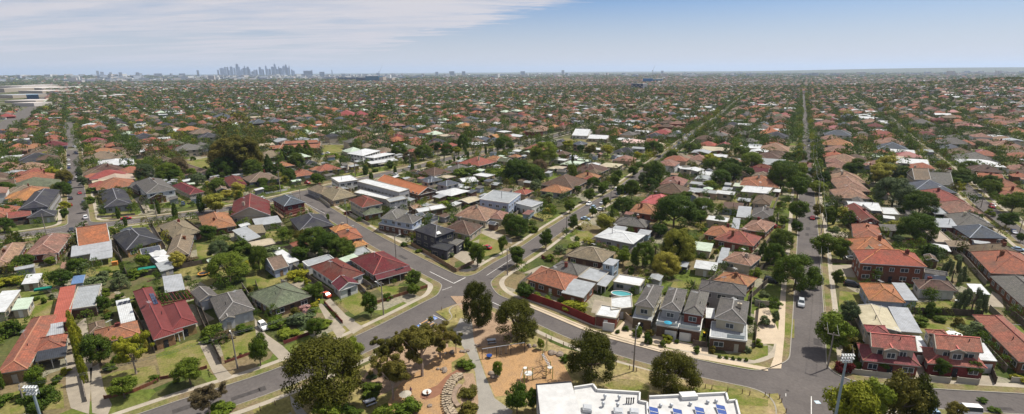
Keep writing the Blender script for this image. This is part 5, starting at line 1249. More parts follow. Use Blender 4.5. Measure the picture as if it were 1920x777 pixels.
def quads(pos, nrm, size, rs, elong=1.0, up=False):
    n = len(pos); rnd = rs.normal(size=(n, 3)); 
    if up: rnd = np.tile([0, 0, 1.0], (n, 1))+rnd*.25
    t = np.cross(nrm, rnd); t /= np.maximum(np.linalg.norm(t, axis=1), 1e-6)[:, None]; b = np.cross(nrm, t); s = (size*rs.uniform(.6, 1.25, n))[:, None]
    if up: t, b = b, t; 
    a1 = t*s*elong; b1 = b*s; return np.stack([pos-a1, pos-b1*.6, pos+a1, pos+b1*.6], 1)     # a leafy diamond
def crown_points(typ, rs, nleaf):
    """unit tree: height 1, spread 1; leaf centres and outward normals"""
    cl = []
    if typ == 'D':
        for _ in range(80):
            d = rs.normal(size=3); d /= np.linalg.norm(d); 
            if d[2] < -.82: d[2] *= -1
            kx = .41*(1+.38*abs(min(0, d[2]))); cl.append((d*np.array([kx, kx, .41])*rs.uniform(.84, 1)+[0, 0, .49], rs.uniform(.09, .15)))
    elif typ == 'R':
        for _ in range(42):
            d = rs.normal(size=3); d /= np.linalg.norm(d); k = rs.uniform(.45, 1); cl.append((d*np.array([.37, .37, .36])*k+[0, 0, .57], rs.uniform(.09, .16)))
    elif typ == 'E':
        for _ in range(9):
            a = rs.uniform(0, 6.28); rr = rs.uniform(.05, .34); c = np.array([rr*math.cos(a), rr*math.sin(a), rs.uniform(.5, .86)])
            for _ in range(7): cl.append((c+rs.normal(size=3)*np.array([.09, .09, .055]), rs.uniform(.05, .10)))
    elif typ == 'N':
        for _ in range(26):
            z = rs.uniform(.12, .97); w = .36*math.sin(math.pi*min(1, z*.95+.06))**.7; a = rs.uniform(0, 6.28); cl.append((np.array([w*math.cos(a)*.7, w*math.sin(a)*.7, z]), w*.45+.03))
    elif typ == 'C':
        for _ in range(60):
            z = rs.uniform(.10, .97); w = .46*(1-z)**.8+.03; a = rs.uniform(0, 6.28); k = rs.uniform(.5, 1); cl.append((np.array([w*k*math.cos(a), w*k*math.sin(a), z]), .05+.10*(1-z)))
    elif typ == 'S':
        for _ in range(22):
            a = rs.uniform(0, 6.28); k = rs.uniform(0, 1)**.5; z = rs.uniform(.1, .8)*(1.05-k*.5); cl.append((np.array([.38*k*math.cos(a), .38*k*math.sin(a), z]), rs.uniform(.12, .2)))
    elif typ == 'W':
        for _ in range(16):
            a = rs.uniform(0, 6.28); k = rs.uniform(.1, 1)**.6; zt = .95-.45*k*k+rs.uniform(-.08, .04)
            for q in range(7): cl.append((np.array([.40*k*math.cos(a)*(1+.04*q), .40*k*math.sin(a)*(1+.04*q), zt-q*.065*(.5+k)]), .055))
    C_ = np.array([c for c, _ in cl]); Rr = np.array([r_ for _, r_ in cl]); w = Rr**2; idx = rs.choice(len(cl), nleaf, p=w/w.sum())
    d = rs.normal(size=(nleaf, 3)); d /= np.linalg.norm(d, axis=1)[:, None]; k = rs.uniform(.55, 1.08, nleaf); sq = np.array([1, 1, .8]) if typ not in 'NW' else np.array([1, 1, 1.5])
    pos = C_[idx]+d*sq*(Rr[idx]*k)[:, None]; pos[:, 2] = np.maximum(pos[:, 2], .02)
    nr = d+rs.normal(size=(nleaf, 3))*.33; nr[:, 2] += .2; nr /= np.linalg.norm(nr, axis=1)[:, None]; return pos, nr, C_, Rr
SPEC = {'D': (24000, .0145), 'R': (8500, .0235), 'E': (14000, .0145), 'N': (2600, .042), 'C': (5000, .024), 'S': (2600, .046), 'W': (18000, .0135)}
def quad_mesh(name, Q4, material, extra=None):
    n = len(Q4); me = bpy.data.meshes.new(name); me.vertices.add(4*n); me.vertices.foreach_set('co', Q4.reshape(-1).astype(np.float32)); me.loops.add(4*n); me.loops.foreach_set('vertex_index', np.arange(4*n, dtype=np.int32)); me.polygons.add(n); me.polygons.foreach_set('loop_start', np.arange(0, 4*n, 4, dtype=np.int32)); me.polygons.foreach_set('loop_total', np.full(n, 4, dtype=np.int32))
    uvl = me.uv_layers.new(name='UVMap'); uvl.data.foreach_set('uv', np.repeat(nrg.random((n, 2)), 4, 0).astype(np.float32).ravel()); me.materials.append(material); me.update(calc_edges=True); return me
CROWN = {}; TRUNK = {}
def crown_mesh(typ, colr, var):
    key = (typ, colr, var)
    if key not in CROWN:
        rs = np.random.default_rng(hash((ord(typ), var)) % 9999+5); nl, sz = SPEC[typ]; pos, nr, _, _ = crown_points(typ, rs, nl)
        el = 1.5 if typ in 'EW' else 1.1; CROWN[key] = quad_mesh('crown', quads(pos, nr, sz, rs, el, typ == 'W'), LM[colr])
    return CROWN[key]
def trunk_mesh(typ, var, pale):
    key = (typ, var, pale)
    if key not in TRUNK:
        rs = np.random.default_rng(ord(typ)+var); _, _, Cc, Rr = crown_points(typ, np.random.default_rng(hash((ord(typ), var)) % 9999+5), 10); mb = MB(); tz = {'D': .4, 'R': .45, 'E': .42, 'N': .9, 'C': .95, 'S': .2, 'W': .5}[typ]; r0 = .028 if typ not in 'NC' else .02
        mb.tube((0, 0, -.01), (.01, 0, tz*.5), r0, r0*.75, 7); mb.tube((.01, 0, tz*.5), (0, .01, tz), r0*.75, r0*.55, 7)
        if typ not in 'NC':
            for i in range(0, len(Cc), max(1, len(Cc)//(9 if typ == 'E' else 7))):
                c = Cc[i]; m_ = np.array([0, .01, tz])*.5+c*.5+np.array([0, 0, -.03]); mb.tube((0, .005, tz*rs.uniform(.55, 1)), tuple(m_), r0*.5, r0*.32, 5); mb.tube(tuple(m_), tuple(c), r0*.32, r0*.12, 5)
        o = mb.build('trunk', M_gumbark if pale else M_bark); TRUNK[key] = o.data; bpy.data.objects.remove(o)
    return TRUNK[key]
KIND = {'D': ('dome_tree', 'dense domed tree', 'tree'), 'R': ('round_tree', 'round crowned tree', 'tree'), 'E': ('gum_tree', 'open crowned gum tree', 'tree'), 'N': ('columnar_tree', 'narrow upright tree', 'tree'), 'C': ('conifer', 'conical conifer', 'tree'), 'S': ('shrub', 'rounded shrub', 'shrub'), 'W': ('weeping_tree', 'feathery weeping tree', 'tree'), 'P': ('palm_tree', 'tall palm tree', 'tree')}
def place_tree(x, y, w, h, typ, colr, label=None, i=0, z=None, group=None):
    z = float(terr(x, y)) if z is None else z; var = i % 3; nm, noun, cat = KIND[typ]; root = empty(nm, x, y, z); a = (i*2.399) % 6.28
    for mname, me in (('trunk', trunk_mesh(typ, var, typ == 'E')), ('crown', crown_mesh(typ, colr, var))):
        o = bpy.data.objects.new(mname, me); COL.objects.link(o); o.parent = root
    root.scale = (w, w, h); root.rotation_euler = (0, 0, a)
    if label: tag(root, cat, label, group)
    else: later(root, LN[colr], noun, cat, group or ('shrubs in gardens' if typ == 'S' else 'suburban trees'), x, y, z+h*.5)
    return root
TREES = {
'B6': "440,735,420,325,D,dm 600,485,130,305,R,lt 800,520,190,318,E,ol 835,700,235,430,E,ol 1010,560,300,240,E,ol 930,470,150,255,E,ol 1120,450,190,250,E,ol 1215,410,95,280,E,ol 1350,258,175,-25,D,dm 450,850,190,688,R,lt 695,655,120,578,S,dk 905,800,170,660,S,md 365,312,125,185,R,md 140,240,130,170,S,md 200,305,110,240,S,lt 275,240,150,160,S,gg 350,162,60,120,S,lt 30,490,120,285,R,md 700,185,105,40,R,md 370,100,95,-25,R,dk 1275,495,95,435,S,md 1290,665,100,590,S,ol 1290,780,110,700,S,ol 1465,560,70,450,R,lt 240,190,60,110,S,ol 420,245,80,200,S,lt 300,150,60,100,S,pk 600,790,90,740,S,dk 550,760,80,720,S,dk 960,60,85,-20,R,md 780,790,120,690,S,md 700,560,60,530,S,gg 800,80,60,30,S,md 470,-10,50,-60,S,md 1340,180,60,150,S,ol",
'B7': "478,592,270,278,D,dm 975,672,268,403,D,dm 28,345,238,88,D,dm 380,142,145,62,S,ye 205,98,62,45,S,lt 152,62,50,33,S,lt 175,385,50,318,R,lt 825,348,44,245,S,md 320,455,55,405,S,md 30,780,160,600,R,md 125,760,85,618,R,md 80,80,120,0,R,dk 760,300,60,225,S,md 1120,405,40,355,S,md 915,365,35,315,S,md 1260,435,25,415,S,md 1300,440,22,420,S,md 1340,446,22,425,S,md 1380,450,22,430,S,md 1420,456,22,435,S,md 1530,240,60,170,S,gg 1000,345,25,310,S,md 640,285,24,250,S,md 460,760,40,720,S,md 1420,400,50,355,S,gg",
'B8': "380,395,215,150,R,lt 500,388,120,268,S,ol 488,235,122,92,R,gg 455,515,85,385,S,rd 690,522,80,425,R,md 792,520,85,418,R,md 1040,550,100,430,R,dk 1220,552,105,433,R,dk 480,920,300,560,R,ye 590,900,240,545,R,lt 790,900,260,520,R,ol 870,880,210,495,R,dm 1120,840,120,695,R,ol 985,185,75,80,S,dk 1230,165,130,-5,W,gg 1155,245,70,180,S,ol 1245,308,120,205,S,gg 1520,575,70,525,S,ye 930,235,80,180,S,md 1040,215,60,165,S,dk 1370,760,60,745,S,md 40,240,50,150,R,gg 560,500,40,440,S,md 1300,700,50,690,S,md 30,120,90,70,S,md",
'T4': "155,800,220,570,D,md 330,598,150,440,R,md 435,612,110,472,R,md 300,780,65,688,R,md 415,765,70,658,R,dk 170,450,75,365,R,dk 170,368,130,242,R,md 175,238,120,85,R,md 75,180,145,18,D,dk 190,105,90,18,R,lt 300,352,72,268,R,ol 360,400,80,280,R,dk 490,402,100,305,C,dk 455,358,100,262,S,yl 395,392,24,255,N,dk 890,500,190,318,D,md 910,340,170,228,D,dk 755,412,80,338,S,yl 675,150,150,40,R,yl 725,190,90,108,R,gg 750,290,200,165,D,gg 70,560,130,420,D,dk 30,645,110,505,D,md 95,610,80,555,S,yl 1440,412,110,325,R,md 1475,322,140,208,R,md 1350,232,110,108,R,md 1160,172,100,80,R,dk 780,522,70,448,R,gg 882,512,60,470,S,rd 990,592,130,495,S,dk 1115,740,110,600,W,gg 590,724,60,682,S,md 1530,500,50,438,R,dk 500,95,70,18,R,dk 545,75,70,8,R,dk 395,435,60,388,S,dk 1160,605,50,565,S,gg 1235,580,60,530,S,md 1040,600,40,540,C,dk 280,110,60,48,R,dk 335,140,65,65,R,dk 300,212,100,142,R,lt 70,300,50,245,R,dk 90,400,70,345,R,md 20,400,50,340,R,dk 665,360,50,310,S,br 1340,340,50,290,S,lt 460,235,40,190,C,dk 600,70,60,20,S,md 1090,200,70,150,S,md 850,680,60,650,S,md 640,210,60,170,C,dk",
'T3': "205,545,88,422,R,dk 350,325,72,238,R,md 370,432,68,332,R,dk 490,348,55,278,R,dk 567,292,52,220,R,dk 465,258,75,172,R,md 550,220,65,140,R,md 625,172,60,85,R,md 655,224,52,155,R,dk 30,650,115,518,R,dk 725,245,92,108,R,dk 787,162,50,75,R,gg 240,312,60,248,S,lt 210,325,50,285,S,yl 560,432,120,345,R,yl 670,325,110,230,D,dk 1000,640,178,418,D,yl 930,705,150,562,D,yl 1005,625,185,462,D,dk 790,665,125,500,D,dk 980,425,235,262,D,dk 1150,355,130,230,D,md 1130,392,100,328,R,md 862,168,110,8,C,dk 672,642,92,540,R,lt 560,524,80,470,S,pk 295,564,72,503,S,gg 225,612,52,558,S,lt 603,378,28,283,C,dk 470,510,80,472,S,yl 380,532,70,488,S,lt 30,475,130,345,D,dk 15,135,130,0,D,dk 110,132,120,28,D,dk 1320,132,120,18,D,dk 1210,72,90,0,D,md 1260,402,70,345,R,gg 150,182,70,120,R,gg 220,255,80,190,S,gg 1520,592,60,490,C,dk 1475,705,60,628,S,lt 1430,645,80,590,S,br 900,470,100,390,R,dk 1105,500,50,460,S,md 940,350,90,250,R,md 1210,470,60,450,S,dk 1050,270,90,200,R,md 740,190,60,150,S,md 1180,440,60,400,S,md 640,120,60,60,R,md 800,350,60,310,S,md 1390,560,60,520,S,md 620,560,60,520,S,md 1150,590,50,560,C,dk 1215,600,30,570,C,dk 380,760,60,730,S,md 70,420,40,380,S,md 130,440,50,380,S,md",
'T2': "360,575,160,408,D,dk 440,590,150,440,D,dk 525,605,150,478,D,dk 300,520,120,420,R,ol 270,622,112,528,R,dk 262,712,112,638,S,ye 190,458,72,388,S,lt 375,152,72,82,R,md 205,145,75,60,D,dk 80,85,62,-30,C,dk 140,102,80,8,C,dk 250,45,70,-25,D,dk 1345,652,115,500,R,md 1345,560,60,488,S,ye 1495,575,60,450,R,md 1290,545,60,460,S,md 1540,435,90,325,D,dk 665,92,32,34,N,dk 700,118,26,76,N,dk 846,92,22,40,N,dk 950,82,22,14,N,dk 815,52,34,4,N,dk 960,780,112,668,R,dk 682,722,72,688,S,lt 340,792,100,735,S,md 25,685,100,518,D,dk 110,600,140,535,S,gg 620,245,72,198,S,md 1150,292,90,248,S,lt 1152,592,80,562,S,gg 437,362,22,328,N,lt 900,524,38,490,S,md 1450,100,100,50,S,md 1060,40,60,12,S,ye 640,370,50,345,S,md 560,330,40,310,S,rd 1200,250,80,210,S,md 990,560,40,530,S,md 60,190,80,150,S,md 130,180,60,140,S,lt 260,740,50,700,S,lt",
'T1': "530,432,30,370,N,dk 765,402,24,348,N,dk 722,358,26,286,N,dk 1067,357,32,262,N,dk 1225,318,44,210,N,dk 1467,288,40,196,N,dk 967,328,24,250,N,dk 75,502,52,408,C,dk 122,512,42,428,C,dk 165,662,112,582,R,dk 480,705,122,588,R,md 390,780,130,668,R,dk 310,642,62,585,R,lt 872,655,82,568,R,lt 825,715,110,650,S,md 1090,665,100,558,R,yl 1160,622,82,565,S,br 1400,745,205,568,D,md 1340,602,120,488,D,gg 1270,485,105,412,R,dk 1460,592,122,518,R,dk 735,780,105,678,C,gg 630,712,62,665,S,gg 580,762,112,705,S,gg 1310,325,140,278,R,yl 1380,242,75,185,R,yl 1450,222,80,132,R,yl 1455,285,60,170,R,yl 1320,200,90,128,D,dk 1200,155,90,88,R,gg 1030,125,120,58,D,md 1090,92,90,0,D,br 390,225,75,130,D,dk 395,292,50,235,S,ye 398,368,46,285,R,md 400,135,70,58,D,ol 330,105,60,50,S,ye 30,445,95,350,D,dk 45,215,90,138,D,md 690,445,42,402,S,yl 510,165,55,95,R,gg 525,320,40,250,R,gg 490,120,40,40,R,gg 500,75,44,-5,R,ol 545,265,50,200,S,md 570,200,60,150,S,md 110,640,50,600,S,md 215,740,90,690,S,ye 60,760,120,700,S,ye 180,770,80,720,S,dk 880,80,90,10,D,dk 790,70,50,20,S,md 1260,170,40,130,S,gg 540,500,60,470,S,md 650,690,50,660,S,md 790,690,60,655,S,gg 1200,630,60,600,S,dk 1520,560,80,510,S,md 1160,505,40,480,S,lt 290,540,40,510,S,md 1060,640,50,600,S,dk 30,350,90,260,R,dk 250,240,60,210,S,dk",
'B5': "615,485,172,278,R,dk 830,540,190,285,E,ye 760,685,165,528,R,md 1160,605,165,412,R,md 240,655,110,468,R,lt 270,820,190,590,R,dk 715,455,56,385,S,md 670,512,62,445,S,dk 1290,305,100,185,S,md 1370,325,100,250,S,br 1487,278,82,204,S,md 1280,810,195,588,E,br 935,578,56,525,S,md 640,155,80,50,R,md 885,400,40,265,C,yl 520,585,46,420,N,ye 500,520,46,350,N,ye 485,460,46,290,N,ye 470,400,46,240,N,ye 492,378,46,230,N,ye 462,345,46,190,N,ye 450,300,46,145,N,ye 510,175,80,130,S,rd 90,300,100,180,S,dk 40,270,60,200,S,md 10,620,50,480,S,dk 0,720,120,620,S,md 130,700,60,630,S,dk 720,110,60,40,S,dk 1340,780,140,735,S,lt 860,290,40,240,S,dk 1390,455,24,420,S,dk 1420,440,20,415,S,dk 1460,425,20,400,S,dk 1495,418,20,398,S,dk 1250,345,60,300,S,md 345,590,50,520,S,md 630,60,60,-10,S,md 270,105,30,60,S,md 215,85,40,55,S,md",
'G1': "1265,500,90,288,C,dk 1150,330,75,195,C,dk 1085,300,60,220,C,dk 1080,340,100,260,D,md 840,500,120,395,D,dk 1380,480,200,320,D,br 1520,520,110,330,D,ol 1330,680,140,520,D,gg 1490,690,110,580,D,md 500,580,120,450,D,gg 520,460,110,370,D,md 480,660,130,560,R,ye 475,720,70,660,S,br 590,560,60,400,R,ol 590,700,110,580,D,ol 590,790,110,690,D,dk 590,340,90,270,D,dk 730,370,90,290,R,md 740,480,50,440,R,ol 735,600,90,450,R,gg 105,480,120,385,D,dk 60,470,60,370,C,dk 200,350,90,320,S,dk 145,275,55,240,S,dk 700,250,80,180,R,lt 510,250,120,185,D,dk 60,650,80,560,D,md 1030,200,60,100,C,dk 415,130,40,75,C,dk 1200,450,120,300,D,dk",
'G2': "620,620,340,262,E,ol 560,600,330,290,D,ol 700,600,260,310,D,ol 610,350,330,165,D,ol 830,340,165,170,D,ol 730,520,160,270,D,ol 830,420,120,280,E,ol 940,290,120,140,D,dk 500,640,200,500,D,dk 760,640,160,480,D,dk 460,560,150,300,D,gg 30,330,90,220,D,ye 100,320,110,230,D,ye 170,345,100,290,D,lt 310,360,100,280,D,lt 330,450,120,350,D,gg 70,600,150,490,D,br 30,680,120,580,D,dk 190,640,90,585,R,lt 250,720,110,620,D,gg 390,660,110,600,D,dk 500,560,60,440,S,ye 900,600,100,450,C,dk 1000,600,110,500,C,dk 1150,560,140,420,D,dk 1250,470,110,315,C,md 1180,470,110,340,C,md 1080,480,140,420,D,dk 1250,270,90,180,R,lt 1360,280,90,190,R,md 1440,300,120,200,D,dk 1400,370,110,285,D,br 1530,260,130,150,D,dk 1115,310,90,255,R,yl 1200,305,70,260,R,yl 1090,660,110,580,R,dk 1320,710,70,610,R,md 1380,700,60,630,R,md 850,730,100,670,R,dk 630,740,90,680,R,yl 640,780,80,725,R,yl 720,720,60,650,S,ye 810,770,70,720,S,ye 340,740,60,670,S,ye 440,760,130,690,R,md 1260,80,150,-20,D,md 1480,470,110,400,S,lt 540,240,100,180,D,dk 150,720,1,1,S,md 310,580,40,530,S,md 205,490,40,440,S,dk",
'G3': "420,190,250,15,D,dk 730,150,130,60,E,md 240,370,170,215,D,dk 380,380,140,230,D,gg 60,330,160,170,D,dk 120,310,120,200,D,gg 530,450,130,330,D,md 750,490,150,350,D,dk 880,460,120,320,E,dk 960,440,110,340,D,md 1110,420,90,250,D,md 620,510,110,420,D,br 1050,440,90,360,R,ye 1060,230,90,160,D,md 1240,260,160,140,D,gg 1385,200,55,115,C,dk 1470,220,110,125,D,md 1480,420,160,300,D,md 1540,350,80,270,R,md 810,570,75,505,R,ye 1070,505,46,450,R,md 985,520,60,470,S,md 1135,440,28,365,N,dk 1155,475,24,410,N,dk 1315,440,26,370,N,dk 1030,500,22,455,N,dk 490,610,30,545,N,dk 650,600,36,510,N,dk 272,665,40,600,N,dk 450,580,55,495,R,dk 225,620,60,540,R,dk 310,595,50,545,S,dk 30,360,90,290,D,lt 700,240,130,190,D,md 1000,320,80,280,D,dk 1390,620,140,550,S,md 1450,620,110,570,S,lt 1050,640,200,590,S,dk 1180,640,160,590,S,dk 1290,680,110,640,S,md 15,520,60,450,D,md 270,110,60,75,R,yl 80,110,60,75,D,dk 1460,80,60,40,D,dk 1340,60,60,10,R,dk",
'G4': "290,530,230,385,D,lt 60,680,220,490,D,dk 210,700,160,560,D,dk 250,590,120,520,D,br 550,580,30,420,E,md 710,450,110,345,R,ol 870,450,120,390,R,ye 940,390,110,300,D,dk 620,420,80,360,R,dk 500,400,110,340,R,ye 230,360,120,290,R,md 350,380,110,310,R,md 1140,480,80,430,R,ye 1100,640,110,540,R,md 930,720,85,620,R,md 1000,790,90,720,R,dk 1290,680,200,510,D,dk 1180,700,60,600,R,gg 1090,790,130,670,D,md 1260,770,130,690,D,dk 1450,520,100,395,D,dk 1400,400,80,330,D,ye 1290,450,150,330,D,md 1460,320,110,250,D,md 1170,550,110,495,S,dk 210,155,110,60,D,dk 370,80,150,0,D,gg 580,220,60,130,D,md 430,230,60,150,C,dk 490,260,30,190,N,dk 670,200,34,180,N,dk 700,175,20,120,N,dk 905,140,22,95,N,dk 1130,130,110,50,D,dk 1260,120,90,60,D,md 1500,120,60,60,D,dk 1530,360,70,280,D,dk 210,790,120,680,R,gg 1105,530,20,455,C,yl 550,690,90,520,R,lt 640,500,60,460,S,md 1310,120,70,60,S,md 830,780,110,700,R,lt 740,740,110,650,D,md 600,790,80,740,R,md",
'G5': "620,580,180,425,D,lt 420,650,200,520,D,dk 250,570,160,490,R,ye 900,700,230,520,D,dk 1060,640,120,520,D,md 1050,770,190,612,D,md 1060,510,110,400,D,md 1070,410,90,345,R,ye 1060,330,120,245,D,md 1060,270,80,210,D,lt 1065,220,80,125,D,md 1060,80,80,20,D,lt 1060,120,60,90,R,ye 975,270,100,180,D,md 920,380,90,310,D,md 960,500,90,450,D,md 680,330,150,250,D,dk 560,360,70,290,D,dk 620,240,110,140,D,md 700,130,110,50,D,dk 790,110,60,60,D,dk 300,120,60,10,R,ye 370,110,80,40,D,dk 250,200,90,145,R,md 60,200,60,100,D,dk 130,220,80,150,R,md 180,320,120,240,D,dk 60,420,100,340,D,dk 310,400,40,330,D,dk 340,720,160,650,D,md 240,770,110,710,D,lt 580,660,120,600,D,dk 460,350,60,295,D,md 520,460,110,380,D,md 1170,150,90,80,R,gg 1190,110,90,20,D,dk 1170,240,90,190,R,md 1170,300,100,245,R,lt 1160,360,80,300,R,gg 1160,440,80,370,R,dk 1220,450,60,370,D,dk 1230,560,80,470,R,md 1160,540,60,475,R,md 1180,650,90,560,R,gg 1270,720,110,590,D,dk 1220,790,140,700,R,lt 1350,640,90,580,S,br 1510,620,110,515,D,dk 1535,400,60,330,R,dk 1270,260,70,180,D,gg 1310,200,60,150,R,md 1470,120,110,40,D,yl 1050,570,80,520,R,dk 1390,210,1,1,S,md 1310,350,50,320,S,ye 840,590,60,500,D,ol",
'G6': "930,530,150,410,D,md 800,590,120,480,R,lt 870,550,70,485,R,lt 1040,620,140,495,D,md 960,700,150,600,D,dk 1230,770,160,650,D,dk 1040,300,140,205,D,md 770,420,150,330,D,dk 690,360,110,275,D,dk 700,540,110,465,D,dk 600,290,130,200,D,md 510,220,110,140,D,dk 430,250,70,190,C,dk 480,245,50,195,C,dk 740,250,60,205,D,dk 600,460,80,392,R,ye 550,390,90,350,S,br 640,390,90,340,R,md 370,120,90,75,D,md 415,180,70,125,R,md 345,190,60,145,D,br 200,120,80,65,D,md 320,75,60,25,D,dk 150,320,100,262,D,dk 60,370,110,290,D,md 130,440,130,340,D,md 170,480,120,400,D,dk 230,520,110,440,D,dk 60,250,110,190,D,gg 290,620,200,540,R,yl 330,650,150,580,D,gg 320,740,110,650,D,dk 200,700,100,600,D,dk 450,660,130,610,D,dk 1310,265,100,190,D,md 1500,350,130,255,D,md 1190,310,110,230,D,br 1110,370,70,310,R,gg 1340,500,90,440,D,dk 1420,540,110,470,D,md 1000,190,70,160,R,dk 1080,210,80,160,D,dk 880,220,60,165,D,dk 770,215,60,165,D,dk 1120,120,90,60,D,md 900,60,60,20,D,md 1230,40,110,0,D,dk 1370,380,60,440,S,md 1290,450,90,410,S,gg 930,750,110,680,D,md 1110,720,60,660,R,dk 860,680,80,630,R,dk 470,460,40,420,S,dk 520,290,60,240,R,md 20,400,50,320,R,md 1540,600,50,560,D,md 30,570,110,500,D,dk 590,600,40,565,C,dk 20,760,60,700,S,md 240,790,60,740,R,md",
}
TL = []
for k, s in TREES.items():
    for q in s.split():
        t = q.split(','); bx, by, w, ty = map(float, t[:4])
        if w < 5: continue
        px, py = S(k, bx, by); p = P(px, py); d = np.hypot(*p); w_ = w/C[k][2]*float(np.array([p[0], p[1], -CH*.92])@fw)/F; 
        if d > 560: g = float(terr(*p))
        else: g = 0
        h = (ztop(p[0], p[1], *S(k, bx, ty))-g); back = w_*.25
        h = max(1.0, min(h*1.02, 26)); dirn = p/d
        if t[4] not in 'NC': p = p+dirn*back*.35; h = max(1.0, h-back*.35*CH/d)
        w_ *= 1.35 if t[4] == 'W' else (1.15 if t[4] in 'RD' else 1.22)
        if t[4] in 'RDS': h = max(h, w_*(.8 if t[4] != 'S' else .5))
        TL.append((d, p, w_, h*(1.04 if t[4] != 'S' else 1.0), t[4], t[5]))
SPECIAL = {}
TL.sort(key=lambda q: q[0]); print('hand trees', len(TL), 'heights', sorted(round(t[3], 1) for t in TL)[-12:])
TGRID = {}
def tocc(x, y, r): TGRID.setdefault((int(x//14), int(y//14)), []).append((x, y, r))
def thit(x, y, r):
    i, j = int(x//14), int(y//14)
    return any((q[0]-x)**2+(q[1]-y)**2 < (q[2]+r)**2 for a in (i-1, i, i+1) for b in (j-1, j, j+1) for q in TGRID.get((a, b), ()))
def palm(k, x, y, ty):
    p = Q(k, x, y); h = ztop(p[0], p[1], *S(k, x, ty)); root = empty('palm_tree', *p, 0, 'tree', 'tall shaggy palm tree before the dark tree right of the tan brown roof'); q = MB(); q.tube((*p, 0), (*p, h*.85), .25, .2, 7); child(q, 'trunk', M_bark, root); q = MB(); r = random.Random(4)
    for i in range(26):
        a = i*2.4; el = r.uniform(-.6, 1.1); o = Vector((*p, h*.86)); dx = Vector((math.cos(a), math.sin(a), 0)); prev = o
        for s in range(1, 5):
            t = s/4; cur = o+dx*1.9*t*math.cos(el*.7)+Vector((0, 0, math.sin(el)*1.7*t-1.2*t*t)); q.beam(prev, cur, .4*(1.15-t), .03); prev = cur
    child(q, 'crown', LM['md'], root)
palm('T3', 865, 640, 500)
ntree = nshrub = 0; STUFF_T = []
for i, (d, p, w, h, ty, c) in enumerate(TL):
    tocc(p[0], p[1], w*.42)
    if ty == 'S': 
        if nshrub < 290: place_tree(p[0], p[1], w, h, ty, c, i=i); nshrub += 1
        else: STUFF_T.append((p[0], p[1], w, h, c))
    elif ntree < 299: place_tree(p[0], p[1], w, h, ty, c, i=i); ntree += 1
    else: STUFF_T.append((p[0], p[1], w, h, c))
print('trees', ntree, 'shrubs', nshrub, 'stuff', len(STUFF_T))

SOFT = [[tuple(Q(k, *q) if not isinstance(q[0], str) else Q(*q)) for q in pl] for k, pl in DRV+LWN]
def free(x, y, w):
    if hits(x, y, w*.30) or thit(x, y, w*.3) or road_d(x, y) < 4.2: return False
    if in_poly(x, y, PARKP): return False
    return not any(in_poly(x, y, pl) for pl in SOFT)
PARKP = [tuple(p) for p in park]
k_ = 0
for _ in range(9000):
    if nshrub >= 296: break
    a_ = nrg.uniform(-.80, .80); r_ = math.sqrt(nrg.uniform(85**2, 215**2)); x, y = r_*math.sin(a_), r_*math.cos(a_)
    w = nrg.uniform(1.6, 3.4)
    if free(x, y, w): place_tree(x, y, w, w*nrg.uniform(.6, 1.1), 'S', str(nrg.choice(['dk', 'md', 'md', 'lt', 'gg', 'ol', 'ye'])), i=int(nrg.integers(0, 999))); tocc(x, y, w*.5); nshrub += 1

# sheds and lot-line fences in the back yards
for _ in range(6000):
    if NSHED >= 210: break
    a_ = nrg.uniform(-.82, .86); r_ = math.sqrt(nrg.uniform(125**2, 420**2)); x, y = r_*math.sin(a_), r_*math.cos(a_); px = proj(x, y, 0)[0]
    if road_d(x, y) < 13 or hits(x, y, 3.2) or thit(x, y, 2.0) or in_poly(x, y, PARKP) or any(in_poly(x, y, pl) for pl in SOFT): continue
    rr = random.Random(NSHED+900); yaw = yaw_at(px); L1 = rr.uniform(3.2, 6); L2 = rr.uniform(3, 6.5); c = rr.choice('wssssgqbpgka')
    make_house('shed', None, [dict(R=local_rect((x, y), L1, L2, yaw), h=2.5+rr.uniform(0, .4), typ=rr.choice(['skl', 'skl', 'gx', 'gy']), rc=c, wc=rr.choice(['cream', 'grey', 'brown', 'blue', 'white']), base=0, chim=0, nowin=1)], False, 'shed', 'back yard sheds', seed=5000+NSHED, look=LOOK[c]+' roofed small'); NSHED += 1
M_pal0 = mat('paling_timber', (0.13, 0.105, 0.085), .9, .3, .8); M_palg0 = mat('grey_paling', (0.24, 0.21, 0.18), .9, .25, .8); nf = 0
for d, R, cat in sorted(HREC, key=lambda q: q[0]):
    if cat in ('shed', 'garage', 'carport') or d > 430 or nf > 240: continue
    O, e1, e2, L1, L2 = R; rr = random.Random(int(d*100))
    if L2 > 26 or L1 > 26: continue
    for sd in (-1, 1):
        c = O+e1*(L1/2+sd*(L1/2+rr.uniform(1.5, 2.6)))+e2*L2/2; a = c-e2*(L2/2+rr.uniform(0, 4)); b = c+e2*(L2/2+rr.uniform(4, 12)); ps = [a+(b-a)*t for t in np.linspace(0, 1, 9)]
        ok = [road_d(*q) > 4.6 and not hits(q[0], q[1], -.4) and not in_poly(q[0], q[1], PARKP) and not any(in_poly(q[0], q[1], pl) for pl in SOFT) for q in ps]
        if sum(ok) < 5: continue
        i0 = ok.index(True); i1 = i0
        while i1+1 < 9 and ok[i1+1]: i1 += 1
        if i1-i0 < 3: continue
        a, b = ps[i0], ps[i1]; q = MB(); dk = rr.random() < .6; h = rr.uniform(1.6, 1.9); q.beam((*a, h/2), (*b, h/2), .08, h)
        n = max(1, int(np.hypot(*(b-a))/2.4)); q.o = (*((a+b)/2), 0); o = q.build('fence', M_pal0 if dk else M_palg0); later(o, 'dark timber' if dk else 'grey timber', 'side fence', 'fence', 'garden fences and walls', *((a+b)/2), 1); nf += 1
print('sheds', NSHED, 'fences', nf)
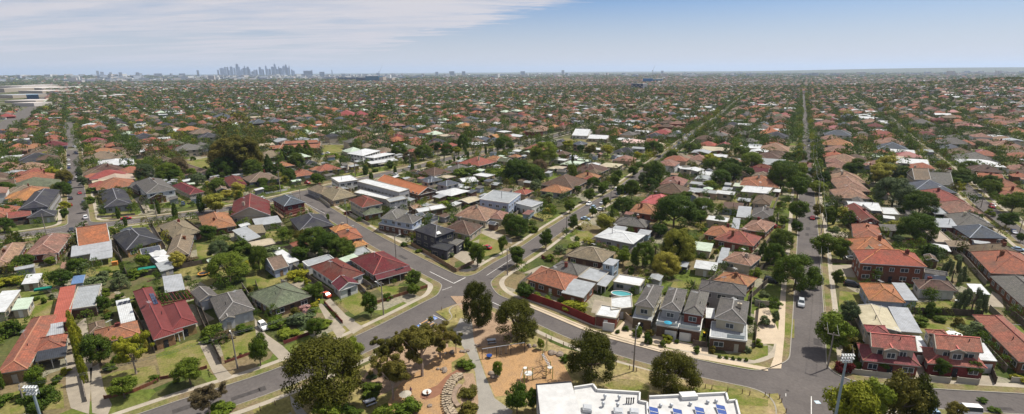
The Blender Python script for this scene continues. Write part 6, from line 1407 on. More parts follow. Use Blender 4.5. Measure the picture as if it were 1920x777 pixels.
# ------------------------------------------------------------------ cars
CARC = {'white': (.75, .75, .74), 'red': (.35, .02, .02), 'silver': (.42, .44, .46), 'dark': (.02, .02, .025), 'blue': (.02, .09, .35), 'navy': (.015, .03, .10), 'yellow': (.6, .42, .03), 'paleblue': (.3, .42, .55), 'orange': (.5, .08, .03)}
def car_proto(kind):
    prof = {'sedan': [(-2.2, .35, .62), (-2.15, .35, .92), (-1.35, .0, .98), (-.8, .0, 1.42), (.45, .0, 1.44), (1.15, .0, .96), (2.05, .35, .82), (2.2, .35, .55)], 'suv': [(-2.25, .35, .7), (-2.2, .35, 1.1), (-1.95, .0, 1.12), (-1.65, .0, 1.68), (.35, .0, 1.70), (1.0, .0, 1.12), (2.1, .35, 1.0), (2.25, .35, .6)], 'van': [(-2.4, .35, .7), (-2.4, .35, 1.2), (-2.35, .0, 1.3), (-2.25, .0, 2.05), (1.0, .0, 2.08), (1.7, .0, 1.2), (2.3, .35, 1.0), (2.4, .35, .6)]}[kind]
    bx = [p[0] for p in prof]; zt = [p[2] for p in prof]; zb = .28; mb = MB(); W = .88; belt = {'sedan': .92, 'suv': 1.12, 'van': 1.22}[kind]
    # lower body: lofted sections
    secs = [(-2.2, .75, .70), (-2.05, .86, belt), (-1.2, .9, belt+.02), (0, .9, belt+.02), (1.1, .9, belt), (1.95, .84, belt-.16), (2.2, .72, .62)]; rings = [[(x, -w, zb+.05), (x, -w-.02, (zb+zh)/2), (x, -w+.06, zh), (x, w-.06, zh), (x, w+.02, (zb+zh)/2), (x, w, zb+.05)] for x, w, zh in secs]
    for a, b in zip(rings[:-1], rings[1:]):
        for i in range(6): j = (i+1) % 6; mb.face([a[i], b[i], b[j], a[j]])
    mb.face(rings[0]); mb.face(rings[-1][::-1]); ca = MB(); rf = MB(); T0 = {'sedan': (-1.45, -.85, .4, 1.2, 1.44), 'suv': (-2.0, -1.7, .3, 1.05, 1.7), 'van': (-2.2, -2.1, .9, 1.6, 2.08)}[kind]; a0, a1, a2, a3, zt_ = T0
    lo = [(a0, -.82, belt), (a3, -.82, belt), (a3, .82, belt), (a0, .82, belt)]; hi = [(a1, -.62, zt_), (a2, -.62, zt_), (a2, .62, zt_), (a1, .62, zt_)]
    for i in range(4): j = (i+1) % 4; ca.face([lo[i], lo[j], hi[j], hi[i]])
    hb = [(x*1.0, y*1.03, z+.05) for x, y, z in hi]; 
    rf.face(hb)
    for i in range(4): j = (i+1) % 4; rf.face([hi[i], hi[j], hb[j], hb[i]])
    for i in range(4): rf.tube(lo[i], hi[i], .05, n=4)
    return mb, ca, rf
def xf(mb, c, yaw, z):
    ca, sa = math.cos(yaw), math.sin(yaw); mb.v = [(c[0]+x*ca-y*sa, c[1]+x*sa+y*ca, z+zz) for x, y, zz in mb.v]; return mb
CARM = {k: mat('car_'+k, v, .25, .03, 1.0) for k, v in CARC.items()}; CPROTO = {}; LASTCAR = [None]
M_lamp = plain('lamp_glass', (.7, .7, .65), .2); M_tail = plain('tail_lamp', (.35, .02, .02), .3)
def make_car(x, y, yaw, colr, kind, label, z):
    key = (kind, colr)
    if key not in CPROTO:
        mb, ca, rf = car_proto(kind); parts = [('body', mb, CARM[colr]), ('window', ca, M_glass), ('roof', rf, CARM[colr])]
        for sx in (-1.35, 1.35):
            for sy in (-.84, .84): w = MB(); w.tube((sx, sy-.1, .32), (sx, sy+.1, .32), .32, n=12); parts.append(('wheel', w, M_rubber))
        for sy in (-.6, .6):
            w = MB(); w.box((2.12, sy, .62), (.14, .34, .16)); parts.append(('headlight', w, M_lamp)); w = MB(); w.box((-2.15, sy, .72), (.12, .3, .16)); parts.append(('tail_light', w, M_tail))
        ms = []
        for n, m_, mt in parts: m_.o = (0, 0, 0); o = m_.build(n, mt); ms.append((n, o.data)); bpy.data.objects.remove(o)
        CPROTO[key] = ms
    root = empty('parked_car', x, y, z, 'car', label, 'cars along the streets'); LASTCAR[0] = root; root.rotation_euler = (0, 0, yaw)
    for n, me in CPROTO[key]: o = bpy.data.objects.new(n, me); COL.objects.link(o); o.parent = root
def road_dir(p):
    best = None
    for nm, (pp, w) in RW.items():
        if nm in ('bay',): continue
        for a, b in zip(pp[:-1], pp[1:]):
            ab = b-a; t = np.clip((p-a)@ab/max(ab@ab, 1e-9), 0, 1); d = np.hypot(*(p-a-ab*t))
            if best is None or d < best[0]: best = (d, math.atan2(ab[1], ab[0]))
    return best[1]
CARS = [('T1', 427, 278, 'red', 'sedan', 'red car at the kerb halfway down the left street'), ('T1', 485, 205, 'red', 'sedan', 'red car on the right side of the left street'), ('T1', 430, 238, 'dark', 'sedan', 'dark car just behind the red one on the left street'), ('T1', 470, 112, 'white', 'sedan', 'white car highest of those on the left street'), ('T1', 768, 362, 'red', 'sedan', 'red car driving on the main road before the charcoal hipped house'), ('T1', 1112, 275, 'navy', 'suv', 'dark blue car in the driveway of the two storey charcoal house'), ('T1', 1245, 290, 'dark', 'suv', 'dark car parked beside the slim tree on the main road'), ('T1', 1318, 243, 'dark', 'sedan', 'dark car under the golden shrubs north of the main road'),
 ('T2', 312, 145, 'red', 'sedan', 'dark red car in front of the small orange roofed house'), ('T2', 40, 238, 'white', 'sedan', 'white car at the intersection near the scaffolded house'), ('T2', 846, 95, 'white', 'suv', 'white car driving on the main road above the orange long roof'), ('T2', 940, 126, 'blue', 'sedan', 'bright blue car on gravel behind the long orange roof'), ('T2', 1400, 540, 'red', 'sedan', 'red hatchback on the lawn near the middle street'), ('T3', 445, 365, 'paleblue', 'sedan', 'silver blue car parked on the middle street near the street tree'), ('T3', 533, 307, 'white', 'sedan', 'white car, further of two on the middle street'), ('T3', 688, 198, 'blue', 'sedan', 'blue car under the trees at the bend of the middle street'),
 ('T4', 375, 283, 'white', 'suv', 'white car in a drive right of the right hand street'), ('T4', 42, 415, 'red', 'sedan', 'dark red car left of the right hand street'), ('T4', 268, 358, 'red', 'sedan', 'small red car half hidden by trees right of the street'), ('T4', 1365, 282, 'white', 'sedan', 'white car in the middle of the far right street'), ('T4', 1237, 240, 'white', 'suv', 'white four wheel drive at the left kerb of the far right street'), ('T4', 1490, 443, 'navy', 'sedan', 'navy car at the right edge street'), ('T4', 1507, 552, 'paleblue', 'sedan', 'pale blue car in a yard at the right edge'), ('T4', 18, 742, 'dark', 'suv', 'dark car beside the domed tree left of the right hand street'), ('T4', 500, 606, 'white', 'sedan', 'white car half under the orange tan roof'), ('T4', 510, 766, 'dark', 'suv', 'black car in the driveway left of the brick flats'),
 ('B5', 522, 345, 'navy', 'sedan', 'dark blue car between the cypress row and the round tree'), ('B6', 45, 255, 'white', 'suv', 'white hatchback on the concrete drive beside the mossy roof'), ('B6', 425, 62, 'orange', 'sedan', 'orange red car nose out beside the maroon tiled house'), ('B8', 200, 112, 'silver', 'suv', 'silver utility with dark cabin parked on the right hand street'), ('B8', 980, 775, 'paleblue', 'suv', 'pale car cut by the bottom edge right of the weeping trees'), ('B8', 1205, 778, 'white', 'van', 'white van cut by the bottom edge at right'),
 ('G2', 1338, 442, 'yellow', 'sedan', 'yellow car in the lot beside the brown brick complex'), ('G2', 1373, 444, 'navy', 'sedan', 'navy car next to the yellow one'), ('G2', 1430, 432, 'white', 'sedan', 'white car in the lot behind the white corner house'), ('G2', 1245, 700, 'red', 'sedan', 'maroon car on the forecourt of the orange roofed house'), ('G1', 706, 655, 'white', 'sedan', 'white car nearest on the far part of the left street'), ('G1', 684, 428, 'dark', 'sedan', 'black car in the far part of the left street'), ('G1', 672, 372, 'silver', 'sedan', 'silver car beyond the black one on the left street'), ('G1', 790, 388, 'paleblue', 'sedan', 'pale blue car in a drive right of the left street'), ('G1', 835, 645, 'paleblue', 'sedan', 'blue grey car under the verge trees of the left street'), ('G5', 1135, 245, 'white', 'sedan', 'white car far up the right hand street'), ('G4', 65, 340, 'dark', 'sedan', 'dark car on the main road past the white corner house'), ('G5', 1262, 403, 'red', 'sedan', 'red car before the orange roofs right of the street'), ('G3', 30, 405, 'dark', 'sedan', 'dark car parked behind the fence of the white corner house'), ('G3', 1100, 465, 'white', 'sedan', 'white car at the main road bend')]
for i, (k, x, y, c, kd, lab) in enumerate(CARS):
    p = Q(k, x, y); rd = road_d(*p); yaw = road_dir(p)
    if rd > 1.5: yaw += math.pi/2
    if 'half' in lab and 'orange tan' in lab: yaw += .2
    make_car(p[0], p[1], yaw+(math.pi if i % 2 else 0), c, kd, lab, -.108 if rd < 0 and np.hypot(*p) < 400 else (.02 if np.hypot(*p) < 400 else .36))
ci = 0; r_ = random.Random(21)
for nm in ('left', 'middle', 'right', 'far_right', 'main', 'outer'):
    pp, ww = RW[nm]; dd = dens([q for q in pp], 9.0)
    for i in range(1, len(dd)-1):
        rr = np.hypot(*dd[i])
        if 235 < rr < 640 and r_.random() < (.42 if nm != 'main' else .15) and ci < 95:
            t = np.array(dd[i+1])-np.array(dd[i-1]); a_ = math.atan2(t[1], t[0]); q = dd[i]+np.array([-math.sin(a_), math.cos(a_)])*r_.choice((-1, 1))*(ww/2-1.2); cc = r_.choice(['white', 'white', 'silver', 'dark', 'dark', 'red', 'navy', 'paleblue']); inn = NX0 < q[0] < NX1 and NY0 < q[1] < NY1-8
            make_car(q[0], q[1], a_+r_.choice((0, math.pi)), cc, r_.choice(['sedan', 'suv']), None, -.108 if inn else float(terr(*q))+.37); later(LASTCAR[0], cc if cc != 'paleblue' else 'pale blue', 'parked car', 'car', 'cars along the streets', *q, 0); ci += 1
# ------------------------------------------------------------------ poles and wires
TIPS = []
def power_pole(k, bx, by, ty, lab, arm=True, lamp=False, side=1, mat_=None):
    p = Q(k, bx, by); h = max(6, min(14, ztop(p[0], p[1], *S(k, bx, ty)))); root = empty('power_pole', p[0], p[1], 0, 'pole', lab, 'poles along the streets'); yaw = road_dir(p)+math.pi/2; e = np.array([math.cos(yaw), math.sin(yaw)])*side
    q = MB(); q.tube((*p, -.1), (*p, h), .19, .12, 8); child(q, 'pole', mat_ or M_timber_g, root)
    if arm:
        q = MB(); a = p-e*1.2; b = p+e*1.2; q.beam((*a, h-.5), (*b, h-.5), .14, .14)
        for t in (-1.1, -.4, .4, 1.1): s = p+e*t; q.tube((*s, h-.45), (*s, h-.2), .06, n=5)
        child(q, 'crossarm', M_timber_g, root)
    if lamp:
        q = MB(); b = p+e*1.9; q.tube((*p, h-1.3), (*b, h-.6), .05); child(q, 'lamp_arm', M_steel, root); q = MB(); q.box((*(b+e*.3), h-.6), (.8, .3, .14), yaw); child(q, 'lamp_head', M_white, root)
    TIPS.append((p, h, e)); return len(TIPS)-1
M_timber_g = mat('weathered_pole', (0.27, 0.24, 0.21), .9, .2, 1.0)
PL = [('B5', 1442, 500, 272, 'street light pole on the verge of the grey gabled house', True, True), ('B5', 172, 790, 580, 'leaning grey pole at the bottom left behind the floodlight', True, False), ('B6', 775, 175, -30, 'dark pole on the verge in front of the big red roof', True, True), ('T2', 850, 590, 450, 'street light pole beside the charcoal corner house', False, True), ('T2', 556, 388, 235, 'pole on the left kerb of the corner street beside the orange roofs', True, False), ('T2', 150, 205, 70, 'pole left of the intersection by the row of houses', True, False), ('T2', 271, 240, 170, 'thin pole at the far corner of the intersection', False, False), ('T2', 1526, 700, 540, 'pole at the corner of the middle street and the park road', True, False), ('T2', 603, 105, -10, 'pole beside the drive of the orange roofed houses', True, False), ('T3', 330, 458, 340, 'pole halfway along the middle street', True, True), ('T3', 598, 270, 160, 'pole at the bend of the middle street', True, False), ('B7', 736, 516, 236, 'tall grey pole with white lamp arm between the two domed trees', False, True), ('B8', 360, 497, 272, 'pole with a crossarm at the corner of the right hand street', True, False), ('T4', 322, 445, 340, 'pole on the right kerb of the right hand street, nearest full one', True, True), ('T4', 300, 268, 110, 'pole up the right hand street behind the street light', True, False), ('T4', 1292, 288, 172, 'street light pole on the far right street', False, True), ('T4', 1522, 460, 360, 'pole at the right edge on the far right street', True, False), ('T1', 287, 468, 322, 'pole on the main road opposite the left street', False, False), ('T1', 962, 402, 252, 'pole on the main road above the tan L shaped roof', False, False), ('G2', 1002, 775, 585, 'pole with three crossarms beside the main road', True, False), ('G3', 130, 640, 500, 'pole before the white corner house', False, False), ('G3', 625, 545, 410, 'pole at the side street behind the white corner house', False, False), ('G3', 1213, 430, 325, 'far pole at the second side street', False, False), ('G4', 305, 310, 195, 'pole on the main road left of the long white building', True, False), ('G4', 427, 290, 195, 'second pole on the main road left of the long white building', True, False), ('G5', 1210, 690, 540, 'third pole up the right hand street', True, False), ('G5', 1185, 470, 350, 'fourth pole up the right hand street', True, False), ('G6', 895, 640, 560, 'pole above the moss grey gabled roof', True, False)]
ids = [power_pole(*q) for q in PL]
def wire(a, b, lab, offs=(0,), dz=-.25):
    (p, h, e), (p2, h2, e2) = TIPS[a], TIPS[b]; q = MB()
    if e@e2 < 0: e2 = -e2
    for o in offs:
        A = np.array([*(p+e*o), h+dz]); B = np.array([*(p2+e2*o), h2+dz]); prev = A; n = 10
        for i in range(1, n+1): t = i/n; c = A+(B-A)*t; c[2] -= 1.2*4*t*(1-t)*np.hypot(*(p2-p))/45; q.tube(tuple(prev), tuple(c), .028, n=3); prev = c
    thing_mesh('overhead_cable', q, mat('cable', (.35, .35, .35), .5, .02), 'cable', lab, 'overhead cables')
wire(1, 0, 'pale cables sagging across the lower left front gardens', (-.4, .4)); wire(0, 2, 'pale cables across the gardens before the maroon roof', (-.4, .4)); wire(13, 14, 'cables along the right kerb of the right hand street', (-1, 1)); wire(14, 25, 'cables further up the right hand street', (-1, 1)); wire(12, 13, 'cables from the corner pole up the right hand street', (-1, 1)); wire(9, 10, 'cables over the bend of the middle street', (-1, 1)); wire(25, 26, 'farthest cables on the right hand street', (-1, 1)); wire(23, 24, 'cables along the main road near the long white building', (0,))
def flood(k, x, y, h, lab):
    px, py = S(k, x, y); p = P(px, py, h); root = empty('floodlight_tower', p[0], p[1], 0, 'floodlight', lab); q = MB(); q.tube((*p, 0), (*p, h), .26, .16, 10); child(q, 'pole', mat('painted_pole', (.22, .27, .30), .5, .1), root)
    fr = MB()
    for z in (h, h+.55, h+1.1): fr.tube((p[0]-.95, p[1], z), (p[0]+.95, p[1], z), .04, n=5)
    for sx in (-.9, .9, 0): fr.tube((p[0]+sx, p[1], h-.2), (p[0]+sx, p[1], h+1.1), .04, n=5)
    child(fr, 'frame', M_steel, root)
    for j, z in enumerate((h, h+.55, h+1.1)):
        for i in range(5 if j else 4):
            c = (p[0]+(i-(2 if j else 1.5))*.42, p[1]-.12, z); s = MB(); s.ball(c, .13, 9, 5); s.tube((c[0], c[1], c[2]), (c[0], c[1]-.28, c[2]-.15), .10, .175, 9); child(s, 'lamp', mat('lamp_white', (.52, .54, .54), .3, .05), root)
flood('B8', 475, 450, 22, 'tall floodlight mast at lower right before the red shrub'); flood('B5', 200, 645, 22, 'tall floodlight mast at the lower left corner')
# ------------------------------------------------------------------ fences, walls, hedges
M_pal = mat('paling_timber', (0.13, 0.105, 0.085), .9, .3, .8); M_palg = mat('grey_paling', (0.24, 0.21, 0.18), .9, .25, .8)
def fence(k, pl, h, m, lab, w=.10, cat='fence', name='fence'):
    pp = [Q(k, *q) for q in pl]; c = pp[0]; root = empty(name, c[0], c[1], 0, cat, lab, 'garden fences and walls'); q = MB()
    for a, b in zip(pp[:-1], pp[1:]): q.beam((*a, h/2), (*b, h/2), w, h)
    child(q, 'panel', m, root); ps = dens([np.array(p) for p in pp], 2.6); 
    if len(ps) < 60:
        for p in ps: q = MB(); q.box((p[0], p[1], (h+.12)/2), (w+.1, w+.1, h+.12), .6); child(q, 'post', m, root)
M_wallw = M_cream; M_mar = mat('maroon_wall', (0.19, 0.035, 0.03), .85, .12, .5)
for a in [('B5', [(1190, 130), (1230, 230), (1345, 470)], 1.7, M_pal, 'dark paling fence beside the drive of the grey gabled house'), ('B5', [(815, 170), (870, 260), (940, 405)], 1.8, M_pal, 'dark paling fence along the left side of the maroon metal roof'), ('B5', [(490, 540), (525, 700)], 1.1, M_palg, 'low fence under the pencil cypress row'),
          ('B5', [(635, 685), (810, 645), (960, 580)], .8, M_brickred, 'low brick front fence before the golden tree'), ('B5', [(975, 568), (1100, 545), (1255, 500)], .8, M_brickred, 'low orange brick front fence with stepped piers'), ('B5', [(1368, 468), (1554, 402)], .7, M_brickred, 'low brick front fence by the street light pole'), ('B6', [(170, 352), (345, 287)], .9, M_brickred, 'brick front fence left of the paired drives'), ('B6', [(415, 105), (525, 225)], .9, M_brickred, 'short brick fence between the paired drives'), ('B6', [(720, 110), (920, 45), (1040, 8)], 1.0, M_brickred, 'brick fence before the large red corner house'),
          ('B7', [(50, 62), (300, 150), (500, 238)], 2.3, M_mar, 'long maroon wall along the park road'), ('B8', [(470, 525), (750, 557)], 1.2, M_wallw, 'cream front wall before the left pinkish townhouse'), ('B8', [(975, 572), (1102, 587)], 1.3, M_wallw, 'short cream wall left of the right townhouse gate'), ('B8', [(1145, 583), (1275, 597)], 1.3, M_wallw, 'short cream wall right of the right townhouse gate'), ('B8', [(1475, 580), (1600, 590)], 1.2, M_wallw, 'cream wall at the lower right edge'), ('B8', [(870, 165), (1120, 175), (1300, 185)], 1.9, M_pal, 'dark paling fence between the two right back yards'), ('B8', [(1350, 520), (1380, 592)], 1.6, M_pal, 'short dark fence beside the garage at lower right'), ('B8', [(1440, 150), (1600, 290)], 1.9, M_pal, 'dark fence right of the red tiled house'),
          ('T1', [(690, 485), (735, 615), (775, 715)], 1.8, M_pal, 'dark fence left of the charcoal hipped house'), ('T1', [(775, 720), (1025, 682)], 1.7, M_pal, 'dark back fence under the green awning'), ('T1', [(1045, 672), (1290, 622)], 1.8, M_pal, 'dark back fence behind the small trampoline yard'), ('T1', [(915, 388), (1005, 540)], 1.7, M_palg, 'pale wall down the narrow driveway'), ('T2', [(548, 322), (690, 398)], 1.1, M_cream, 'white picket fence on the corner street'), ('T2', [(945, 520), (1215, 682)], 1.5, M_timber, 'brown timber fence of the charcoal corner house'), ('T2', [(1215, 682), (1322, 628)], 1.3, M_timber, 'brown corner fence by the middle street'), ('T2', [(60, 207), (190, 185)], .9, M_white, 'white picket fence north of the main road'), ('T2', [(360, 215), (450, 290)], 1.7, M_cream, 'cream wall of the patched roof house'), ('B7', [(1475, 118), (1600, 128)], 1.8, M_cream, 'cream wall behind the corner townhouse'), ('B7', [(690, 200), (740, 240)], 1.9, M_pale, 'pale wall by the yellow bin'),
          ('T4', [(385, 622), (540, 637)], 1.4, M_pal, 'brown wall above the concrete forecourt'), ('G3', [(0, 442), (180, 410), (340, 378)], 1.5, M_pal, 'dark fence behind the white corner house'), ('G3', [(590, 612), (740, 672)], 1.6, M_timber, 'brown timber fence by the blue car'), ('T2', [(80, 520), (200, 505)], 1.2, M_palg, 'grey fence of a vegetable plot'), ('T3', [(180, 598), (245, 620)], 1.3, M_brickred, 'brick wall of the small forecourt'), ('T3', [(105, 345), (190, 375)], 1.0, M_palg, 'grey stone front wall by the white modern house'), ('T1', [(840, 260), (880, 325)], 1.2, M_pal, 'dark hedge height fence beside the drive'), ('T1', [(590, 352), (818, 335)], .9, M_palg, 'low fence before the charcoal hipped house'), ('B7', [(1100, 360), (1180, 372)], 1.5, M_pal, 'timber gate screen between the townhouses'), ('T4', [(1260, 290), (1420, 420)], 1.0, M_palg, 'low fence along the far right street'), ('T1', [(1240, 200), (1310, 245)], 1.4, M_pal, 'dark fence beside the maroon roofed house drive'), ('B6', [(0, -10), (70, 180)], 1.6, M_pal, 'dark fence left of the mossy roof'), ('B6', [(620, 0), (720, 110)], 1.5, M_pal, 'fence between the maroon and red houses')]: fence(*a)
# yellow lidded bins, trampoline, awning
def bin_(k, x, y, lab, lid):
    c = Q(k, x, y); root = empty('wheelie_bin', *c, 0, 'bin', lab); q = MB(); q.box((*c, .55), (.55, .6, 1.0), .2); child(q, 'body', M_dark, root); q = MB(); q.box((*c, 1.1), (.62, .7, .12), .2); child(q, 'lid', lid, root)
    for s in (-.2, .2): q = MB(); q.tube((c[0]+s, c[1]-.3, .12), (c[0]+s+.06, c[1]-.3, .12), .12, n=8); child(q, 'wheel', M_rubber, root)
ML = plain('bin_yellow', (.65, .42, .02), .5)
bin_('B7', 714, 190, 'yellow lidded bin in the side drive of the left townhouse', ML); bin_('B7', 1167, 305, 'yellow lidded bin between the right townhouses', ML); bin_('B6', 382, 102, 'yellow lidded bin beside the orange red car', ML)
c = Q('T1', 1240, 700); root = empty('trampoline', *c, 0, 'trampoline', 'orange rimmed trampoline with a black net in a back yard'); q = MB()
for i in range(14):
    a0, a1 = 2*math.pi*i/14, 2*math.pi*(i+1)/14; q.beam((c[0]+1.7*math.cos(a0), c[1]+1.7*math.sin(a0), .8), (c[0]+1.7*math.cos(a1), c[1]+1.7*math.sin(a1), .8), .35, .1)
child(q, 'rim', plain('orange_pad', (.6, .28, .05), .6), root); q = MB(); q.tube((*c, .74), (*c, .78), 1.6, n=14); child(q, 'mat', M_dark, root); q = MB()
for i in range(7): a0 = 2*math.pi*i/7; q.tube((c[0]+1.6*math.cos(a0), c[1]+1.6*math.sin(a0), 0), (c[0]+1.5*math.cos(a0), c[1]+1.5*math.sin(a0), 2.6), .05, n=4)
child(q, 'leg', M_dark, root)
def small_box(k, x, y, sz, z, m, name, cat, lab, yaw=.5): c = Q(k, x, y); q = MB(); q.box((*c, z+sz[2]/2), sz, yaw); q.box((*c, z+sz[2]+.03), (sz[0]+.12, sz[1]+.12, .06), yaw); thing_mesh(name, q, m, cat, lab)
small_box('T1', 908, 690, (6, 2.2, .25), 1.9, plain('green_canvas', (.01, .16, .12), .8), 'awning', 'awning', 'teal green awning along the back fence'); small_box('B5', 270, 45, (4, 1.6, .5), 1.4, plain('green_canvas', (.01, .16, .12), .8), 'awning', 'awning', 'teal green tank cover behind the bright lawn at lower left'); small_box('T1', 460, 500, (3.0, 1.8, 1.2), 0, plain('blue_tarp', (.03, .12, .3), .7), 'trailer', 'trailer', 'blue covered trailer beside the orange fronted house'); small_box('G1', 173, 400, (2.4, 2.4, 2.6), 0, plain('blue_tarp', (.03, .12, .3), .7), 'site_toilet', 'cabin', 'small blue site cabin on a bare lot at left'); small_box('T1', 700, 640, (1.6, 1.2, 1.4), 0, plain('play_orange', (.5, .2, .05), .7), 'playhouse', 'playhouse', 'small orange playhouse on the lawn behind the silver veranda')
c = Q('T1', 955, 585, 3.0); root = empty('satellite_dish', *c, 2.9, 'dish', 'white satellite dish on the flat white shed roof'); q = MB(); q.tube((*c, 2.9), (*c, 3.9), .05); child(q, 'mast', M_steel, root); q = MB(); q.tube((*c, 4.0), (c[0]+.25, c[1]-.2, 4.15), .2, 1.15, 14); child(q, 'dish', M_white, root)
# ------------------------------------------------------------------ stuff: the far suburb
t_ = __import__('time').time()
HB = MB(); keys = list('tTpbdgkamrnwscPq'); walls = ['cream', 'white', 'redbrick', 'tan', 'grey']; SM = [roof_mat(k) for k in keys]+[wall_mat(w) for w in walls]
def stuff_house(p, L1, L2, yaw, h, rc, wc, typ, z):
    O, e1, e2, _, _ = local_rect(p, L1, L2, yaw); f = lambda s, t, zz: (O[0]+e1[0]*s+e2[0]*t, O[1]+e1[1]*s+e2[1]*t, zz); ki = keys.index(rc) if rc in keys else 3; wi = len(keys)+walls.index(wc)
    g = [f(0, 0, 0), f(L1, 0, 0), f(L1, L2, 0), f(0, L2, 0)]
    for i in range(4): HB.quadwall(g[i][:2], g[(i+1) % 4][:2], z-1, z+h, wi)
    if typ == 'flat': HB.face([f(-.3, -.3, z+h+.1), f(L1+.3, -.3, z+h+.1), f(L1+.3, L2+.3, z+h+.1), f(-.3, L2+.3, z+h+.1)], [(0, 0), (L1, 0), (L1, L2), (0, L2)], ki); return
    o = .45; A_, B_ = L1+2*o, L2+2*o; sw = L2 > L1
    if sw: A_, B_ = B_, A_; f2 = lambda s, t, zz: f(t-o, s-o, zz)
    else: f2 = lambda s, t, zz: f(s-o, t-o, zz)
    hh = B_/2*TANP*(.5 if rc in 'wsc' else 1); ins = min(B_/2, A_/2-.1) if typ == 'hip' else 0; k = [f2(0, 0, z+h), f2(A_, 0, z+h), f2(A_, B_, z+h), f2(0, B_, z+h)]; r0 = f2(ins, B_/2, z+h+hh); r1 = f2(A_-ins, B_/2, z+h+hh); sl = math.hypot(B_/2, hh)
    for ps, uv in (([k[0], k[1], r1, r0], [(0, 0), (A_, 0), (A_-ins, sl), (ins, sl)]), ([k[2], k[3], r0, r1], [(0, 0), (A_, 0), (A_-ins, sl), (ins, sl)]), ([k[1], k[2], r1], [(0, 0), (B_, 0), (B_/2, sl)]), ([k[3], k[0], r0], [(0, 0), (B_, 0), (B_/2, sl)])):
        HB.face(ps[::-1] if sw else ps, uv[::-1] if sw else uv, ki)
for ws in STUFF_H:
    for w in ws: O, e1, e2, L1, L2 = w['R']; c0 = O+e1*L1/2+e2*L2/2; stuff_house(c0, L1, L2, math.atan2(e2[0], e2[1]), w['h'], w['rc'], w['wc'] if w['wc'] in walls else 'redbrick', 'hip' if w['typ'] == 'hip' else ('flat' if w['typ'] in ('flat', 'skl') else 'gable'), float(terr(*c0)))
HALF = math.radians(50); IND = Q('S', 40, 178)
pal_l = 'tttppppTTbbbbddggkaaamwwwssncq'; pal_r = 'ppppppttttbbbaaTggaadkmwwwssrc'
def in_view(x, y): a = math.atan2(x, y); return -HALF < a < HALF
def indus(x, y):   # the industrial quarter at the far left
    u, v = proj(x, y, 0); return u < 88 and 157 < v < 206
nst = 0
for ring, (r0, r1, sx, sy, keep) in enumerate(((330, 980, 18, 21, .88), (980, 2200, 17.5, 21, .88), (2200, 4200, 25, 30, .75), (4200, 9500, 68, 74, .8))):
    for region in (0, 1):
        yaw = math.radians((49, 30)[region]); e2 = np.array([math.sin(yaw), math.cos(yaw)]); e1 = np.array([e2[1], -e2[0]]); n1, n2 = int(r1/sx)+1, int(r1/sy)+1
        for i in range(-n1, n1+1):
            for j in range(-n2, n2+1):
                p = e1*(i+.5*(j % 2)*.0)*sx+e2*j*sy; x, y = p; rr = math.hypot(x, y)
                if not (r0 <= rr < r1) or y < 0 or not in_view(x, y): continue
                az = math.degrees(math.atan2(x, y))
                if (az < 3) != (region == 0): continue
                if nrg.random() > keep: continue
                x += nrg.uniform(-.12, .12)*sx; y += nrg.uniform(-.12, .12)*sy
                if indus(x, y): continue
                big = ring == 3; L1 = nrg.uniform(11, 16.5)*(1 if not big else 1.6); L2 = nrg.uniform(10.5, 16)*(1 if not big else 1.6)
                if ring < 1 and (hits(x, y, 5.5) or thit(x, y, 2.5)): continue
                if rr < 1500 and far_d(x, y) < 7: continue
                # open ground seen in the photograph
                u, v = proj(x, y, 0)
                if (395 < u < 490 and 240 < v < 330) or (590 < u < 660 and 268 < v < 292) or (1018 < u < 1140 and 255 < v < 278) or (350 < u < 415 and 290 < v < 325): continue
                pal = pal_l if az < 5 else pal_r; rc = pal[int(nrg.random()*len(pal))]; typ = 'hip' if rc not in 'wsc' else ('flat' if nrg.random() < .4 else 'gable'); two = nrg.random() < .14
                if (ring >= 2 and nrg.random() < .2) or (ring == 1 and nrg.random() < .035): rc = 'wscg'[int(nrg.random()*4)]; typ = 'flat'; L1 *= 2.2; L2 *= 1.7
                z = float(terr(x, y)); stuff_house((x, y), L1, L2, yaw, 5.6 if two else 3.0, rc, walls[int(nrg.random()*5)], typ, z); occupy(x, y, 6) if ring < 2 else None; nst += 1
HB.o = (0, 0, 0); ho = HB.build('distant_houses', SM); ho['kind'] = 'stuff'; tag(ho, 'houses', 'mass of tiled and metal roofed suburban houses filling the far field')
print('stuff houses', nst, round(__import__('time').time()-t_, 1))
